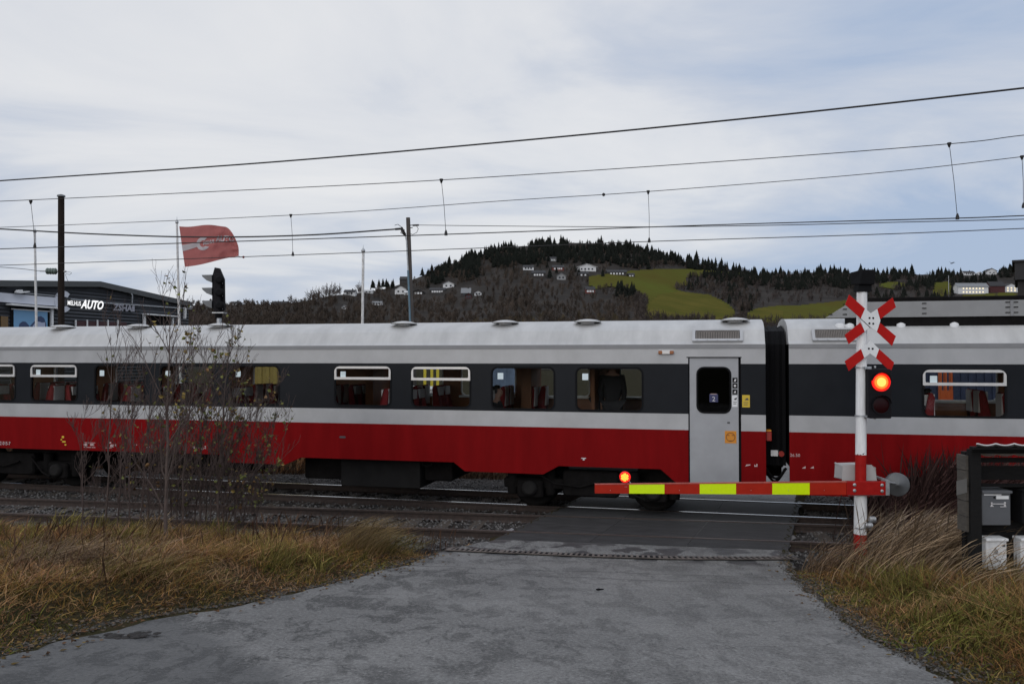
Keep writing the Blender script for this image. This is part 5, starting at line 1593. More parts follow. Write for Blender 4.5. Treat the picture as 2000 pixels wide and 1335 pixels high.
# flagpoles
def flagpole(top, bot, Y, label, w_):
    root, base = pole('flagpole', label, (top[0], top[1] + 9), bot, .07, w_, Y, MT['flag_white'], 'white flagpoles', 'flagpole', 10)
    c = loc(top[0], top[1] + 9, Y, base)
    k = w_ / .05
    MB().lathe([(.03 * k, -.02), (.075 * k, .04), (.08 * k, .10), (.05 * k, .16), (.012, .22), (.006, .36)], 10, Matrix.Translation(c)).build('finial', MT['galv'], root)
    return root, base
MT['flag_white'] = mat('flaked white pole', (0.62, 0.61, 0.60), .6, var=.35, scale=6, stretch=(2, 2, 1))
D3 = 40.0
flagpole((68, 446), (71, 632), D3, 'flaking white flagpole with no flag, leftmost of three', .05)
flagpole((345.5, 428), (350, 625), D3, 'flaking white flagpole flying the red flag', .05)
flagpole((709.5, 484), (708, 627), D3 - 2, 'clean white flagpole without a flag near the leaning grey pole', .06)
# flag
FY = D3 - .05
def flag_pt(u, v, off=0.0):
    tx, ty = 350 + 108 * u, 442 - 1.5 * math.sin(u * 3.1) + 1.5 * math.sin(u * 9)
    bx_, by_ = 361 + 105 * u, 521 - 20.5 * u ** 1.05 + 1.2 * math.sin(u * 6)
    if u > .82:
        k = (u - .82) / .18
        ty += 20 * k * k
    x = tx + (bx_ - tx) * v; y = ty + (by_ - ty) * v
    x += (3.5 * math.sin(v * math.pi) * u * u)
    dz = .16 * math.sin(u * 8 + v * 1.5) * u + .10 * math.sin(u * 17 - v * 7 + 1) * u * u + .05 * math.sin(v * 22 + u * 9) * u + .05 * math.sin(u * 30 + v * 12) * u
    return at(x, y, FY + dz - off)
fb = at(350, 442, FY)
fl = empty('flag', fb); tag(fl, 'red flag with a white spanner and lettering, blown out to the right', 'flag')
nu, nv = 60, 36
vs = [flag_pt(i / nu, j / nv) - fb for j in range(nv + 1) for i in range(nu + 1)]
fs = [(j * (nu + 1) + i, j * (nu + 1) + i + 1, (j + 1) * (nu + 1) + i + 1, (j + 1) * (nu + 1) + i) for j in range(nv) for i in range(nu)]
MT['flag_red'] = mat('flag cloth', (0.44, 0.14, 0.13), .85, var=.08, scale=3)
_b = MT['flag_red'].node_tree.nodes['Principled BSDF']
# thin cloth lets the sky's light through
_t = MT['flag_red'].node_tree
_tl = N('ShaderNodeBsdfTranslucent', _t); _tl.inputs[0].default_value = (.62, .21, .19, 1)
_mx = N('ShaderNodeMixShader', _t); _mx.inputs[0].default_value = .42
_o = [n for n in _t.nodes if n.type == 'OUTPUT_MATERIAL'][0]
LK(_b.outputs[0], _mx.inputs[1], _t); LK(_tl.outputs[0], _mx.inputs[2], _t); LK(_mx.outputs[0], _o.inputs[0], _t)
MB().add(vs, fs, True).build('cloth', MT['flag_red'], fl)
MT['flag_emb'] = mat('flag print', (0.62, 0.60, 0.62), .8)
_t2 = MT['flag_emb'].node_tree; _b2 = _t2.nodes['Principled BSDF']
_tl = N('ShaderNodeBsdfTranslucent', _t2); _tl.inputs[0].default_value = (.62, .60, .62, 1)
_mx = N('ShaderNodeMixShader', _t2); _mx.inputs[0].default_value = .35
_o = [n for n in _t2.nodes if n.type == 'OUTPUT_MATERIAL'][0]
LK(_b2.outputs[0], _mx.inputs[1], _t2); LK(_tl.outputs[0], _mx.inputs[2], _t2); LK(_mx.outputs[0], _o.inputs[0], _t2)
def on_flag(loops_uv, name):
    """flat print: triangles subdivided finely and laid on the cloth"""
    tri = tessellate_polygon([[Vector((p[0], p[1], 0)) for p in l] for l in loops_uv])
    flat = [p for l in loops_uv for p in l]
    mb = MB()
    def sub(a, b, c, d):
        if d == 0:
            mb.add([flag_pt(p[0], p[1], .02) - fb for p in (a, b, c)], [(0, 1, 2)])
            return
        ab, bc, ca_ = [((p[0] + q_[0]) / 2, (p[1] + q_[1]) / 2) for p, q_ in ((a, b), (b, c), (c, a))]
        for t in ((a, ab, ca_), (ab, b, bc), (ca_, bc, c), (ab, bc, ca_)): sub(*t, d - 1)
    for t in tri: sub(*(flat[i][:2] for i in t), 2)
    return mb.build(name, MT['flag_emb'], fl)
# the spanner: handle and open jaw
asp = 1.39
def jaw(cu, cv, r_): return [(cu + r_ * math.cos(R(a)) / asp, cv + r_ * math.sin(R(a))) for a in range(38, 323, 15)]
outer = jaw(.385, .48, .17)
inner = [(.385 + .085 * math.cos(R(a)) / asp, .48 + .085 * math.sin(R(a))) for a in range(300, 58, -20)]
on_flag([outer + inner], 'spanner_jaw')
on_flag([[(.0, .46), (.27, .415), (.27, .535), (.0, .615)]], 'spanner_handle')
def flag_text(body, u0, v0, h, wd, shear, name):
    vs_, fs_2 = text_mesh(body, 1.0, shear, 1.0, bold=.05)
    wmax = max(v_.x for v_ in vs_)
    mb = MB()
    mb.add([flag_pt(u0 + v_.x / wmax * wd, v0 - v_.y * h - .10 * (v_.x / wmax * wd), .02) - fb for v_ in vs_], fs_2)
    return mb.build(name, MT['flag_emb'], fl)
flag_text('MELHUS', .385, .52, .085, .20, .2, 'small_lettering')
flag_text('AUTO', .60, .49, .165, .34, .35, 'large_lettering')
# torn corner and its knot
k0 = at(466, 502, FY); 
o = MB().tube([flag_pt(1, .98) - fb, k0 - fb + Vector((.05, 0, 0)), at(473, 502, FY) - fb], .02, 5).build('corner_cord', MT['flag_emb'], fl)
MB().lathe([(0, -.07), (.06, -.02), (.06, .03), (0, .07)], 8, Matrix.Translation(at(475.5, 502, FY) - fb)).build('corner_knot', MT['flag_red'], fl)
# ------------------------------------------------------------------ railway signal beyond the train
SD_ = 23.0
sb = at(430, 720, SD_); sb.z = -.3
rs = empty('railway_signal', sb); tag(rs, 'dark railway signal head with three hooded lamps facing left, above the coach roof', 'railway signal')
def S(px, py, dy=0.0): return at(px, py, SD_ + dy) - sb
def S2(px, py):
    p = S(px, py); return (p.x, p.z)
bp_ = [S2(420.5, 522.5), S2(429.5, 524), S2(438.5, 545), S2(439.5, 607), S2(420.5, 607), S2(415.5, 600), S2(415.5, 540)]
# the back board is seen edge-on from behind right: a box with a dark flank
MB().plate([bp_], -.05, .05).build('backboard', MT['sig_black'], rs)
x0, z0 = S2(421, 609); x1, z1 = S2(434, 535)
MB().bevbox((x0, -.16, z0), (x1, -.05, z1), .03).build('lamp_case', MT['sig_black'], rs)
for yy in (546, 571, 596):
    c = S(430.5, yy, -.16)
    m4 = Matrix.Translation(c) @ Matrix.Rotation(R(90), 4, 'X')
    MB().lathe([(.085, 0), (.12, .03), (.12, .09), (.07, .12)], 16, m4).build('lamp_back', MT['black'], rs)
    # hood seen from the side
    v0, v1, v2, v3, v4 = S2(416, yy - 9), S2(396.5, yy - 8.5), S2(398, yy - 5), S2(406, yy + 2), S2(416, yy + 6)
    MB().plate([[v0, v1, v2, v3, v4]], -.10, .12).build('hood', MT['hood'] if 'hood' in MT else MT['grey_dark'], rs)
    MB().box((S2(434.5, yy)[0], -.12, c.z - .10), (S2(437, yy)[0], -.06, c.z + .02)).build('hinge', MT['galv'], rs)
MB().tube([S(427, 608, .0), S(427, 621, .0)], .10, 12).build('neck', MT['black'], rs)
MB().tube([S(428, 620), Vector((S(428, 620).x, 0, 0))], .07, 12).build('mast', MT['galv'], rs)
mb = MB(); a = S2(419, 610); mb.box((a[0], -.2, a[1] - .03), (S2(441, 610)[0], .1, a[1])); mb.build('foot_plate', MT['galv'], rs)
# ------------------------------------------------------------------ car shop
dA_ = 50.0
FA = at(-5, 698, dA_); fdir = Vector((.3125, 1, 0)).normalized()
shop = empty('car_shop', (FA.x, FA.y, 0), math.atan2(fdir.y, fdir.x))
tag(shop, 'dark ribbed metal car shop with white wrench band and lit lettering', 'building')
SI = (Matrix.Translation((FA.x, FA.y, 0)) @ Matrix.Rotation(math.atan2(fdir.y, fdir.x), 4, 'Z')).inverted()
fn = Vector((fdir.y, -fdir.x, 0))            # facade faces right and towards the camera
def F2(px, py, out=0.0):
    """pixel -> (along, height) on the facade"""
    d = ray(px, py); o_ = Vector((0, 0, EYE)); p0_ = Vector((FA.x, FA.y, 0)) + fn * out
    k = (p0_ - o_).dot(fn) / d.dot(fn)
    p = SI @ (o_ + d * k); return (p.x, p.z)
# local frame: x along facade, -y towards the viewer's side
eA = F2(0, 548); rdg = F2(190, 550); eB = F2(368, 590)
xe = eB[0]; x_s = -14.0
zl0 = eA[1] - (rdg[1] - eA[1]) / (rdg[0] - eA[0]) * (eA[0] - x_s)
def roof_z(x): 
    if x < rdg[0]: return zl0 + (rdg[1] - zl0) * (x - x_s) / (rdg[0] - x_s)
    return rdg[1] + (eB[1] - rdg[1]) * (x - rdg[0]) / (xe - rdg[0])
MT['clad'] = mat('dark cladding', (0.034, 0.037, 0.044), .45, .2, var=.12, scale=1.5)
MT['fascia'] = mat('grey roof trim', (0.075, 0.078, 0.078), .5, .2)
cl = MB(); zc = 0.0; rib = .235
nrib = int(max(rdg[1], zl0) / rib) + 1
for k in range(nrib):
    for z0, z1, y0, y1 in ((k * rib, k * rib + rib * .62, -.0, -.045), (k * rib + rib * .62, (k + 1) * rib, -.045, -.0)):
        def xlim(z):
            a = x_s; b = xe
            if z > zl0: a = x_s + (z - zl0) / (rdg[1] - zl0) * (rdg[0] - x_s)
            if z > eB[1]: b = xe - (z - eB[1]) / (rdg[1] - eB[1]) * (xe - rdg[0])
            return a, b
        if z0 >= rdg[1]: continue
        z1 = min(z1, rdg[1])
        a0, b0 = xlim(z0); a1, b1 = xlim(z1)
        if b0 > a0: cl.add([(a0, y0, z0), (b0, y0, z0), (b1, y1, z1), (a1, y1, z1)], [(0, 1, 2, 3)])
cl.build('wall', MT['clad'], shop)
bk = MB(); bk.add([(xe, 0, -.3), (xe, 24, -.3), (xe, 24, eB[1]), (xe, 0, eB[1])], [(0, 1, 2, 3)]); bk.add([(x_s, 0, -.3), (x_s, 24, -.3), (x_s, 24, zl0), (x_s, 0, zl0)], [(0, 1, 2, 3)]); bk.build('end_wall', MT['clad'], shop)
rf = MB()
for xa_, xb_ in ((x_s, rdg[0]), (rdg[0], xe + .15)):
    za_, zb_ = roof_z(xa_), roof_z(xb_)
    rf.add([(xa_, -.30, za_ + .02), (xb_, -.30, zb_ + .02), (xb_, 24, zb_ + .02), (xa_, 24, za_ + .02), (xa_, -.30, za_ - .36), (xb_, -.30, zb_ - .36), (xb_, 0.0, zb_ - .36), (xa_, 0.0, za_ - .36)], [(0, 1, 2, 3), (0, 1, 5, 4), (4, 5, 6, 7)])
rf.build('roof', MT['fascia'], shop)
def on_fac(loops, d0, d1, name, m_, parent=shop):
    return MB().plate([[F2(*p) for p in l] for l in loops], -d1, -d0).build(name, m_, parent)
MT['sign_white'] = mat('white sign panel', (0.56, 0.58, 0.64), .5)
bd = on_fac([[(-120, 560), (0, 571.5), (112, 581.5), (113, 598), (108, 597.5), (0, 589.5), (-120, 582)]], .04, .12, 'wrench_band', MT['sign_white'])
jaw_o = [(120.5 + 17 * math.cos(R(a)), 589 + 21 * math.sin(R(a))) for a in range(40, 321, 12)]
jaw_i = [(123.5 + 8 * math.cos(R(a)), 589 + 9.5 * math.sin(R(a))) for a in range(305, 54, -15)]
on_fac([jaw_o + jaw_i], .05, .16, 'wrench_jaw', MT['sign_white'])
MT['lit_letters'] = emit('lit letters', (1, 1, 1), .95)
def fac_text(body, p_lb, p_rt, name, m_, shear=0.0, bold=.03, out_=.2):
    """lettering between two facade pixels (left-bottom, right-top)"""
    a = F2(*p_lb); b = F2(*p_rt)
    vs_, fs_2 = text_mesh(body, 1.0, shear, 1.0, bold=bold)
    wmax = max(v_.x for v_ in vs_); hmax = max(v_.y for v_ in vs_)
    mb = MB(); n_ = len(vs_)
    front = [(a[0] + v_.x / wmax * (b[0] - a[0]), -out_, a[1] + v_.y / hmax * (b[1] - a[1])) for v_ in vs_]
    mb.add(front, fs_2)
    return mb.build(name, m_, shop)
fac_text('MELHUS', (127.5, 595.5), (153.5, 588.5), 'small_lettering', MT['lit_letters'], .0)
fac_text('AUTO', (153, 602), (198, 588), 'large_lettering', MT['lit_letters'], .35, .045)
MT['grey_letters'] = mat('grey letters', (0.30, 0.30, 0.34), .5)
fac_text('ZSHA', (216, 606), (254, 596), 'grey_lettering', MT['grey_letters'], .1, .05)
on_fac([[(256, 594.8), (260, 595), (260, 608.5), (255, 608)]], .06, .14, 'grey_sign_block', MT['grey_letters'])
on_fac([[(217, 592), (233, 593.5), (233, 595.5), (217, 594.5)]], .06, .12, 'grey_sign_bar', MT['grey_letters'])
pipe = on_fac([[(46, 571.6), (113, 577.5), (113, 578.8), (46, 573)]], .1, .16, 'cable_tray', MT['galv'])
on_fac([[(135, 583), (205, 590.4), (372, 602), (372, 604), (205, 592.4), (135, 584.8)]], .1, .16, 'cable_tray', MT['galv'])
on_fac([[(23, 570), (27, 566), (32, 566), (33, 569), (46, 568.5), (47, 570.5), (28, 573), (23, 571.5)]], .2, .5, 'wall_lamp', MT['white'])
lamp = on_fac([[(249.5, 573), (251, 572.6), (253.4, 577), (252.5, 593.5), (251.7, 593.5), (252.3, 577.5)]], .2, .3, 'swan_neck_lamp', MT['galv'])
# shop windows and their picture
on_fac([[(10, 592.3), (104, 600), (104, 603), (10, 596)]], .05, .5, 'canopy', MT['white'])
wf = on_fac([[(19, 599), (100, 605), (100, 650), (19, 650)]], .02, .06, 'window', MT['black'])
MT['pic_sky'] = mat('poster sky', (0.16, 0.34, 0.55), .5); MT['pic_dark'] = mat('poster hills', (0.035, 0.06, 0.14), .5); MT['pic_pale'] = mat('poster snow', (0.40, 0.44, 0.58), .5)
ps = on_fac([[(25, 603), (91, 608), (91, 650), (25, 650)]], .065, .08, 'poster', MT['pic_sky'], wf)
on_fac([[(36, 632), (42, 627.5), (48, 628), (55, 636), (58, 648), (32, 648)], [ (0,0),(0,0),(0,0) ]][:1], .082, .088, 'poster_hill', MT['pic_dark'], ps)
on_fac([[(57, 636), (66, 626), (72, 618), (78, 617), (84, 621), (88, 631), (89, 648), (57, 648)]], .082, .088, 'poster_hill', MT['pic_dark'], ps)
on_fac([[(62, 636), (70, 627), (76, 628.5), (80, 630), (86, 629), (86, 648), (60, 648)]], .09, .094, 'poster_snow', MT['pic_pale'], ps)
on_fac([[(96, 601.5), (100, 602), (100, 650), (96, 650)]], .05, .2, 'frame_post', MT['white'], wf)
on_fac([[(20, 602), (95, 607), (95, 609), (20, 604)]], .07, .12, 'frame_head', MT['white'], wf)
on_fac([[(0, 617), (14, 618), (14, 650), (0, 650)]], .03, .08, 'window', mat('ochre pane', (.14, .075, .015), .2))
MT['dk_red'] = mat('dark red wall', (0.045, 0.012, 0.015), .6)
wi = on_fac([[(146, 626.5), (246, 629), (246, 652), (146, 650)]], .02, .05, 'window', MT['dk_red'])
for px_ in (145.5, 168, 188, 208.5, 228): on_fac([[(px_ - .9, 624.5), (px_ + .9, 624.5), (px_ + .9, 652), (px_ - .9, 652)]], .06, .14, 'mullion', MT['white'], wi)
wi = on_fac([[(278, 614), (335, 619), (335, 655), (278, 655)]], .02, .05, 'window', MT['black'])
on_fac([[(276, 612), (340, 617), (340, 619), (276, 614.5)]], .06, .5, 'window_hood', MT['white'], wi)
on_fac([[(277, 613.5), (281, 614), (281, 655), (277, 655)]], .06, .2, 'mullion', MT['white'], wi)
on_fac([[(333, 619), (335.5, 619), (335.5, 655), (333, 655)]], .06, .2, 'mullion', MT['white'], wi)
on_fac([[(353, 601), (355, 600), (356.5, 605), (355.5, 622), (354, 622), (354.5, 606)]], .2, .4, 'flood_lamp', MT['white'])
on_fac([[(363, 597.5), (368, 598), (368, 601), (363, 600.5)]], .1, .4, 'flood_lamp', MT['white'])
# ------------------------------------------------------------------ dark hut at the right edge
hb_ = at(1990, 698, 42); hb_.z = -.3
hut = empty('dark_hut', hb_, -math.atan(.615)); tag(hut, 'dark brown building corner with an overhanging top at the right picture edge', 'building')
def H2(px, py): 
    p = at(px, py, 42) - hb_; return p.x, p.z
MT['hut'] = mat('dark brown boards', (0.020, 0.016, 0.015), .8, var=.2, scale=3, stretch=(3, 3, .3)); MT['hut_top'] = mat('black roof edge', (0.012, 0.011, 0.012), .7)
a, z0 = H2(1989, 640); b, z1 = H2(1989, 547)
MB().box((a, 0, 0), (a + 7, 5, z1)).build('wall', MT['hut'], hut)
a, z1 = H2(1983, 547); b, z2 = H2(1983, 509)
MB().box((a, -.3, z1), (a + 7.3, 5.3, z2 - .1)).box((a - .12, -.42, z2 - .1), (a + 7.4, 5.4, z2)).build('overhang', MT['hut_top'], hut)
# ------------------------------------------------------------------ yard things seen through the coach windows
def ground_box(name, label, cat, px0, px1, Y, h, dep, m_, z0=0.0, ribs=True):
    a = at(px0, 698, Y); b = at(px1, 698, Y)
    root = empty(name, ((a.x + b.x) / 2, Y, z0)); tag(root, label, cat)
    w_ = (b.x - a.x) / 2
    mb = MB().box((-w_, 0, 0), (w_, dep, h))
    if ribs:
        n_ = int(w_ * 2 / .28)
        for k in range(n_):
            x_ = -w_ + w_ * 2 * (k + .5) / n_
            mb.box((x_ - .07, -.04, .15), (x_ + .07, -.001, h - .15))
    mb.build('side', m_, root)
    MB().box((-w_ - .02, -.06, 0), (-w_ + .12, .1, h + .02)).build('corner_post', m_, root)
    MB().box((w_ - .12, -.06, 0), (w_ + .02, .1, h + .02)).build('corner_post', m_, root)
    MB().box((-w_ + .12, -.06, h - .12), (w_ - .12, .02, h + .02)).build('top_rail', m_, root)
    return root
MT['cont_blue'] = mat('dark blue container', (0.020, 0.030, 0.070), .6, var=.3, scale=3)
MT['cont_pale'] = mat('pale blue container', (0.13, 0.18, 0.27), .6, var=.3, scale=3)
MT['cont_yel'] = mat('ochre container', (0.30, 0.22, 0.05), .6, var=.2, scale=2)
ground_box('container', 'dark blue steel container behind the right coach window', 'container', 1795, 2240, 30, 2.9, 2.4, MT['cont_blue'], 0)
ground_box('container', 'pale blue container behind the window with the seated dark haired passenger', 'container', 925, 1006, 34, 2.9, 2.4, MT['cont_pale'], 0)
ground_box('container', 'ochre yellow container behind the window at the bush', 'container', 486, 590, 32, 2.9, 2.4, MT['cont_yel'], 0)
# orange lifting frame and yellow posts
def frame_thing(name, label, cat, pxs, y_top, y_bot, Y, m_, wpx):
    b_ = at(pxs[0], y_bot, Y); root = empty(name, (b_.x, Y, 0.0)); tag(root, label, cat)
    for px_ in pxs:
        a = at(px_ - wpx / 2, y_top, Y); b = at(px_ + wpx / 2, y_bot, Y)
        MB().box((a.x - b_.x, -.06, 0), (b.x - b_.x, .06, a.z)).build('post', m_, root)
    return root, b_
MT['fork_or'] = mat('orange machine paint', (0.50, 0.10, 0.02), .5)
ft, b_ = frame_thing('lifting_frame', 'orange lifting mast standing before the dark blue container', 'lifting mast', (1836, 1846, 1857), 716, 800, 24, MT['fork_or'], 4)
a = at(1834, 762, 24); b = at(1860, 788, 24)
MB().box((a.x - b_.x, -.05, b.z), (b.x - b_.x, .05, a.z)).box((at(1826, 0, 24).x - b_.x, -.3, b.z - .1), (b.x - b_.x + .1, .05, b.z - .0)).build('carriage', MT['fork_or'], ft)
MT['post_yel'] = mat('yellow machine paint', (0.70, 0.55, 0.04), .5)
frame_thing('yellow_posts', 'three bright yellow posts behind the window with the hopper frame', 'steel posts', (830, 843.5, 855), 712, 745, 30, MT['post_yel'], 5)
# white van: body, windows, wheels
vb = at(835, 698, 27); vb.z = -.1
van = empty('white_van', vb); tag(van, 'white van with sloping bonnet parked beyond the train', 'van')
MB().plate([[(-2.4, .35), (2.0, .35), (2.1, .75), (1.9, 1.0), (1.1, 1.25), (.35, 2.05), (-2.3, 2.1), (-2.45, 1.8)]], 0, 1.8).build('body', MT['white'], van, bevel=.04)
MB().plate([[(-.3, 1.3), (.92, 1.3), (.38, 1.92), (-.3, 1.95)]], -.01, .01).build('side_window', MT['black'], van)
for x_ in (-1.5, 1.35):
    wh = MB().lathe([(.18, -.02), (.33, -.02), (.35, .02), (.35, .18), (.33, .2)], 20, Matrix.Translation((x_, .2, .35)) @ Matrix.Rotation(R(90), 4, 'X')).build('wheel', MT['rubber'], van)
    MB().lathe([(.20, .2), (.12, .215), (0, .22)], 14, Matrix.Translation((x_, .2, .35)) @ Matrix.Rotation(R(90), 4, 'X')).build('rim', MT['galv'], wh)
# ------------------------------------------------------------------ hills
RPX = np.array([-900, -600, 0, 360, 420, 540, 590, 640, 700, 730, 760, 800, 830, 870, 910, 960, 1010, 1060, 1120, 1180, 1240, 1290, 1330, 1380, 1440, 1480, 1520, 1580, 1640, 1700, 1760, 1850, 1900, 1960, 2000, 2200, 2600, 3000], float)
RPY = np.array([630, 622, 606, 597, 594, 594, 589, 578, 572, 568, 562, 549, 536, 519, 505, 491, 483, 477, 474, 476, 486, 499, 510, 518, 529, 537, 537, 532, 532, 536, 536, 536, 535, 531, 530, 528, 540, 560], float)
def ridge(px): return np.interp(px, RPX, RPY)
def rfar(px): return np.interp(px, [-900, 300, 650, 850, 1100, 1300, 1500, 2000, 3000], [560, 560, 640, 820, 900, 900, 980, 1050, 1050])
YB, R0 = 722.0, 215.0
def hill_r(px, py):
    t = np.clip((YB - py) / (YB - ridge(px)), 0, 1.0)
    return R0 + (rfar(px) - R0) * t
def hill_pt(px, py):
    px = np.asarray(px, float); py = np.asarray(py, float)
    Y = hill_r(px, py)
    a = (px - 1000) / FP; b = -(py - 667.5) / FP
    dy = _cp - b * _sp; dz = _sp + b * _cp
    return a / dy * Y, Y, EYE + dz / dy * Y
hp = np.linspace(-900, 3000, 391); ht = np.linspace(0, 1, 46)
HP, HT = np.meshgrid(hp, ht)
HPY = YB + (ridge(HP) - YB) * HT
HX, HY, HZ = hill_pt(HP, HPY)
HZ = HZ + 1.6 * (vnoise(HX, HY, 40, 31) - .5) * np.sin(HT * math.pi)
# a gently falling back slope behind the ridge
bx_, by_, bz_ = HX[-1] * 1.25, HY[-1] * 1.25, HZ[-1] - 40
HX = np.vstack([HX, bx_]); HY = np.vstack([HY, by_]); HZ = np.vstack([HZ, bz_])
nx = len(hp)
ii = (np.arange(len(ht))[:, None] * nx + np.arange(nx - 1)[None, :]).ravel()
quads = np.stack([ii, ii + 1, ii + nx + 1, ii + nx], 1)
MT['hill'] = mat('leafless woodland floor', (0.034, 0.029, 0.025), 1.0, var=.45, scale=.05, spec=.1)
o = obj('hills', np_mesh(np.stack([HX.ravel(), HY.ravel(), HZ.ravel()], 1), quads, np.full(len(quads), 4), smooth=True, name='hills'), MT['hill'])
tag(o, 'wooded hills behind the railway', 'hills', kind='structure')
# fields draped on the slope
def inpoly(px, py, poly):
    px = np.asarray(px, float); py = np.asarray(py, float); r_ = np.zeros(px.shape, bool); j = len(poly) - 1
    for i in range(len(poly)):
        xi, yi = poly[i]; xj, yj = poly[j]
        c = ((yi > py) != (yj > py)) & (px < (xj - xi) * (py - yi) / (yj - yi + 1e-9) + xi)
        r_ ^= c; j = i
    return r_
FIELDS = {
 'upper': [(1150, 541), (1200, 533), (1235, 529), (1290, 526), (1345, 526), (1400, 530), (1462, 536), (1455, 542), (1400, 541), (1345, 540), (1338, 548), (1352, 556), (1330, 560), (1318, 566), (1345, 572), (1385, 576), (1415, 590), (1432, 603), (1440, 630), (1256, 630), (1268, 598), (1262, 580), (1240, 565), (1190, 560), (1160, 566), (1150, 556)],
 'lower': [(1462, 612), (1476, 603), (1515, 598), (1560, 597), (1610, 592), (1650, 587), (1690, 587), (1690, 632), (1460, 632)],
 'small': [(1717, 555), (1735, 551), (1765, 552), (1770, 558), (1745, 566), (1720, 562)],
 'strip': [(1822, 553), (1852, 551), (1862, 560), (1858, 578), (1824, 580)],
 'meadow': [(1880, 577), (1960, 572), (2020, 574), (2020, 590), (1880, 590)],
}
MT['field'] = mat('grass field', (0.070, 0.079, 0.018), 1.0, var=.25, scale=.02, spec=.0, var_col=(0.078, 0.063, 0.018), stretch=(1, .35, 1))
MT['field2'] = mat('stubble field', (0.090, 0.076, 0.020), 1.0, var=.30, scale=.03, spec=.0, var_col=(0.060, 0.064, 0.016))
def field(poly, label, material, lift=.5, res=5.0):
    x0 = min(p[0] for p in poly); x1 = max(p[0] for p in poly); y0 = min(p[1] for p in poly); y1 = max(p[1] for p in poly)
    gx_ = np.arange(x0, x1 + res, res); gy_ = np.arange(y0, y1 + 1.5, 1.5)
    A_, B_ = np.meshgrid(gx_, gy_)
    cx_ = (A_[:-1, :-1] + A_[1:, 1:]) / 2; cy_ = (B_[:-1, :-1] + B_[1:, 1:]) / 2
    k = inpoly(cx_, cy_, poly).ravel()
    X_, Y_, Z_ = hill_pt(A_, np.maximum(B_, ridge(A_)))
    nz = 1.6 * (vnoise(X_, Y_, 40, 31) - .5)
    Z_ = Z_ + np.maximum(nz, 0) + lift
    n_ = len(gx_)
    ii = (np.arange(len(gy_) - 1)[:, None] * n_ + np.arange(n_ - 1)[None, :]).ravel()[k]
    q_ = np.stack([ii, ii + n_, ii + n_ + 1, ii + 1], 1)
    o = obj('field', np_mesh(np.stack([X_.ravel(), Y_.ravel(), Z_.ravel()], 1), q_, np.full(len(q_), 4), smooth=True, name='field'), material)
    tag(o, label, 'field', kind='structure')
field(FIELDS['upper'], 'large green and ochre hillside field between bare woods', MT['field'])
field([(1262, 600), (1290, 575), (1330, 571), (1380, 577), (1412, 592), (1430, 605), (1436, 630), (1258, 630)], 'yellowish mown slope below the large hillside field', MT['field2'], .8)
field(FIELDS['lower'], 'low green field above the train roof beside the roof shield', MT['field'])
field([(1462, 614), (1476, 604), (1510, 600), (1530, 612), (1535, 632), (1460, 632)], 'small ochre field corner above the gap between the coaches', MT['field2'], .8)
field(FIELDS['small'], 'small pale green clearing right of the bell box', MT['field'])
field(FIELDS['strip'], 'narrow green strip left of the white farm building', MT['field'])
field(FIELDS['meadow'], 'green meadow below the long white farmhouse', MT['field'])
def infield(px, py):
    r_ = np.zeros(np.shape(px), bool)
    for p in FIELDS.values(): r_ |= inpoly(px, py, p)
    return r_

# ------------------------------------------------------------------ houses on the hills
MT['h_white'] = mat('white house boards', (0.58, 0.58, 0.58), .7, var=.06)
MT['h_grey'] = mat('grey house boards', (0.25, 0.25, 0.25), .7)
MT['h_dark'] = mat('dark house boards', (0.035, 0.030, 0.028), .8)
MT['h_red'] = mat('falu red boards', (0.12, 0.028, 0.020), .8)
MT['h_barn'] = mat('dark red barn boards', (0.055, 0.012, 0.012), .8)
MT['r_dark'] = mat('dark tile roof', (0.022, 0.021, 0.022), .8)
MT['r_grey'] = mat('grey sheet roof', (0.17, 0.175, 0.18), .6)
MT['r_pale'] = mat('pale roof edge', (0.50, 0.50, 0.50), .7)
MT['win_dark'] = mat('dark window', (0.02, 0.022, 0.026), .2)
MT['win_pale'] = mat('bright window trim', (0.66, 0.66, 0.66), .5)
MT['win_lit'] = emit('lit window', (1.0, .86, .58), 1.0)
HOUSES = []
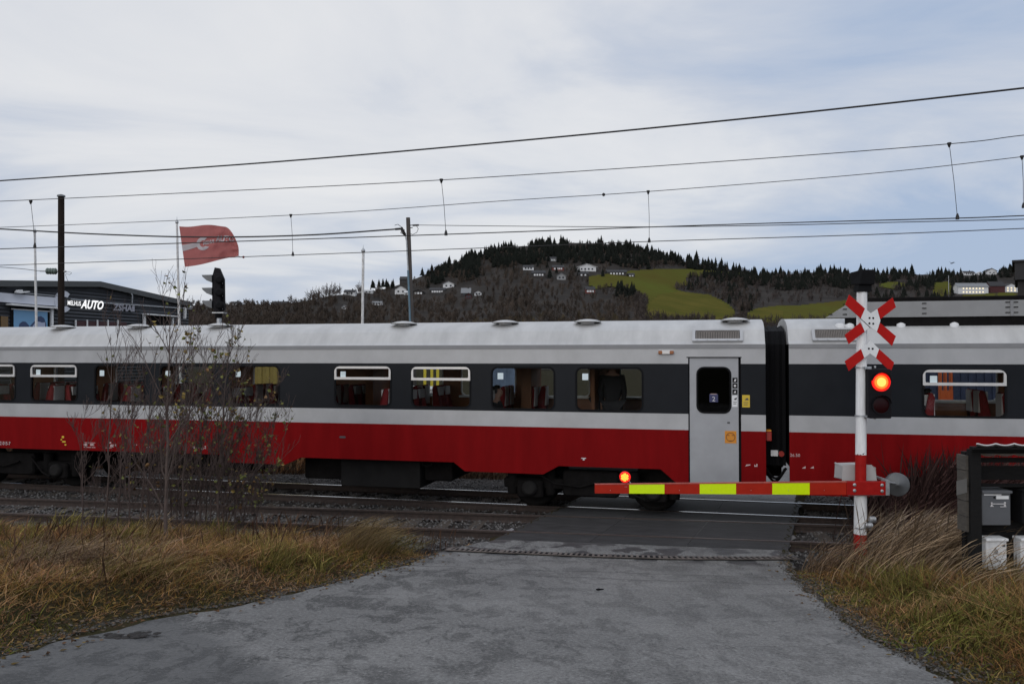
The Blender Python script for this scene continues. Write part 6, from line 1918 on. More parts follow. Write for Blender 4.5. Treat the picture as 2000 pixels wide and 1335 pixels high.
def house(label, px0, px1, py0, py1, wall, roof, gable, wins=2, win='win_dark', yaw=0.0, roof_k=.42):
    """px box of the house in the photo: front width, ridge height py0, ground py1; gable: front is a gable end"""
    cx_ = (px0 + px1) / 2
    dn = max(0.0, float(ridge(cx_)) + 2.5 - py1); py0 += dn; py1 += dn
    X_, Y_, Z_ = (float(v_) for v_ in hill_pt(cx_, py1))
    W_ = (px1 - px0) / FP * Y_; H_ = (py1 - py0) / FP * Y_
    root = empty('house', (X_, Y_, Z_ + .2), yaw); tag(root, label, 'house', 'houses on the hillside')
    HOUSES.append((px0 - 4, px1 + 4, py0 - 2, py1 + 2))
    w_ = W_ / 2; D_ = max(6.0, min(W_ * .8, 10)); he = H_ * (1 - roof_k)
    mb = MB()
    if gable:
        mb.plate([[(-w_ * .9, -3), (w_ * .9, -3), (w_ * .9, he), (0, H_ - .25), (-w_ * .9, he)]], 0, D_)
    else:
        mb.box((-w_ * .95, 0, -3), (w_ * .95, D_, he))
        mb.add([(-w_ * .95, 0, he), (-w_ * .95, D_, he), (-w_ * .95, D_ / 2, H_ - .2), (w_ * .95, 0, he), (w_ * .95, D_, he), (w_ * .95, D_ / 2, H_ - .2)], [(0, 1, 2), (3, 5, 4)])
    mb.build('wall', MT[wall], root)
    rm = MB(); t_ = .25
    if gable:
        for sg in (-1, 1):
            a, b = (sg * w_ * 1.05, he - .25), (0, H_)
            rm.add([(a[0], -.8, a[1]), (b[0], -.8, b[1]), (b[0], D_ + .4, b[1]), (a[0], D_ + .4, a[1]), (a[0], -.8, a[1] - t_), (b[0], -.8, b[1] - t_), (b[0], D_ + .4, b[1] - t_), (a[0], D_ + .4, a[1] - t_)], [(0, 1, 2, 3), (7, 6, 5, 4), (0, 4, 5, 1), (2, 6, 7, 3), (3, 7, 4, 0)])
    else:
        for sg in (0, 1):
            y0_ = -.6 if not sg else D_ + .6
            rm.add([(-w_, y0_, he - .2), (w_, y0_, he - .2), (w_, D_ / 2, H_), (-w_, D_ / 2, H_), (-w_, y0_, he - .2 - t_), (w_, y0_, he - .2 - t_), (w_, D_ / 2, H_ - t_), (-w_, D_ / 2, H_ - t_)], [(0, 1, 2, 3), (7, 6, 5, 4), (0, 4, 5, 1), (1, 5, 6, 2), (3, 7, 4, 0)])
    rf_ = rm.build('roof', MT[roof], root)
    if W_ > 7: MB().box((w_ * .3, D_ / 2 - .4, H_ - .5), (w_ * .3 + .8, D_ / 2 + .4, H_ + .9)).build('chimney', MT['r_dark'], rf_)
    rows = 2 if he > 4.5 else 1
    for r_ in range(rows):
        for k in range(wins):
            x_ = (-.8 + 1.6 * (k + .5) / wins) * w_ * .9
            z_ = he * (r_ + .5) / rows
            hw_ = min(.75, w_ * .6 / wins); hh = min(.75, he / rows * .28)
            MB().box((x_ - hw_, -.08, z_ - hh), (x_ + hw_, -.01, z_ + hh)).build('window', MT[win], root)
    return root
house('white gabled house left of the leaning grey pole', 770, 795, 558, 574, 'h_white', 'r_dark', True, 2)
house('dark house against the sky just left of the leaning grey pole', 780, 803, 526, 541, 'h_dark', 'r_dark', False, 2)
house('low white annex touching the leaning grey pole', 789, 800, 568, 575, 'h_white', 'r_pale', False, 1)
house('dark house with white windows right of the leaning grey pole', 806, 828, 565, 576, 'h_dark', 'r_dark', True, 3, 'win_pale')
house('long low white terrace with dark base, lower left slope', 838, 870, 561, 573, 'h_dark', 'r_dark', False, 5, 'win_pale')
house('white house with a pale gable stepping up the slope', 864, 888, 549, 562, 'h_white', 'r_grey', True, 2)
house('house with a wide grey roof and dark walls', 900, 920, 562, 578, 'h_dark', 'r_grey', False, 2, roof_k=.62)
house('small red brown house below the wide grey roof', 908, 922, 572, 583, 'h_barn', 'r_dark', True, 2)
house('small white house with a dark gable, right of the wide grey roof', 926, 941, 567, 577, 'h_white', 'r_dark', True, 2)
house('low white sheds close to the ground left of the pole', 725, 746, 588, 595, 'h_white', 'r_grey', False, 3)
house('white house with dark roof, left end of the upper village row', 1021, 1043, 517, 527, 'h_white', 'r_dark', False, 3)
house('dark house with white window band below the upper left house', 1038, 1066, 527, 541, 'h_dark', 'r_dark', False, 4, 'win_pale')
house('highest white house, alone in the wood above the red one', 1069, 1087, 501, 510, 'h_grey', 'r_dark', False, 3, 'win_pale')
house('red house in the middle of the upper village', 1078, 1102, 517, 528, 'h_red', 'r_dark', False, 4, 'win_pale')
house('large white chalet with broad gable and balcony', 1127, 1166, 515, 530, 'h_white', 'r_pale', True, 4)
house('low white garage below the large white chalet', 1129, 1150, 530, 540, 'h_dark', 'r_dark', False, 2, 'win_pale')
house('grey house with pale roof between the red house and the chalet', 1087, 1106, 533, 546, 'h_grey', 'r_grey', True, 2)
house('red and white house lower on the slope, left of the field', 1143, 1163, 559, 573, 'h_red', 'r_dark', False, 3, 'win_pale')
house('wide dark house with white windows beside the field', 1185, 1225, 526, 538, 'h_dark', 'r_dark', False, 5, 'win_pale')
house('small dark house at the upper left corner of the field', 1226, 1240, 533, 541, 'h_dark', 'r_dark', False, 2, 'win_pale')
house('dark roofed house on the low ridge with a white gable, left of the bare flagpole', 671, 694, 556, 567, 'h_white', 'r_dark', False, 2)
house('low white house on the ridge right of the bare flagpole', 710, 728, 560, 567, 'h_white', 'r_pale', False, 2)
house('dark house on the ridge right of the railway signal', 448, 468, 572, 580, 'h_dark', 'r_dark', False, 2, 'win_pale')
house('long flat dark house on the left ridge', 529, 560, 571.5, 580, 'h_dark', 'r_dark', False, 3)
house('pale cottage hidden in the brown wood left of the bare flagpole', 667, 677, 596, 604, 'h_white', 'r_grey', True, 1)
house('upper white house on the right slope', 1883, 1905, 528, 537, 'h_white', 'r_dark', False, 4)
house('tiny white shed between the two upper right houses', 1910, 1918, 529, 535, 'h_white', 'r_pale', True, 1)
house('white gabled house at the upper right', 1927, 1948, 524, 536, 'h_white', 'r_dark', True, 2)
house('long white farmhouse with rows of lit windows', 1870, 1932, 552, 574, 'h_white', 'r_grey', False, 7, 'win_lit', 0.0, .36)
house('dark red barn beside the long white farmhouse', 1933, 1964, 549, 571, 'h_barn', 'r_dark', False, 0)
house('white gabled house with lit windows at the right edge', 1961, 1990, 553, 570, 'h_white', 'r_dark', True, 3, 'win_lit')

# ------------------------------------------------------------------ woods
def nohouse(px, py):
    r_ = np.ones(np.shape(px), bool)
    for a, b, c, d in HOUSES: r_ &= ~((px > a) & (px < b) & (py > c + 3) & (py < d + 9))
    return r_
def bare_trees(n, pxr, tr, hr, name, label, col0, col1, twigs=34, seed=3, width=.20, mask=None):
    g = np.random.default_rng(seed)
    px = g.uniform(*pxr, n); t = tr[0] + (tr[1] - tr[0]) * g.random(n)
    py = YB + (ridge(px) - YB) * t
    k = ~infield(px, py) & nohouse(px, py)
    if mask is not None: k &= mask(px, py, g)
    px, py = px[k], py[k]; n = len(px)
    X_, Y_, Z_ = hill_pt(px, py)
    H_ = g.uniform(*hr, n) * (0.75 + .5 * vnoise(X_, Y_, 35, 40))
    # each twig: thin triangle from the stem outwards and up
    T_ = twigs
    f = g.random((n, T_)); az = g.uniform(0, 6.283, (n, T_))
    zb = H_[:, None] * (.05 + .55 * f); ln = H_[:, None] * (.18 + .34 * g.random((n, T_))) * (1.05 - .55 * f)
    el = g.uniform(.35, 1.25, (n, T_))
    f[:, 0] = 0; zb[:, 0] = -.5; ln[:, 0] = H_ * .9; el[:, 0] = 1.5
    dx = np.cos(az) * np.cos(el); dy = np.sin(az) * np.cos(el); dz = np.sin(el)
    bx0 = X_[:, None] + dx * .0; by0 = Y_[:, None] + dy * 0.0; bz0 = Z_[:, None] + zb
    tx, ty, tz = bx0 + dx * ln, by0 + dy * ln, bz0 + dz * ln
    wd = width * (.6 + .8 * g.random((n, T_)))
    # flare the outer end so a twig reads as a spray of finer twigs
    sx, sy = wd * 1.5, 0
    V_ = np.stack([np.stack([bx0, by0, bz0], 2), np.stack([tx - sx, ty, tz - wd * .7], 2), np.stack([tx + sx * .6, ty + wd, tz + wd * .5], 2)], 2)
    V_ = V_.reshape(-1, 3)
    F_ = np.arange(len(V_)).reshape(-1, 3)
    mixc = np.clip(vnoise(X_, Y_, 22, 44) * .7 + .5 * g.random(n) - .1, 0, 1)[:, None]
    c = np.array(col0)[None] * (1 - mixc) + np.array(col1)[None] * mixc
    c = c * g.uniform(.7, 1.3, (n, 1))
    cols = np.repeat(c, T_ * 3, 0)
    o = obj(name, np_mesh(V_, F_, np.full(len(F_), 3), cols=cols, name=name), MT['twig'])
    return tag(o, label, 'wood', kind='stuff')
MT['twig'] = mat('bare twigs', (1, 1, 1), 1.0, attr=True, spec=.05)
bare_trees(6500, (-250, 1480), (.10, 1.0), (5, 9), 'woodland', 'bare brown deciduous wood covering the left and middle hillside', (.043, .035, .029), (.076, .058, .046), 44, 3, .11)  # wood colours here and below are lifted to stand in for distant haze
bare_trees(3400, (1240, 2300), (.10, .98), (7, 11), 'woodland', 'bare grey brown deciduous wood around the right hand fields', (.042, .035, .032), (.068, .054, .048), 44, 4, .11)
bare_trees(700, (590, 1330), (.02, .40), (4, 7), 'scrub', 'low rust and olive scrub at the foot of the hill above the train roof', (.060, .044, .028), (.090, .070, .034), 40, 5, .10)
bare_trees(90, (600, 720), (.96, 1.0), (7, 12), 'tall_scrub', 'tall thin bare saplings sticking up from the left ridge', (.06, .05, .048), (.09, .075, .07), 16, 6, .09)
# spruces
def spruce_mesh(seed, slim):
    g = random.Random(seed); mb = MB()
    L_n = 11
    for k in range(L_n):
        z0 = .06 + .86 * k / L_n; z1 = z0 + .17
        r_ = slim * (1 - k / L_n) ** .85 + .012
        n_ = 9
        vs = [(g.uniform(-.01, .01), g.uniform(-.01, .01), min(1.0, z1))]
        for j in range(n_ * 2):
            a = 2 * math.pi * j / (n_ * 2) + g.uniform(-.15, .15)
            rr__ = r_ * (g.uniform(.75, 1.2) if j % 2 == 0 else g.uniform(.35, .6))
            vs.append((rr__ * math.cos(a), rr__ * math.sin(a), z0 - (.035 if j % 2 == 0 else -.01) + g.uniform(-.015, .015)))
        mb.add(vs, [(0, 1 + j, 1 + (j + 1) % (n_ * 2)) for j in range(n_ * 2)])
    mb.tube([(0, 0, -.06), (0, 0, .3)], .018, 5)
    me = bpy.data.meshes.new('spruce')
    me.from_pydata([tuple(p) for p in mb.v], [], mb.f); me.update()
    return me
MT['spruce'] = mat('spruce needles', (0.0175, 0.0200, 0.0165), 1.0, var=.5, scale=3, spec=.08)  # needle colour lifted, the lightening of distant haze put into it
SPR = [spruce_mesh(s_, w_) for s_, w_ in ((1, .31), (2, .26), (3, .34), (4, .38), (5, .24))]
for m_ in SPR: m_.materials.append(MT['spruce'])
def spruce_spots(n, pxr, tr, seed, dens=None):
    g = np.random.default_rng(seed); px = g.uniform(*pxr, n * 3); t = g.uniform(*tr, n * 3)
    py = YB + (ridge(px) - YB) * t
    k = ~infield(px, py) & nohouse(px, py) & (vnoise(px, py * 3, 34, 90) + .30 * g.random(len(px)) > .52)
    px, py = px[k][:n], py[k][:n]
    return list(zip(px, py))
spots = []
def add_spots(lst, h0, h1, grp): 
    g = random.Random(len(spots) + 1)
    for a, b in lst: spots.append((a, b, g.uniform(h0 * .8, h1) * (1.35 if g.random() < .12 else 1), grp))
G1 = 'spruces along the crest of the round hill'
G2 = 'spruces along the right hand ridge'
G3 = 'spruces in a dark stand left of the field'
add_spots(spruce_spots(120, (905, 1325), (.95, 1.0), 1), 7.0, 11, G1)
add_spots(spruce_spots(16, (820, 905), (.93, 1.0), 2), 7, 11, G1)
add_spots(spruce_spots(58, (1310, 1480), (.95, 1.0), 3), 7.5, 12.5, G2)
add_spots(spruce_spots(100, (1480, 2010), (.955, 1.0), 4), 8, 13, G2)
add_spots([(random.Random(i).uniform(1203, 1240), random.Random(i + 50).uniform(572, 584)) for i in range(16)], 8, 13, G3)
MASS = []
def mass(lst, h0, h1):
    g = random.Random(77)
    for a, b in lst: MASS.append((a, b, g.uniform(h0, h1)))
mass(spruce_spots(420, (900, 1330), (.84, .985), 11), 8, 12)
mass(spruce_spots(70, (835, 960), (.80, .95), 12), 7, 11)
mass(spruce_spots(160, (1330, 1500), (.88, .97), 13), 7, 11)
mass(spruce_spots(560, (1490, 2060), (.83, .985), 14), 7, 11)
mass(spruce_spots(60, (1640, 1860), (.52, .78), 15), 8, 12)
mass(spruce_spots(45, (1320, 1480), (.60, .88), 17), 6, 10)
mass([(random.Random(i + 9).uniform(960, 1200), random.Random(i + 59).uniform(500, 545)) for i in range(26)], 6, 9)
mass([(random.Random(i + 19).uniform(722, 770), random.Random(i + 79).uniform(560, 566)) for i in range(12)], 6, 9)
LAB = {G1: 'dark spruce on the crest of the round wooded hill', G2: 'dark spruce on the skyline of the lower right hand ridge', G3: 'dark spruce in the tight stand at the left edge of the hillside field'}
for i, (a, b, h_, grp) in enumerate(spots):
    X_, Y_, Z_ = (float(v_) for v_ in hill_pt(a, b))
    o = bpy.data.objects.new('spruce_tree', SPR[i % 5]); COL.objects.link(o)
    o.location = (X_, Y_, Z_); o.rotation_euler = (0, 0, i * 1.7); o.scale = (h_, h_, h_)
    tag(o, LAB[grp], 'tree', grp)
vv = []; ff = []; cnt = 0
base_v = [np.array([v_.co[:] for v_ in m_.vertices]) for m_ in SPR]
base_f = [np.array([list(p.vertices) for p in m_.polygons if len(p.vertices) == 3]) for m_ in SPR]
for i, (a, b, h_) in enumerate(MASS):
    X_, Y_, Z_ = (float(v_) for v_ in hill_pt(a, b)); k = i % 5; an = i * 2.1
    v_ = base_v[k] * h_
    vv.append(np.stack([v_[:, 0] * math.cos(an) - v_[:, 1] * math.sin(an) + X_, v_[:, 0] * math.sin(an) + v_[:, 1] * math.cos(an) + Y_, v_[:, 2] + Z_], 1))
    ff.append(base_f[k] + cnt); cnt += len(v_)
V_ = np.concatenate(vv); F_ = np.concatenate(ff)
o = obj('spruce_wood', np_mesh(V_, F_, np.full(len(F_), 3), name='spruce_wood'), MT['spruce'])
tag(o, 'dark spruce wood filling the slopes below the ridges', 'wood', kind='stuff')
# a bird and a far lamp post
bo_ = at(1859, 514, 120)
b = MB().add([(-.5, 0, .28), (-.15, -.1, .10), (0, 0, 0), (.22, .1, .20), (.55, 0, .12), (.2, -.15, .05), (0, -.25, -.06), (-.2, -.2, .02)], [(0, 1, 7), (1, 2, 6, 7), (2, 3, 5, 6), (3, 4, 5)])
b.tube([(-.05, .3, -.02), (0, .1, 0), (.0, -.2, -.02), (0, -.4, 0)], [.02, .07, .06, .015], 6)
tag(b.build('bird', MT['black'], None, bo_), 'small dark bird in flight above the right hand ridge', 'bird')
lpb = hill_pt(1853, 579); lpz = at(1853, 538, float(lpb[1])).z
r_ = empty('lamp_post', tuple(float(v_) for v_ in lpb)); tag(r_, 'thin pale lamp post left of the long white farmhouse', 'lamp post')
MB().tube([(0, 0, -1), (0, 0, lpz - float(lpb[2]))], .28, 6).build('mast', MT['galv'], r_)
# ------------------------------------------------------------------ verge plants
MT['blade'] = mat('grass blades', (1, 1, 1), .9, attr=True, spec=.15)
def blades(X_, Y_, Z_, H_, W_, lean, curl, cols, name, label, seed=1, segs=3, head=0.0, cat='grass', jitter=.6, wind=0.0):
    """ribbons; lean = (mean x, mean y) of the tip offset as a share of the height"""
    g = np.random.default_rng(seed); n = len(X_)
    az = g.uniform(0, 6.283, n); lx = lean[0] + jitter * g.normal(0, .45, n); ly = lean[1] + jitter * g.normal(0, .45, n)
    t = np.linspace(0, 1, segs + 1)
    wx, wy = np.cos(az) * W_, np.sin(az) * W_
    P_ = []
    for k, tk in enumerate(t):
        off = tk ** (1.0 + curl)
        wk = (1 - tk) ** .7 if k < segs else 0
        if head and tk > .55 and k < segs: wk = wk + head * (1 - abs(tk - .8) / .25)
        x = X_ + lx * H_ * off; y = Y_ + ly * H_ * off
        z = Z_ + H_ * tk * (1 - .22 * off * np.minimum(1.6, np.hypot(lx, ly)))
        if k < segs:
            P_.append(np.stack([x - wx * wk, y - wy * wk, z], 1)); P_.append(np.stack([x + wx * wk, y + wy * wk, z], 1))
        else: P_.append(np.stack([x, y, z], 1))
    m = len(P_)
    V_ = np.stack(P_, 1).reshape(-1, 3)
    b0 = (np.arange(n) * m)[:, None]
    L = []; S_ = []
    pat = []
    for k in range(segs - 1): pat.append((2 * k, 2 * k + 1, 2 * k + 3, 2 * k + 2))
    lp = np.concatenate([b0 + np.array(p)[None] for p in pat] + [b0 + np.array((2 * segs - 2, 2 * segs - 1, 2 * segs))[None]], 1)
    sizes = np.tile(np.array([4] * (segs - 1) + [3]), n)
    C_ = np.repeat(cols, m, 0).reshape(n, m, 3)
    o = obj(name, np_mesh(V_, lp.ravel(), sizes, cols=C_.reshape(-1, 3), name=name), MT['blade'])
    return tag(o, label, cat, kind='stuff')
def palette(n, X_, Y_, cols, seed, var=.35, scale=.8):
    g = np.random.default_rng(seed)
    w_ = vnoise(X_, Y_, scale, seed) * .8 + vnoise(X_, Y_, scale * .3, seed + 5) * .35 + g.random(n) * .30 - .22
    idx = np.clip(w_, 0, .999) * (len(cols) - 1)
    i0 = idx.astype(int); f = (idx - i0)[:, None]
    c = np.array(cols)
    r_ = c[i0] * (1 - f) + c[np.minimum(i0 + 1, len(cols) - 1)] * f
    return r_ * np.exp(np.clip(g.normal(0, var, (n, 1)), -1.1, .62))
STRAW = [(.050, .027, .014), (.205, .096, .036), (.310, .182, .090), (.235, .122, .036), (.120, .096, .018), (.340, .220, .125), (.130, .056, .028)]
GREEN = [(.050, .056, .012), (.090, .090, .016), (.115, .098, .022), (.075, .055, .018)]
BROWN = [(.035, .018, .012), (.060, .030, .018), (.085, .050, .030), (.040, .024, .018)]
def scatter(n, x0, x1, y0, y1, seed, side, dmin=0.03, qmax=None, dpow=1.0):
    g = np.random.default_rng(seed)
    X_ = g.uniform(x0, x1, n); Y_ = y0 + (y1 - y0) * g.random(n) ** dpow
    d = road_dist(X_, Y_) + .10 * (vnoise(X_, Y_, .25, 61) - .5)
    k = (d > dmin) & (q_of(X_, Y_) < (qmax if qmax else BALQ + .05) + 1.1 * (vnoise(X_, Y_, 1.3, 63) - .5) * (X_ < 0))
    k &= (X_ < 0) if side < 0 else (X_ > 0)
    X_, Y_ = X_[k], Y_[k]
    return X_, Y_, verge_z(X_, Y_) - .01, road_dist(X_, Y_)
# left verge: short matted grass, longer away from the road
X_, Y_, Z_, D_ = scatter(120000, -11, .6, 4.2, 13.6, 1, -1, -.06)
k = rng.random(len(X_)) < np.clip(.8 + D_ * .8, 0, 1) * (1 - .35 * np.clip((q_of(X_, Y_) - BALQ + .6) / .6, 0, 1)); X_, Y_, Z_, D_ = X_[k], Y_[k], Z_[k], D_[k]
H_ = (.03 + .19 * np.clip(D_ / 1.3, 0, 1)) * rng.uniform(.5, 1.4, len(X_)) * (.35 + 1.1 * vnoise(X_, Y_, .55, 71)) * (.7 + .6 * vnoise(X_, Y_, 1.7, 72))
blades(X_, Y_, Z_, H_, rng.uniform(.003, .007, len(X_)), (.18, .0), .5, palette(len(X_), X_, Y_, [STRAW[0], STRAW[6], STRAW[1], STRAW[2], STRAW[4], STRAW[3], STRAW[6], STRAW[5], STRAW[1]], 5, .5, 1.1), 'verge_grass', 'matted brown and straw coloured grass on the left verge', 2, 3, jitter=2.6)
# greener undergrowth close to the ground
X_, Y_, Z_, D_ = scatter(42000, -11, .6, 4.2, 13.0, 11, -1)
k = vnoise(X_, Y_, .8, 77) > .45; X_, Y_, Z_, D_ = X_[k], Y_[k], Z_[k], D_[k]
H_ = rng.uniform(.05, .22, len(X_)) * np.clip(.4 + D_, .4, 1)
blades(X_, Y_, Z_, H_, rng.uniform(.003, .006, len(X_)), (.3, 0), .3, palette(len(X_), X_, Y_, GREEN, 6), 'green_grass', 'olive green grass tufts low in the left verge', 3, 3, jitter=1.3)
# straw clumps bending to the right at the tip of the left verge
def clump(cx_, cy_, n, rad, h, lean, cols, name, label, seed, w_=.004, head=.6, jit=.35, curl=.6):
    g = np.random.default_rng(seed)
    X_ = cx_ + g.normal(0, rad, n); Y_ = cy_ + g.normal(0, rad * .6, n)
    Z_ = verge_z(X_, Y_); H_ = h * g.uniform(.5, 1.15, n)
    return blades(X_, Y_, Z_, H_, g.uniform(w_ * .6, w_ * 1.3, n), lean, curl, palette(n, X_, Y_, cols, seed, .5, .3), name, label, seed, 4, head, jitter=jit)
c = hit(690, 1092); clump(c.x, c.y, 420, .22, .55, (.95, .1), [(.12, .075, .03), (.19, .13, .06), (.15, .11, .04)], 'straw_clump', 'long straw tuft blown right at the end of the left verge', 21, jit=.55)
c = hit(745, 1085); clump(c.x, c.y, 380, .18, .38, (.95, .1), [(.09, .075, .02), (.14, .11, .04), (.10, .085, .02)], 'straw_clump', 'shorter olive straw tuft at the road end of the left verge', 22, jit=.7)
c = hit(130, 1150); clump(c.x, c.y, 700, .5, .38, (.4, .0), [(.12, .075, .05), (.17, .12, .075), (.13, .08, .05)], 'straw_clump', 'pale pinkish straw patch in the left verge', 23, jit=2.0)
c = hit(270, 1170); clump(c.x, c.y, 450, .4, .30, (.9, .0), [(.13, .09, .03), (.16, .12, .04)], 'straw_clump', 'golden straw lying flat near the middle of the left verge', 24, jit=1.4)
tg = random.Random(88)
TUFT = [[(.20, .14, .07), (.27, .19, .11), (.16, .10, .05)], [(.11, .06, .03), (.17, .10, .05), (.08, .045, .025)], [(.16, .13, .035), (.20, .16, .05), (.11, .10, .025)]]
XS, YS, HS, CS = [], [], [], []
for i in range(34):
    px_, py_ = tg.uniform(-40, 720), tg.uniform(1060, 1150)
    c = hit(px_, py_); m_ = tg.randint(60, 170)
    if float(road_dist(c.x, c.y)) < .35: continue
    XS.append(c.x + rng.normal(0, .12, m_)); YS.append(c.y + rng.normal(0, .08, m_)); HS.append(rng.uniform(.5, 1.1, m_) * tg.uniform(.20, .40))
    cc = np.array(TUFT[tg.randint(0, 2)]); CS.append(cc[rng.integers(0, 3, m_)] * np.exp(rng.normal(0, .4, (m_, 1))))
X_, Y_, H_, C_ = np.concatenate(XS), np.concatenate(YS), np.concatenate(HS), np.concatenate(CS)
blades(X_, Y_, verge_z(X_, Y_), H_, rng.uniform(.003, .007, len(X_)), (.35, 0), .6, C_, 'grass_tufts', 'scattered taller tufts of straw and rust coloured grass in the left verge', 89, 4, .4, jitter=1.1)
# right verge
X_, Y_, Z_, D_ = scatter(95000, 2.3, 9.5, 3.6, 13.4, 31, 1, -.05)
k = rng.random(len(X_)) < np.clip(.8 + D_ * .9, 0, 1); X_, Y_, Z_, D_ = X_[k], Y_[k], Z_[k], D_[k]
H_ = (.035 + .25 * np.clip(D_ / 1.0, 0, 1)) * rng.uniform(.5, 1.4, len(X_)) * (.35 + 1.1 * vnoise(X_, Y_, .5, 81)) * (.7 + .6 * vnoise(X_, Y_, 1.5, 82))
blades(X_, Y_, Z_, H_, rng.uniform(.003, .0065, len(X_)), (.3, .0), .5, palette(len(X_), X_, Y_, GREEN[:2] + STRAW[1:3] + GREEN[1:3] + [STRAW[6], STRAW[3], STRAW[0]], 8, .5, .9), 'verge_grass', 'green and straw coloured grass on the right verge', 9, 3, jitter=2.2)
# tall dry grass blown to the right, round the post and before the mailbox rack
def tall(pxs, pys, n, h, lean, cols, name, label, seed, w_=.0052, head=.8, spread=.3, jit=.85, curl=.7):
    g = np.random.default_rng(seed); XS = []; YS = []
    for px_, py_ in zip(pxs, pys):
        c = hit(px_, py_); m = n // len(pxs)
        XS.append(c.x + g.normal(0, spread, m)); YS.append(c.y + g.normal(0, spread * .7, m))
    X_ = np.concatenate(XS); Y_ = np.concatenate(YS)
    k = road_dist(X_, Y_) > .12; X_, Y_ = X_[k], Y_[k]
    Z_ = verge_z(X_, Y_); m = len(X_); H_ = h * g.uniform(.45, 1.1, m)
    return blades(X_, Y_, Z_, H_, g.uniform(w_ * .6, w_ * 1.4, m), lean, curl, palette(m, X_, Y_, cols, seed, .65, .4), name, label, seed, 5, head, jitter=jit)
TAN = [(.070, .040, .024), (.150, .094, .052), (.230, .158, .092), (.12, .07, .04)]
tall((1752, 1790, 1825), (1140, 1150, 1150), 1000, .92, (.9, .1), TAN, 'dry_grass', 'tall tan grass blown right before the mailbox rack', 41, spread=.34)
tall((1595, 1630, 1740, 1770), (1105, 1118, 1110, 1110), 700, .55, (.8, .1), [(.05, .028, .02), (.10, .06, .035), (.15, .10, .06)], 'dry_grass', 'thin brown grass with pale seed heads round the crossing post foot', 42, spread=.3)
tall((1700, 1750, 1790), (1072, 1075, 1078), 650, 1.0, (.85, .1), [(.055, .034, .026), (.11, .075, .055), (.16, .12, .09)], 'dry_grass', 'pale feathery seed heads leaning right behind the crossing post', 43, spread=.25, head=1.6)
tall((1940, 1985, 2030, 2080), (1190, 1180, 1170, 1160), 900, .50, (.9, .1), [(.09, .06, .022), (.15, .105, .05), (.10, .085, .025)], 'dry_grass', 'straw grass at the right picture edge before the low mailboxes', 44, spread=.3)
tall((1850, 1930, 2000), (1260, 1250, 1240), 900, .26, (.5, .0), GREEN + [(.12, .085, .03)], 'dry_grass', 'green and yellow grass sweeping right in the lower right corner', 45, spread=.45, jit=1.5)
# dark feathery brush between the post and the rack
tall((1735, 1760, 1800), (1120, 1140, 1145), 260, 1.0, (.85, .1), [(.20, .145, .10), (.27, .20, .14)], 'pale_stalks', 'pale feathery stalks standing out of the tan grass by the crossing post', 61, w_=.0032, head=1.8, spread=.4, jit=.7)
tall((1840, 1900, 1960, 2010), (1180, 1200, 1200, 1190), 150, .8, (.95, .1), [(.19, .13, .08), (.25, .18, .11)], 'pale_stalks', 'pale stalks crossing before the mailbox rack', 62, w_=.0032, head=1.5, spread=.4, jit=.7)
DBR = [(.036, .017, .016), (.062, .030, .027), (.105, .058, .050), (.050, .025, .022)]
for k_, (pxs_, h_, n_, lb_) in enumerate((((1725, 1755, 1785), 1.15, 1900, 'lower dark reddish brown dead brush, right behind the grey counterweight disc'), ((1800, 1825, 1850), 1.75, 2600, 'taller dark reddish brown dead brush between the counterweight and the mailbox rack'), ((1872, 1895, 1925, 1955), 1.75, 2900, 'tallest dark feathery dead brush against the side of the mailbox rack'))):
    tall(pxs_, [1050] * len(pxs_), n_, h_, (.55, .05), DBR, 'dark_brush', lb_, 46 + k_, w_=.005, head=1.6, spread=.24, jit=.75, curl=.5)
# bank beyond the train
g = np.random.default_rng(5)
n = 26000; X_ = g.uniform(-24, 16, n); q = QR + 6.9 + 5 * g.random(n) ** 1.5
Y_ = (q - X_ * SN.x) / SN.y; k = (X_ < xl(Y_)) | (X_ > xr(Y_)); X_, Y_ = X_[k], Y_[k]; n = len(X_)
blades(X_, Y_, verge_z(X_, Y_), g.uniform(.15, .6, n), g.uniform(.008, .018, n), (.4, 0), .4, palette(n, X_, Y_, BROWN + STRAW[1:3], 9, .3, 1.2), 'bank_grass', 'brown dead grass on the bank beyond the train', 51, 3, jitter=1.2)
# dark weed stalks with seed heads, sparse
g = np.random.default_rng(15)
XS, YS = [], []
for px_, py_, m_, r_ in ((60, 1120, 60, .7), (160, 1180, 40, .6), (420, 1110, 60, .7), (560, 1090, 60, .5), (640, 1090, 30, .3), (800, 1062, 40, .3), (840, 1060, 25, .2)):
    c = hit(px_, py_); XS.append(c.x + g.normal(0, r_, m_)); YS.append(c.y + g.normal(0, r_ * .5, m_))
X_ = np.concatenate(XS); Y_ = np.concatenate(YS); k = road_dist(X_, Y_) > .1; X_, Y_ = X_[k], Y_[k]; n = len(X_)
blades(X_, Y_, verge_z(X_, Y_), g.uniform(.25, .6, n), g.uniform(.003, .006, n), (.15, 0), .2, palette(n, X_, Y_, BROWN, 19, .4, .5), 'weed_stalks', 'thin dark brown weed stalks standing above the left verge', 17, 4, 2.0, cat='weeds', jitter=.6)
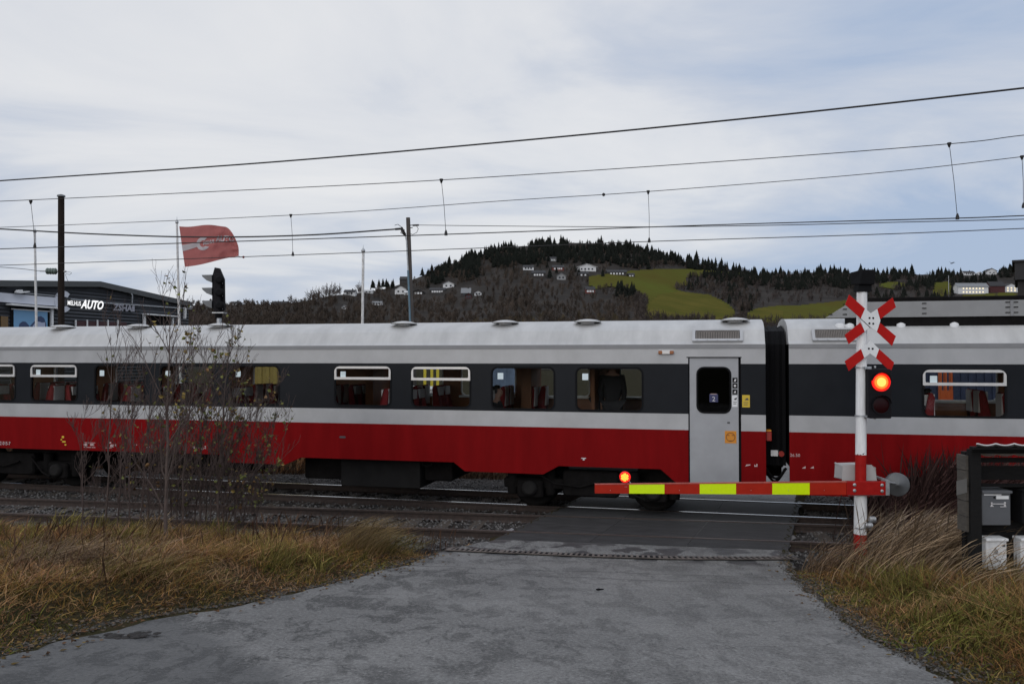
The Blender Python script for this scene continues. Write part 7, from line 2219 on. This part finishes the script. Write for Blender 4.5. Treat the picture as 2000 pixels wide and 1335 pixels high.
# low round leaf weeds and moss near the kerbless edges
for sd_, x0_, x1_, lb_ in ((-1, -9, .6, 'low broad leaved green weeds and moss along the left verge'), (1, 2.3, 8, 'low broad leaved green weeds and moss along the right verge')):
    X_, Y_, Z_, D_ = scatter(26000, x0_, x1_, 4.0, 12.8, 91 + sd_, sd_, -.02)
    k = (vnoise(X_, Y_, .55, 93) > .55) & (D_ < 1.3); X_, Y_, Z_ = X_[k], Y_[k], Z_[k]; n = len(X_)
    blades(X_, Y_, Z_, rng.uniform(.02, .07, n), rng.uniform(.008, .018, n), (.1, 0), .1, palette(n, X_, Y_, [(.05, .06, .012), (.09, .10, .018), (.10, .06, .02), (.07, .075, .02)], 95, .4, .4), 'low_weeds', lb_, 96, 2, cat='weeds', jitter=2.2)
# fallen leaves
def leaves(n, name, label, xs, ys, cols, size, seed, lift=.012):
    g = np.random.default_rng(seed)
    zs = np.where(road_dist(xs, ys) > 0, verge_z(xs, ys) + g.uniform(.0, .06, n), gz(xs, ys) + lift)
    a = g.uniform(0, 6.28, n); s_ = g.uniform(*size, n); tl = g.normal(0, .35, (n, 2))
    shape = np.array([(0, -.6), (.32, -.25), (.38, .15), (0, .65), (-.38, .15), (-.32, -.25)])
    ca, sa = np.cos(a)[:, None], np.sin(a)[:, None]
    lx = shape[None, :, 0] * s_[:, None]; ly = shape[None, :, 1] * s_[:, None]
    dx = lx * ca - ly * sa; dy = lx * sa + ly * ca
    V_ = np.stack([xs[:, None] + dx, ys[:, None] + dy, zs[:, None] + np.abs(dx * tl[:, :1] + dy * tl[:, 1:])], 2).reshape(-1, 3)
    c = np.array(cols)[g.integers(0, len(cols), n)] * np.exp(g.normal(0, .3, (n, 1)))
    o = obj(name, np_mesh(V_, np.arange(n * 6), np.full(n, 6), cols=np.repeat(c, 6, 0), name=name), MT['blade'])
    tag(o, label, 'fallen leaves', kind='stuff')
LEAF = [(.10, .055, .022), (.07, .035, .016), (.05, .028, .016), (.13, .085, .025), (.09, .065, .045)]
g = np.random.default_rng(71); n = 1500
ys = g.uniform(4.5, 12.6, n); xs = xl(ys) + g.normal(-.22, .28, n)
leaves(n, 'fallen_leaves', 'yellow and brown fallen leaves along the left road edge', xs, ys, LEAF, (.022, .05), 72)
n = 800; ys = g.uniform(4.0, 12.3, n); xs = xr(ys) + g.normal(.15, .2, n)
leaves(n, 'fallen_leaves', 'brown fallen leaves along the right road edge', xs, ys, LEAF, (.02, .045), 73)
# little debris on the road
def debris(px, py, s_, label):
    p = hit(px, py)
    r_ = random.Random(px); pts = [Vector((r_.uniform(-s_, s_) * .4 + (k - 1.5) * s_ * .5, r_.uniform(-s_, s_) * .5, .012 + r_.uniform(0, .015))) for k in range(4)]
    o = MB().tube(pts, [.006, s_ * .22, s_ * .18, .006], 5).build('twig_litter', MT['black'], None, p); tag(o, label, 'litter')
debris(1171, 1154, .07, 'tiny black scrap lying in the middle of the road')
def clod(px, py, s_, label):
    p = hit(px, py); r_ = random.Random(px); mb = MB()
    for k in range(44):
        a = r_.gauss(0, s_ * .9); b_ = r_.gauss(0, s_ * .35); q_ = r_.uniform(.02, .055)
        mb.lathe([(0, 0), (q_, .004), (q_ * .6, q_ * .25), (0, q_ * .32)], 6, Matrix.Translation((a, b_ + a * .3, .0)) @ Matrix.Rotation(r_.random() * 3, 4, 'Z') @ Matrix.Diagonal((1, r_.uniform(.5, 1.2), 1, 1)), False)
    o = mb.build('earth_clod', MT['clod'], None, p); tag(o, label, 'clod')
MT['clod'] = mat('damp earth', (.018, .015, .013), .9, var=.4)
clod(235, 1243, .13, 'clump of dark earth on the left edge of the road')

# ------------------------------------------------------------------ saplings
MT['bark'] = mat('sapling bark', (0.085, 0.060, 0.051), .85, var=.35, scale=14)
MT['bark2'] = mat('dark twig bark', (0.070, 0.047, 0.041), .9, var=.3, scale=14)
MT['leaf'] = mat('clinging leaves', (1, 1, 1), .7, attr=True, spec=.3)
def sapling(px, py, h, label, seed, lean=.05, n_br=16, leafy=0.0, r0=.022, spread=.55, twiggy=1.0, low=.12, material='bark'):
    g = random.Random(seed); b0 = hit(px, py); base = Vector((b0.x, b0.y, float(verge_z(b0.x, b0.y)) - .02))
    root = empty('sapling', base); tag(root, label, 'sapling', 'bare saplings on the left verge')
    tr = MB(); tw_ = MB(); lv = []
    pts = []; x = y = 0.0
    nst = 9
    for k in range(nst + 1):
        t = k / nst
        pts.append(Vector((x, y, h * t))); x += g.uniform(-.03, .03) * h * .25 + lean * h / nst * (t + .3); y += g.uniform(-.03, .03) * h * .2
    tr.tube(pts, [r0 * (1 - .85 * k / nst) for k in range(nst + 1)], 7)
    def along(t):
        f = t * nst; i = min(nst - 1, int(f)); return pts[i].lerp(pts[i + 1], f - i)
    def branch(p, d, ln, r_, depth):
        n_ = 4; q_ = [p]; dd = d.copy()
        for k in range(n_):
            dd = (dd + Vector((g.uniform(-.22, .25), g.uniform(-.22, .22), g.uniform(-.02, .24)))).normalized()
            q_.append(q_[-1] + dd * ln / n_)
        (tr if depth == 0 else tw_).tube(q_, [max(.0022, r_ * (1 - .7 * k / n_)) for k in range(n_ + 1)], 4 if depth < 2 else 3, cap=False)
        if depth < 2:
            for k in range(int((5 if depth == 0 else 3) * twiggy)):
                t = g.uniform(.25, 1.0) * n_; i = min(n_ - 1, int(t)); pp = q_[i].lerp(q_[i + 1], t - i)
                nd = (dd * .8 + Vector((g.uniform(-.6, .7), g.uniform(-.6, .6), g.uniform(.0, .8)))).normalized()
                branch(pp, nd, ln * g.uniform(.3, .6), r_ * .55, depth + 1)
        if leafy and depth >= 1:
            for k in range(n_ + 1):
                if g.random() < leafy * .2: lv.append(q_[k])
    n_br = int(n_br * .95)
    for k in range(n_br):
        t = low + (1 - low) * (k + g.random()) / n_br
        p = along(min(.99, t)); a = g.uniform(0, 6.283)
        d = Vector((math.cos(a) * spread + .12, math.sin(a) * spread, g.uniform(.6, 1.5))).normalized()
        branch(p, d, h * g.uniform(.18, .42) * (1.15 - .55 * t), r0 * .42 * (1.1 - .6 * t), 0)
    tr.build('trunk', MT[material], root); tw_.build('crown', MT['bark2'], root)
    if lv:
        V_ = []; F_ = []; C_ = []
        cols = [(.15, .15, .035), (.11, .12, .03), (.24, .17, .045), (.15, .08, .03), (.085, .09, .025)]
        for p in lv:
            c = cols[min(4, int(g.random() * 5))]; s_ = g.uniform(.032, .068)
            u = Vector((g.uniform(-1, 1), g.uniform(-1, 1), g.uniform(-.8, .8))).normalized(); w_ = u.orthogonal().normalized()
            w_ = (w_ * math.cos(g.random() * 6) + u.cross(w_) * math.sin(g.random() * 6)).normalized()
            fold = u.cross(w_) * s_ * .25
            o_ = len(V_)
            for a, b_, f_ in ((0, 0, 0), (.4, .42, 1), (.75, .40, 1), (1.25, 0, 0), (.75, -.40, 1), (.4, -.42, 1)):
                V_.append(p + u * (a * s_) + w_ * (b_ * s_) + fold * f_); C_.append(c)
            F_ += [o_, o_ + 1, o_ + 2, o_ + 3, o_, o_ + 3, o_ + 4, o_ + 5]
        obj('leaves', np_mesh(np.array([tuple(p) for p in V_]), F_, np.full(len(F_) // 4, 4), cols=np.array(C_), name='leaves'), MT['leaf'], root)
    return root
sapling(324, 1086, 3.35, 'tallest sapling, one straight stem with a few green leaves near the top', 1, .015, 20, .16, .030, .5)
sapling(422, 1062, 3.25, 'leafy sapling whose twigs fan out right, right of the tallest stem', 2, .06, 24, .30, .026, .75, 1.3)
sapling(392, 1060, 3.2, 'slender sapling close behind the tallest stem', 3, .03, 18, .20, .020, .6)
sapling(358, 1068, 3.0, 'thin leaning sapling between the two tall stems', 4, .08, 16, .22, .016, .6)
sapling(205, 1062, 3.2, 'bare forked sapling, leftmost of the tall ones', 5, .01, 13, .03, .018, .5)
sapling(250, 1078, 2.3, 'low bare brushwood sapling left of the tallest stem', 6, .04, 18, .02, .014, .8, 1.3, .05, 'bark2')
sapling(290, 1066, 2.5, 'dense bare sapling just left of the tallest stem', 7, .05, 18, .03, .015, .8, 1.3, .05, 'bark2')
sapling(345, 1058, 2.1, 'short bushy sapling with rust coloured twigs', 8, .10, 18, .05, .013, .9, 1.3, .05, 'bark2')
sapling(455, 1058, 2.35, 'spreading sapling at the right side of the thicket', 9, .26, 20, .14, .014, .9, 1.4, .05, 'bark2')
sapling(490, 1052, 2.0, 'rightmost leaning sapling with yellow green leaves', 10, .38, 17, .30, .012, .9, 1.3, .05, 'bark2')
sapling(160, 1075, 1.9, 'small bare sapling at the left side of the thicket', 11, -.02, 14, .0, .012, .8, 1.2, .05, 'bark2')
sapling(410, 1064, 2.3, 'twiggy sapling in the middle of the thicket', 13, .06, 20, .06, .014, .85, 1.3, .05, 'bark2')

for i, (px_, py_, h_, ln, mt_) in enumerate(((230, 1066, 1.9, .05, 'bark2'), (272, 1072, 2.0, .12, 'bark2'), (310, 1062, 1.8, .08, 'bark'), (330, 1052, 2.2, .05, 'bark2'), (375, 1058, 1.9, .15, 'bark2'), (435, 1056, 1.8, .2, 'bark2'), (470, 1052, 1.9, .25, 'bark2'), (400, 1056, 2.6, .05, 'bark'))):
    w_ = ('left of the tallest stem', 'left of the tallest stem, leaning right', 'hidden at the foot of the tallest stem', 'close behind the tallest stem', 'right of the tallest stem', 'right of the leafy sapling', 'at the right edge of the thicket, leaning far right', 'straight, behind the leafy sapling')[i]
    sapling(px_, py_, h_, 'twiggy brushwood sapling ' + w_, 100 + i, ln, 17, .05, .013, .9, 1.4, .04, mt_)
